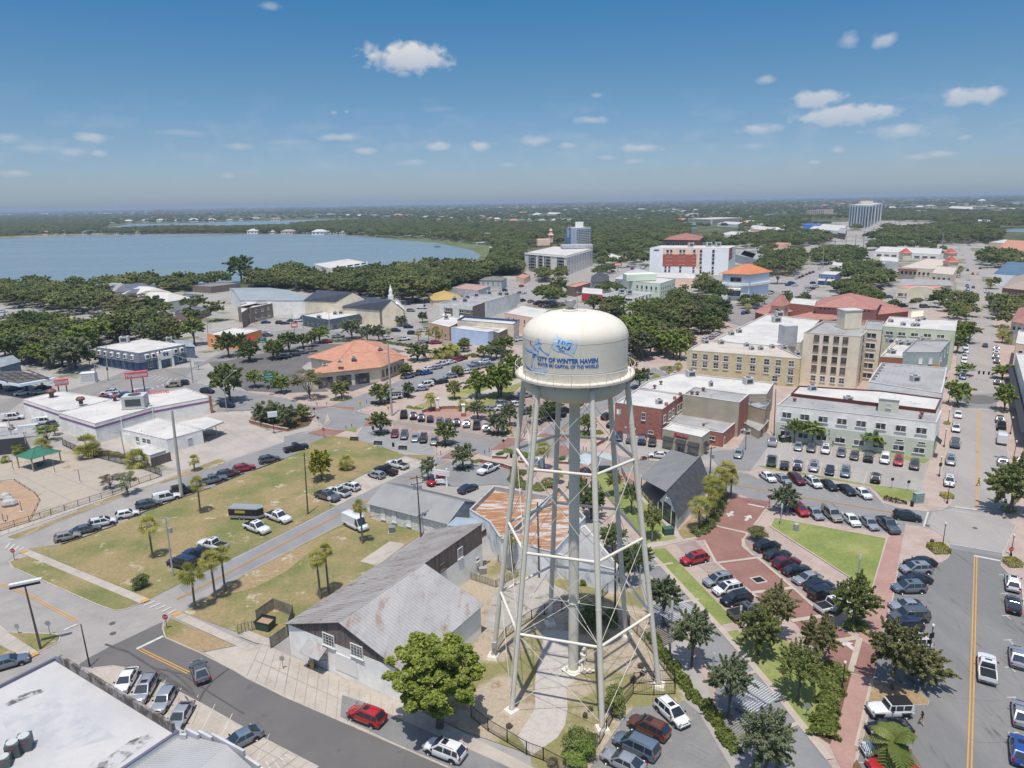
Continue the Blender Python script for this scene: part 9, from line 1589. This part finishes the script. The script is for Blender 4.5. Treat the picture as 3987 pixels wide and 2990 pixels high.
for(t,x,y,lab)in(('B1',1143,680,'black litter bin between the second and third park benches'),('B3',1492,1450,'black litter bin above the square yellow-green hedge'),('B3',1338,1145,'black litter bin beside the bronze hedge'),('B1',985,548,'black litter bin at the grey plaza tip'),('B2',2000-1860,765,'black litter bin among the plaza hedges')):
 p=P(x,y,0,t);e=empty('litter_bin',p,0,lab,'bin');MB().lathe([(.28,0),(.32,.9),(.3,.95)],n=12).build('bin',BLK,e);MB().lathe([(.3,.95),(.34,1.0),(.2,1.12),(0,1.14)],n=12).build('lid',BLK,e)
bo=[('B1',x,y)for x,y in((550,358),(625,355),(1855,735),(1890,720),(2018,600),(775,540),(820,528),(1512,742),(935,340),(2165,600))]+[('B2',x,y)for x,y in((100,600),(155,600),(245,590),(345,570),(672,702),(702,706),(725,712),(800,960),(818,985),(833,1010),(848,1035),(425,768))]
for i,(t,x,y)in enumerate(sorted(bo,key=lambda q:S2(q[1],q[2],q[0])[0])):o=MB().lathe([(.1,0),(.1,.05),(.07,.08),(.07,.85),(.1,.9),(.05,1.02),(0,1.03)],n=8).build('bollard',BLK);o.location=P(x,y,.05,t);tag(o,'black bollard at the plaza crossings, %s of %d from the left'%(ordw(i),len(bo)),'bollard','plaza bollards')
T('B1');
for x,y,ty,lab in((1488,402,302,'left white plaza pillar on a brick base'),(1690,440,350,'right white plaza pillar on a brick base')):
 p=P(x,y);h=zat(x,ty,p);e=empty('plaza_pillar',p,0,lab,'pillar');MB().box((0,0,.5),(1.3,1.3,1.0)).build('base',WBRICK,e);MB().box((0,0,h*.55+.3),(.8,.8,h*.9-.6)).build('shaft',WWHITE,e);MB().box((0,0,h),(1.1,1.1,.2)).build('cap',WWHITE,e)
c=P(1580,440);m=MB();m2=MB()
for k in range(14):a=.45+k*.16;x,y=c.x+math.cos(a)*9,c.y+math.sin(a)*7;m.box((x-c.x,y-c.y,.45),(.5,1.5,.9),a);m2.box((x-c.x,y-c.y,.95),(.6,1.55,.1),a)
e=empty('plaza_wall',c,0,'curved low brick wall with pale coping round the plaza circle','wall');m.build('brickwork',WBRICK,e);m2.build('coping',KERB,e)
def lowwall(label,s,h=.9):
 ps=pts(s);e=empty('brick_wall',ps[0],0,label,'wall');a=MB();b=MB()
 for i in range(len(ps)-1):p,q=ps[i]-ps[0],ps[i+1]-ps[0];d=q-p;an=math.atan2(d.y,d.x);a.box(((p.x+q.x)/2,(p.y+q.y)/2,h/2),(d.length,.4,h),an);b.box(((p.x+q.x)/2,(p.y+q.y)/2,h+.05),(d.length+.05,.52,.1),an);b.box((p.x,p.y,h+.12),(.6,.6,.1),an)
 a.build('brickwork',WBRICK,e);b.build('coping',KERB,e)
T('B1');lowwall('brick retaining wall with pale blocks round the corner planter',"25,492 80,505 160,528 250,548 325,560",.8);lowwall('brick wall with pale coping beside the white pickup car park',"1830,805 1900,820 2000,840 2060,860 2120,860");T('B2');lowwall('short brick wall end near the brick building',"795,680 850,650 890,620")
for(t,x,y,lab)in(('B2',55,760,'brick planter box with a clipped shrub, left one'),('B2',245,795,'brick planter box with a clipped shrub, middle one'),('B2',535,800,'brick planter box with a clipped shrub, right one'),('B1',480,450,'pale stone planter by the corner oaks')):
 p=P(x,y,0,t);e=empty('planter_box',p,-.25,lab,'planter');MB().box((0,0,.3),(3.2,2.2,.6)).build('brickwork',WBRICK,e);MB().box((0,0,.64),(3.4,2.4,.1)).build('coping',KERB,e);mko('shrub',CR['bush'][0][0],e,(0,0,.9),(1.2,.8,.7),1,L_DARK)
T('B2');p=P(800,900);e=empty('shade_sail',p,0,'pale grey shade sails on a steel mast above picnic tables','shade sail');MB().tube((.5,0,0),(.5,0,4.4),.12).build('mast',STL,e)
for s,V in((0,((-5,1,3.2),(-2,4,3.6),(.5,0,4.2),(-2,-2,3.0))),(1,((.5,0,4.2),(-.5,4.5,3.4),(3.5,4.5,3.3),(4.6,-1,3.1)))):MB().add([Vector(v)for v in V]+[Vector(v)-Vector((0,0,.03))for v in V],[(0,1,2,3),(7,6,5,4)]).build('sail',flat('sail_grey',(.36,.40,.42),.7),e)
for(t,x,y,s,c_,nm,lab)in(('B2',1362,1362,(1.8,1.2,1.2),(.05,.10,.08),'transformer_box','dark green transformer box on the lawn by the depot'),('B3',436,1335,(.8,.6,1.2),(.35,.37,.38),'utility_box','grey utility box inside the lawn triangle'),('B3',1385,1115,(1.8,1.0,1.9),(.25,.33,.31),'utility_box','painted mural utility box by the bronze hedge'),('C0',698,1495,(4.5,3,3.2),(.6,.6,.6),'utility_box','white louvred equipment box by the highway corner'),('B1',1132,1345,(1.1,1.1,1.0),(.2,.2,.2),'utility_box','grey cooling unit against the block workshop'),('A1',1840,150,(1.2,.8,1.0),(.3,.3,.28),'utility_box','grey pump box in the wire pen'),('A2',215,110,(3.2,1.4,1.2),(.45,.36,.25),'timber_crate','tan slatted crate against the white store')):
 p=P(x,y,0,t);e=empty(nm,p,.2,lab,'utility box' if nm!='timber_crate' else 'crate');k=flat('box_'+str(int(x)),c_,.6);MB().box((0,0,s[2]/2+.1),s).build('cabinet',k,e);MB().box((0,0,.06),(s[0]*1.25,s[1]*1.25,.12)).build('plinth',KERB,e);MB().box((0,-s[1]/2-.01,s[2]*.55),(s[0]*.8,.02,s[2]*.7)).build('door',flat('door_'+str(int(x)),tuple(v*.8 for v in c_)),e);MB().box((0,0,s[2]+.13),(s[0]*1.04,s[1]*1.06,.06)).build('lid',k,e)
p=P(515,885,0,'A1');e=empty('sandwich_board',p,-.4,'wooden sandwich board standing under the warehouse awning','sign board');[MB().add([(-.35,s*.3,0),(.35,s*.3,0),(.35,s*.05,1.2),(-.35,s*.05,1.2),(-.35,s*.27,0),(.35,s*.27,0),(.35,s*.02,1.2),(-.35,s*.02,1.2)],[(0,1,2,3),(4,5,6,7),(0,1,5,4),(2,3,7,6)]).build('panel',flat('board_ochre',(.4,.28,.12)),e)for s in(-1,1)]
p=P(487,885,0,'A1');e=empty('folding_chair',p,-.4,'black folding chair beside the sandwich board','chair');MB().box((0,0,.45),(.45,.42,.04)).build('seat',BLK,e);MB().box((0,.2,.8),(.45,.03,.3)).build('backrest',BLK,e);[MB().tube((x,y,0),(x,y*.6,.45),.02).build('leg',BLK,e)for x in(-.2,.2)for y in(-.2,.2)]
p=P(1178,785,0,'B2');e=empty('motorcycle',p,.1,'dark touring motorcycle beside the white sedan','motorcycle');MB().lathe([(.15,-.2),(.28,0),(.15,.25)],(0,0,.75),8).box((0,0,.6),(.9,.3,.4)).box((-.35,0,.85),(.8,.35,.15)).build('body',flat('moto_plum',(.06,.02,.05),.3),e);MB().tube((.6,0,.35),(.35,0,1.05),.05).tube((.35,-.35,1.1),(.35,.35,1.1),.03).build('handlebar',STL,e)
for x in(-.7,.7):w=MB();w.lathe([(.2,-.06),(.32,-.05),(.32,.05),(.2,.06)],n=16);w.v=[(a+x,c,b+.32)for a,b,c in w.v];w.build('wheel',TY,e)
T('B0')
for i,(x,y)in enumerate(((45,1085),(70,1110),(95,1135),(60,1140))):o=MB().lathe([(.9,0),(1.1,.5),(.8,1.1),(.3,1.4),(0,1.45)],n=7).build('boulder',M('boulder_grey',W(150,148,146),W(130,128,126),var=.1));o.location=P(x,y,.08);o.rotation_euler[2]=i;tag(o,'grey climbing boulder in the orange mulch, %s from the left'%ordw([45,60,70,95].index(x)),'boulder','climbing boulders')
for(bx,by,ty,lab)in((170,1182,1098,'play post with a ring on the mulch'),(62,1255,1208,'right of two low timber play posts'),(28,1262,1195,'left of two low timber play posts'),(428,880,785,'thin flood pole by the pavilion'),(625,955,852,'short tether pole in the play area'),(105,862,780,'basket post at the left of the pavilion')):p,h=H_('B0',bx,by,ty);e=empty('play_post',p,0,lab,'post');MB().tube((0,0,0),(0,0,h),.07).build('pole',TIM,e);MB().lathe([(.5,0),(.55,.03),(.55,.1),(0,.1)],n=10).build('foot',KERB,e)
T('C1')
for i,(x,y)in enumerate(((730,345),(900,350),(985,352),(1150,357),(1230,362),(1370,372),(1470,376),(1650,396),(1800,412),(1830,428),(1940,468),(1420,371))):p=P(x,y);o=MB().box((0,0,.6),(16,7,.3)).box((0,0,3.6),(15,8,.4)).tube((-6,-3,0),(-6,-3,3.5),.25).tube((6,-3,0),(6,-3,3.5),.25).tube((6,3,0),(6,3,3.5),.25).tube((-6,3,0),(-6,3,3.5),.25).build('boat_dock',WOFF);o.location=p;o.rotation_euler[2]=.3;tag(o,'pale roofed boat dock on the far lake shore','dock','boat docks along the far shore')
p=P(1486,445);e=empty('pontoon_boat',p,.2,'small dark boat alone on the right part of the lake','boat');MB().prism([(-4,-1.5),(3,-1.5),(4.5,0),(3,1.5),(-4,1.5)],0,.9).build('hull',BLK,e);MB().box((-.5,0,2.2),(4,2.6,.2)).tube((-2,0,.9),(-2,0,2.2),.1).tube((1,0,.9),(1,0,2.2),.1).build('canopy',flat('boat_canopy',(.05,.08,.15)),e)
SKIN=flat('skin',(.50,.30,.21),.6)
def person(t,x,y,face,label,top,legs_,hair,stride=.25,short=True):
 p=P(x,y,.1,t);e=empty('person',p,face,label,'person');J={};V=[];E=[];Rr=[]
 def v(c,r):V.append(c);Rr.append(r);return len(V)-1
 pel=v((0,0,.95),.13);ch=v((.02,0,1.22),.135);nk0=v((.02,0,1.42),.12);nk=v((.03,0,1.50),.05);hd=v((.04,0,1.60),.085);ht=v((.04,0,1.70),.075);E+=[(pel,ch),(ch,nk0),(nk0,nk),(nk,hd),(hd,ht)]
 for s in(-1,1):
  f=s*stride;hp=v((0,s*.09,.88),.10);kn=v((f*.55+.04,s*.10,.50),.065);an=v((f-.03,s*.10,.09),.042);to=v((f+.14,s*.11,.04),.035);E+=[(pel,hp),(hp,kn),(kn,an),(an,to)]
  sh=v((.01,s*.17,1.40),.06);el_=v((-f*.35-.02,s*.23,1.13),.042);wr_=v((-f*.6+.10,s*.22,.90),.028);pm_=v((-f*.6+.13,s*.22,.84),.028);E+=[(nk0,sh),(sh,el_),(el_,wr_),(wr_,pm_)]
  for k in range(4):a=v((-f*.6+.14+.012*k,s*.22+(k-1.5)*.018,.79),.009);b=v((-f*.6+.13+.006*k,s*.22+(k-1.5)*.018,.755+.006*abs(k-1.5)),.008);E+=[(pm_,a),(a,b)]
  th=v((-f*.6+.17,s*.19,.83),.010);E.append((pm_,th))
 me=bpy.data.meshes.new('body');me.from_pydata(V,E,[]);o=bpy.data.objects.new('body',me);col.objects.link(o);md=o.modifiers.new('s','SKIN');md.use_smooth_shade=True
 for i,sv in enumerate(me.skin_vertices[0].data):sv.radius=(Rr[i],Rr[i]);sv.use_root=(i==0)
 o.modifiers.new('d','SUBSURF').levels=1;o.modifiers['d'].render_levels=1
 dg=bpy.context.evaluated_depsgraph_get();m2=bpy.data.meshes.new_from_object(o.evaluated_get(dg));bpy.data.objects.remove(o);m2.materials.clear()
 for mm in(SKIN,top,legs_,BLK):m2.materials.append(mm)
 for f in m2.polygons:z=f.center.z;y_=abs(f.center.y);f.material_index=3 if z<.07 else 2 if(.95>z>(.55 if short else .1)and y_<.19)else 1 if(.95<=z<1.46 and y_<.21)else 0
 b=bpy.data.objects.new('body',m2);col.objects.link(b);b.parent=e
 MB().lathe([(.02,.15),(.08,.13),(.105,.06),(.10,-.02),(.08,-.1)],(.02,0,1.62),12).box((-.06,0,1.5),(.06,.16,.3 if short else .06)).build('hair',hair,e,smooth=60)
 MB().box((.125,0,1.61),(.02,.02,.03)).build('nose',SKIN,e);[MB().box((.122,s*.03,1.635),(.012,.018,.01)).build('eye',BLK,e)for s in(-1,1)];MB().box((.12,0,1.575),(.012,.045,.01)).build('mouth',flat('lip',(.3,.08,.07)),e)
person('A3',1408,1325,math.radians(100),'long-haired person in a black top and tan shorts beside the white jeep',flat('top_black',(.02,.02,.02)),flat('shorts_tan',(.45,.28,.2)),flat('hair_dark',(.02,.012,.01)))
person('B3',1855,985,math.radians(160),'person in a green vest and dark trousers striding across the avenue',flat('vest_green',(.15,.35,.05)),flat('trousers_dark',(.02,.02,.03)),flat('cap_dark',(.03,.03,.03)),.4,False)
# air
hz=MB().box((0,7600,30.5),(31000,16000,63)).build('haze',None)if False else None
_me=bpy.data.meshes.new('haze');_b2=MB().box((0,7700,30.5),(31600,15900,63));_me.from_pydata(_b2.v,[],_b2.f)
HM=bpy.data.materials.new('haze_air');HM.use_nodes=True;_nn=HM.node_tree.nodes;_nn.remove(_nn['Principled BSDF'])
_pv=_nn.new('ShaderNodeVolumePrincipled');_pv.inputs['Color'].default_value=(.50,.62,.78,1);_pv.inputs['Density'].default_value=1.1e-4;_pv.inputs['Anisotropy'].default_value=.0
HM.node_tree.links.new(_pv.outputs[0],_nn['Material Output'].inputs['Volume']);_me.materials.append(HM)
HZ=bpy.data.objects.new('haze',_me);col.objects.link(HZ);tag(HZ,'pale blue haze lying over the far lakes and woods','haze',kind='stuff')
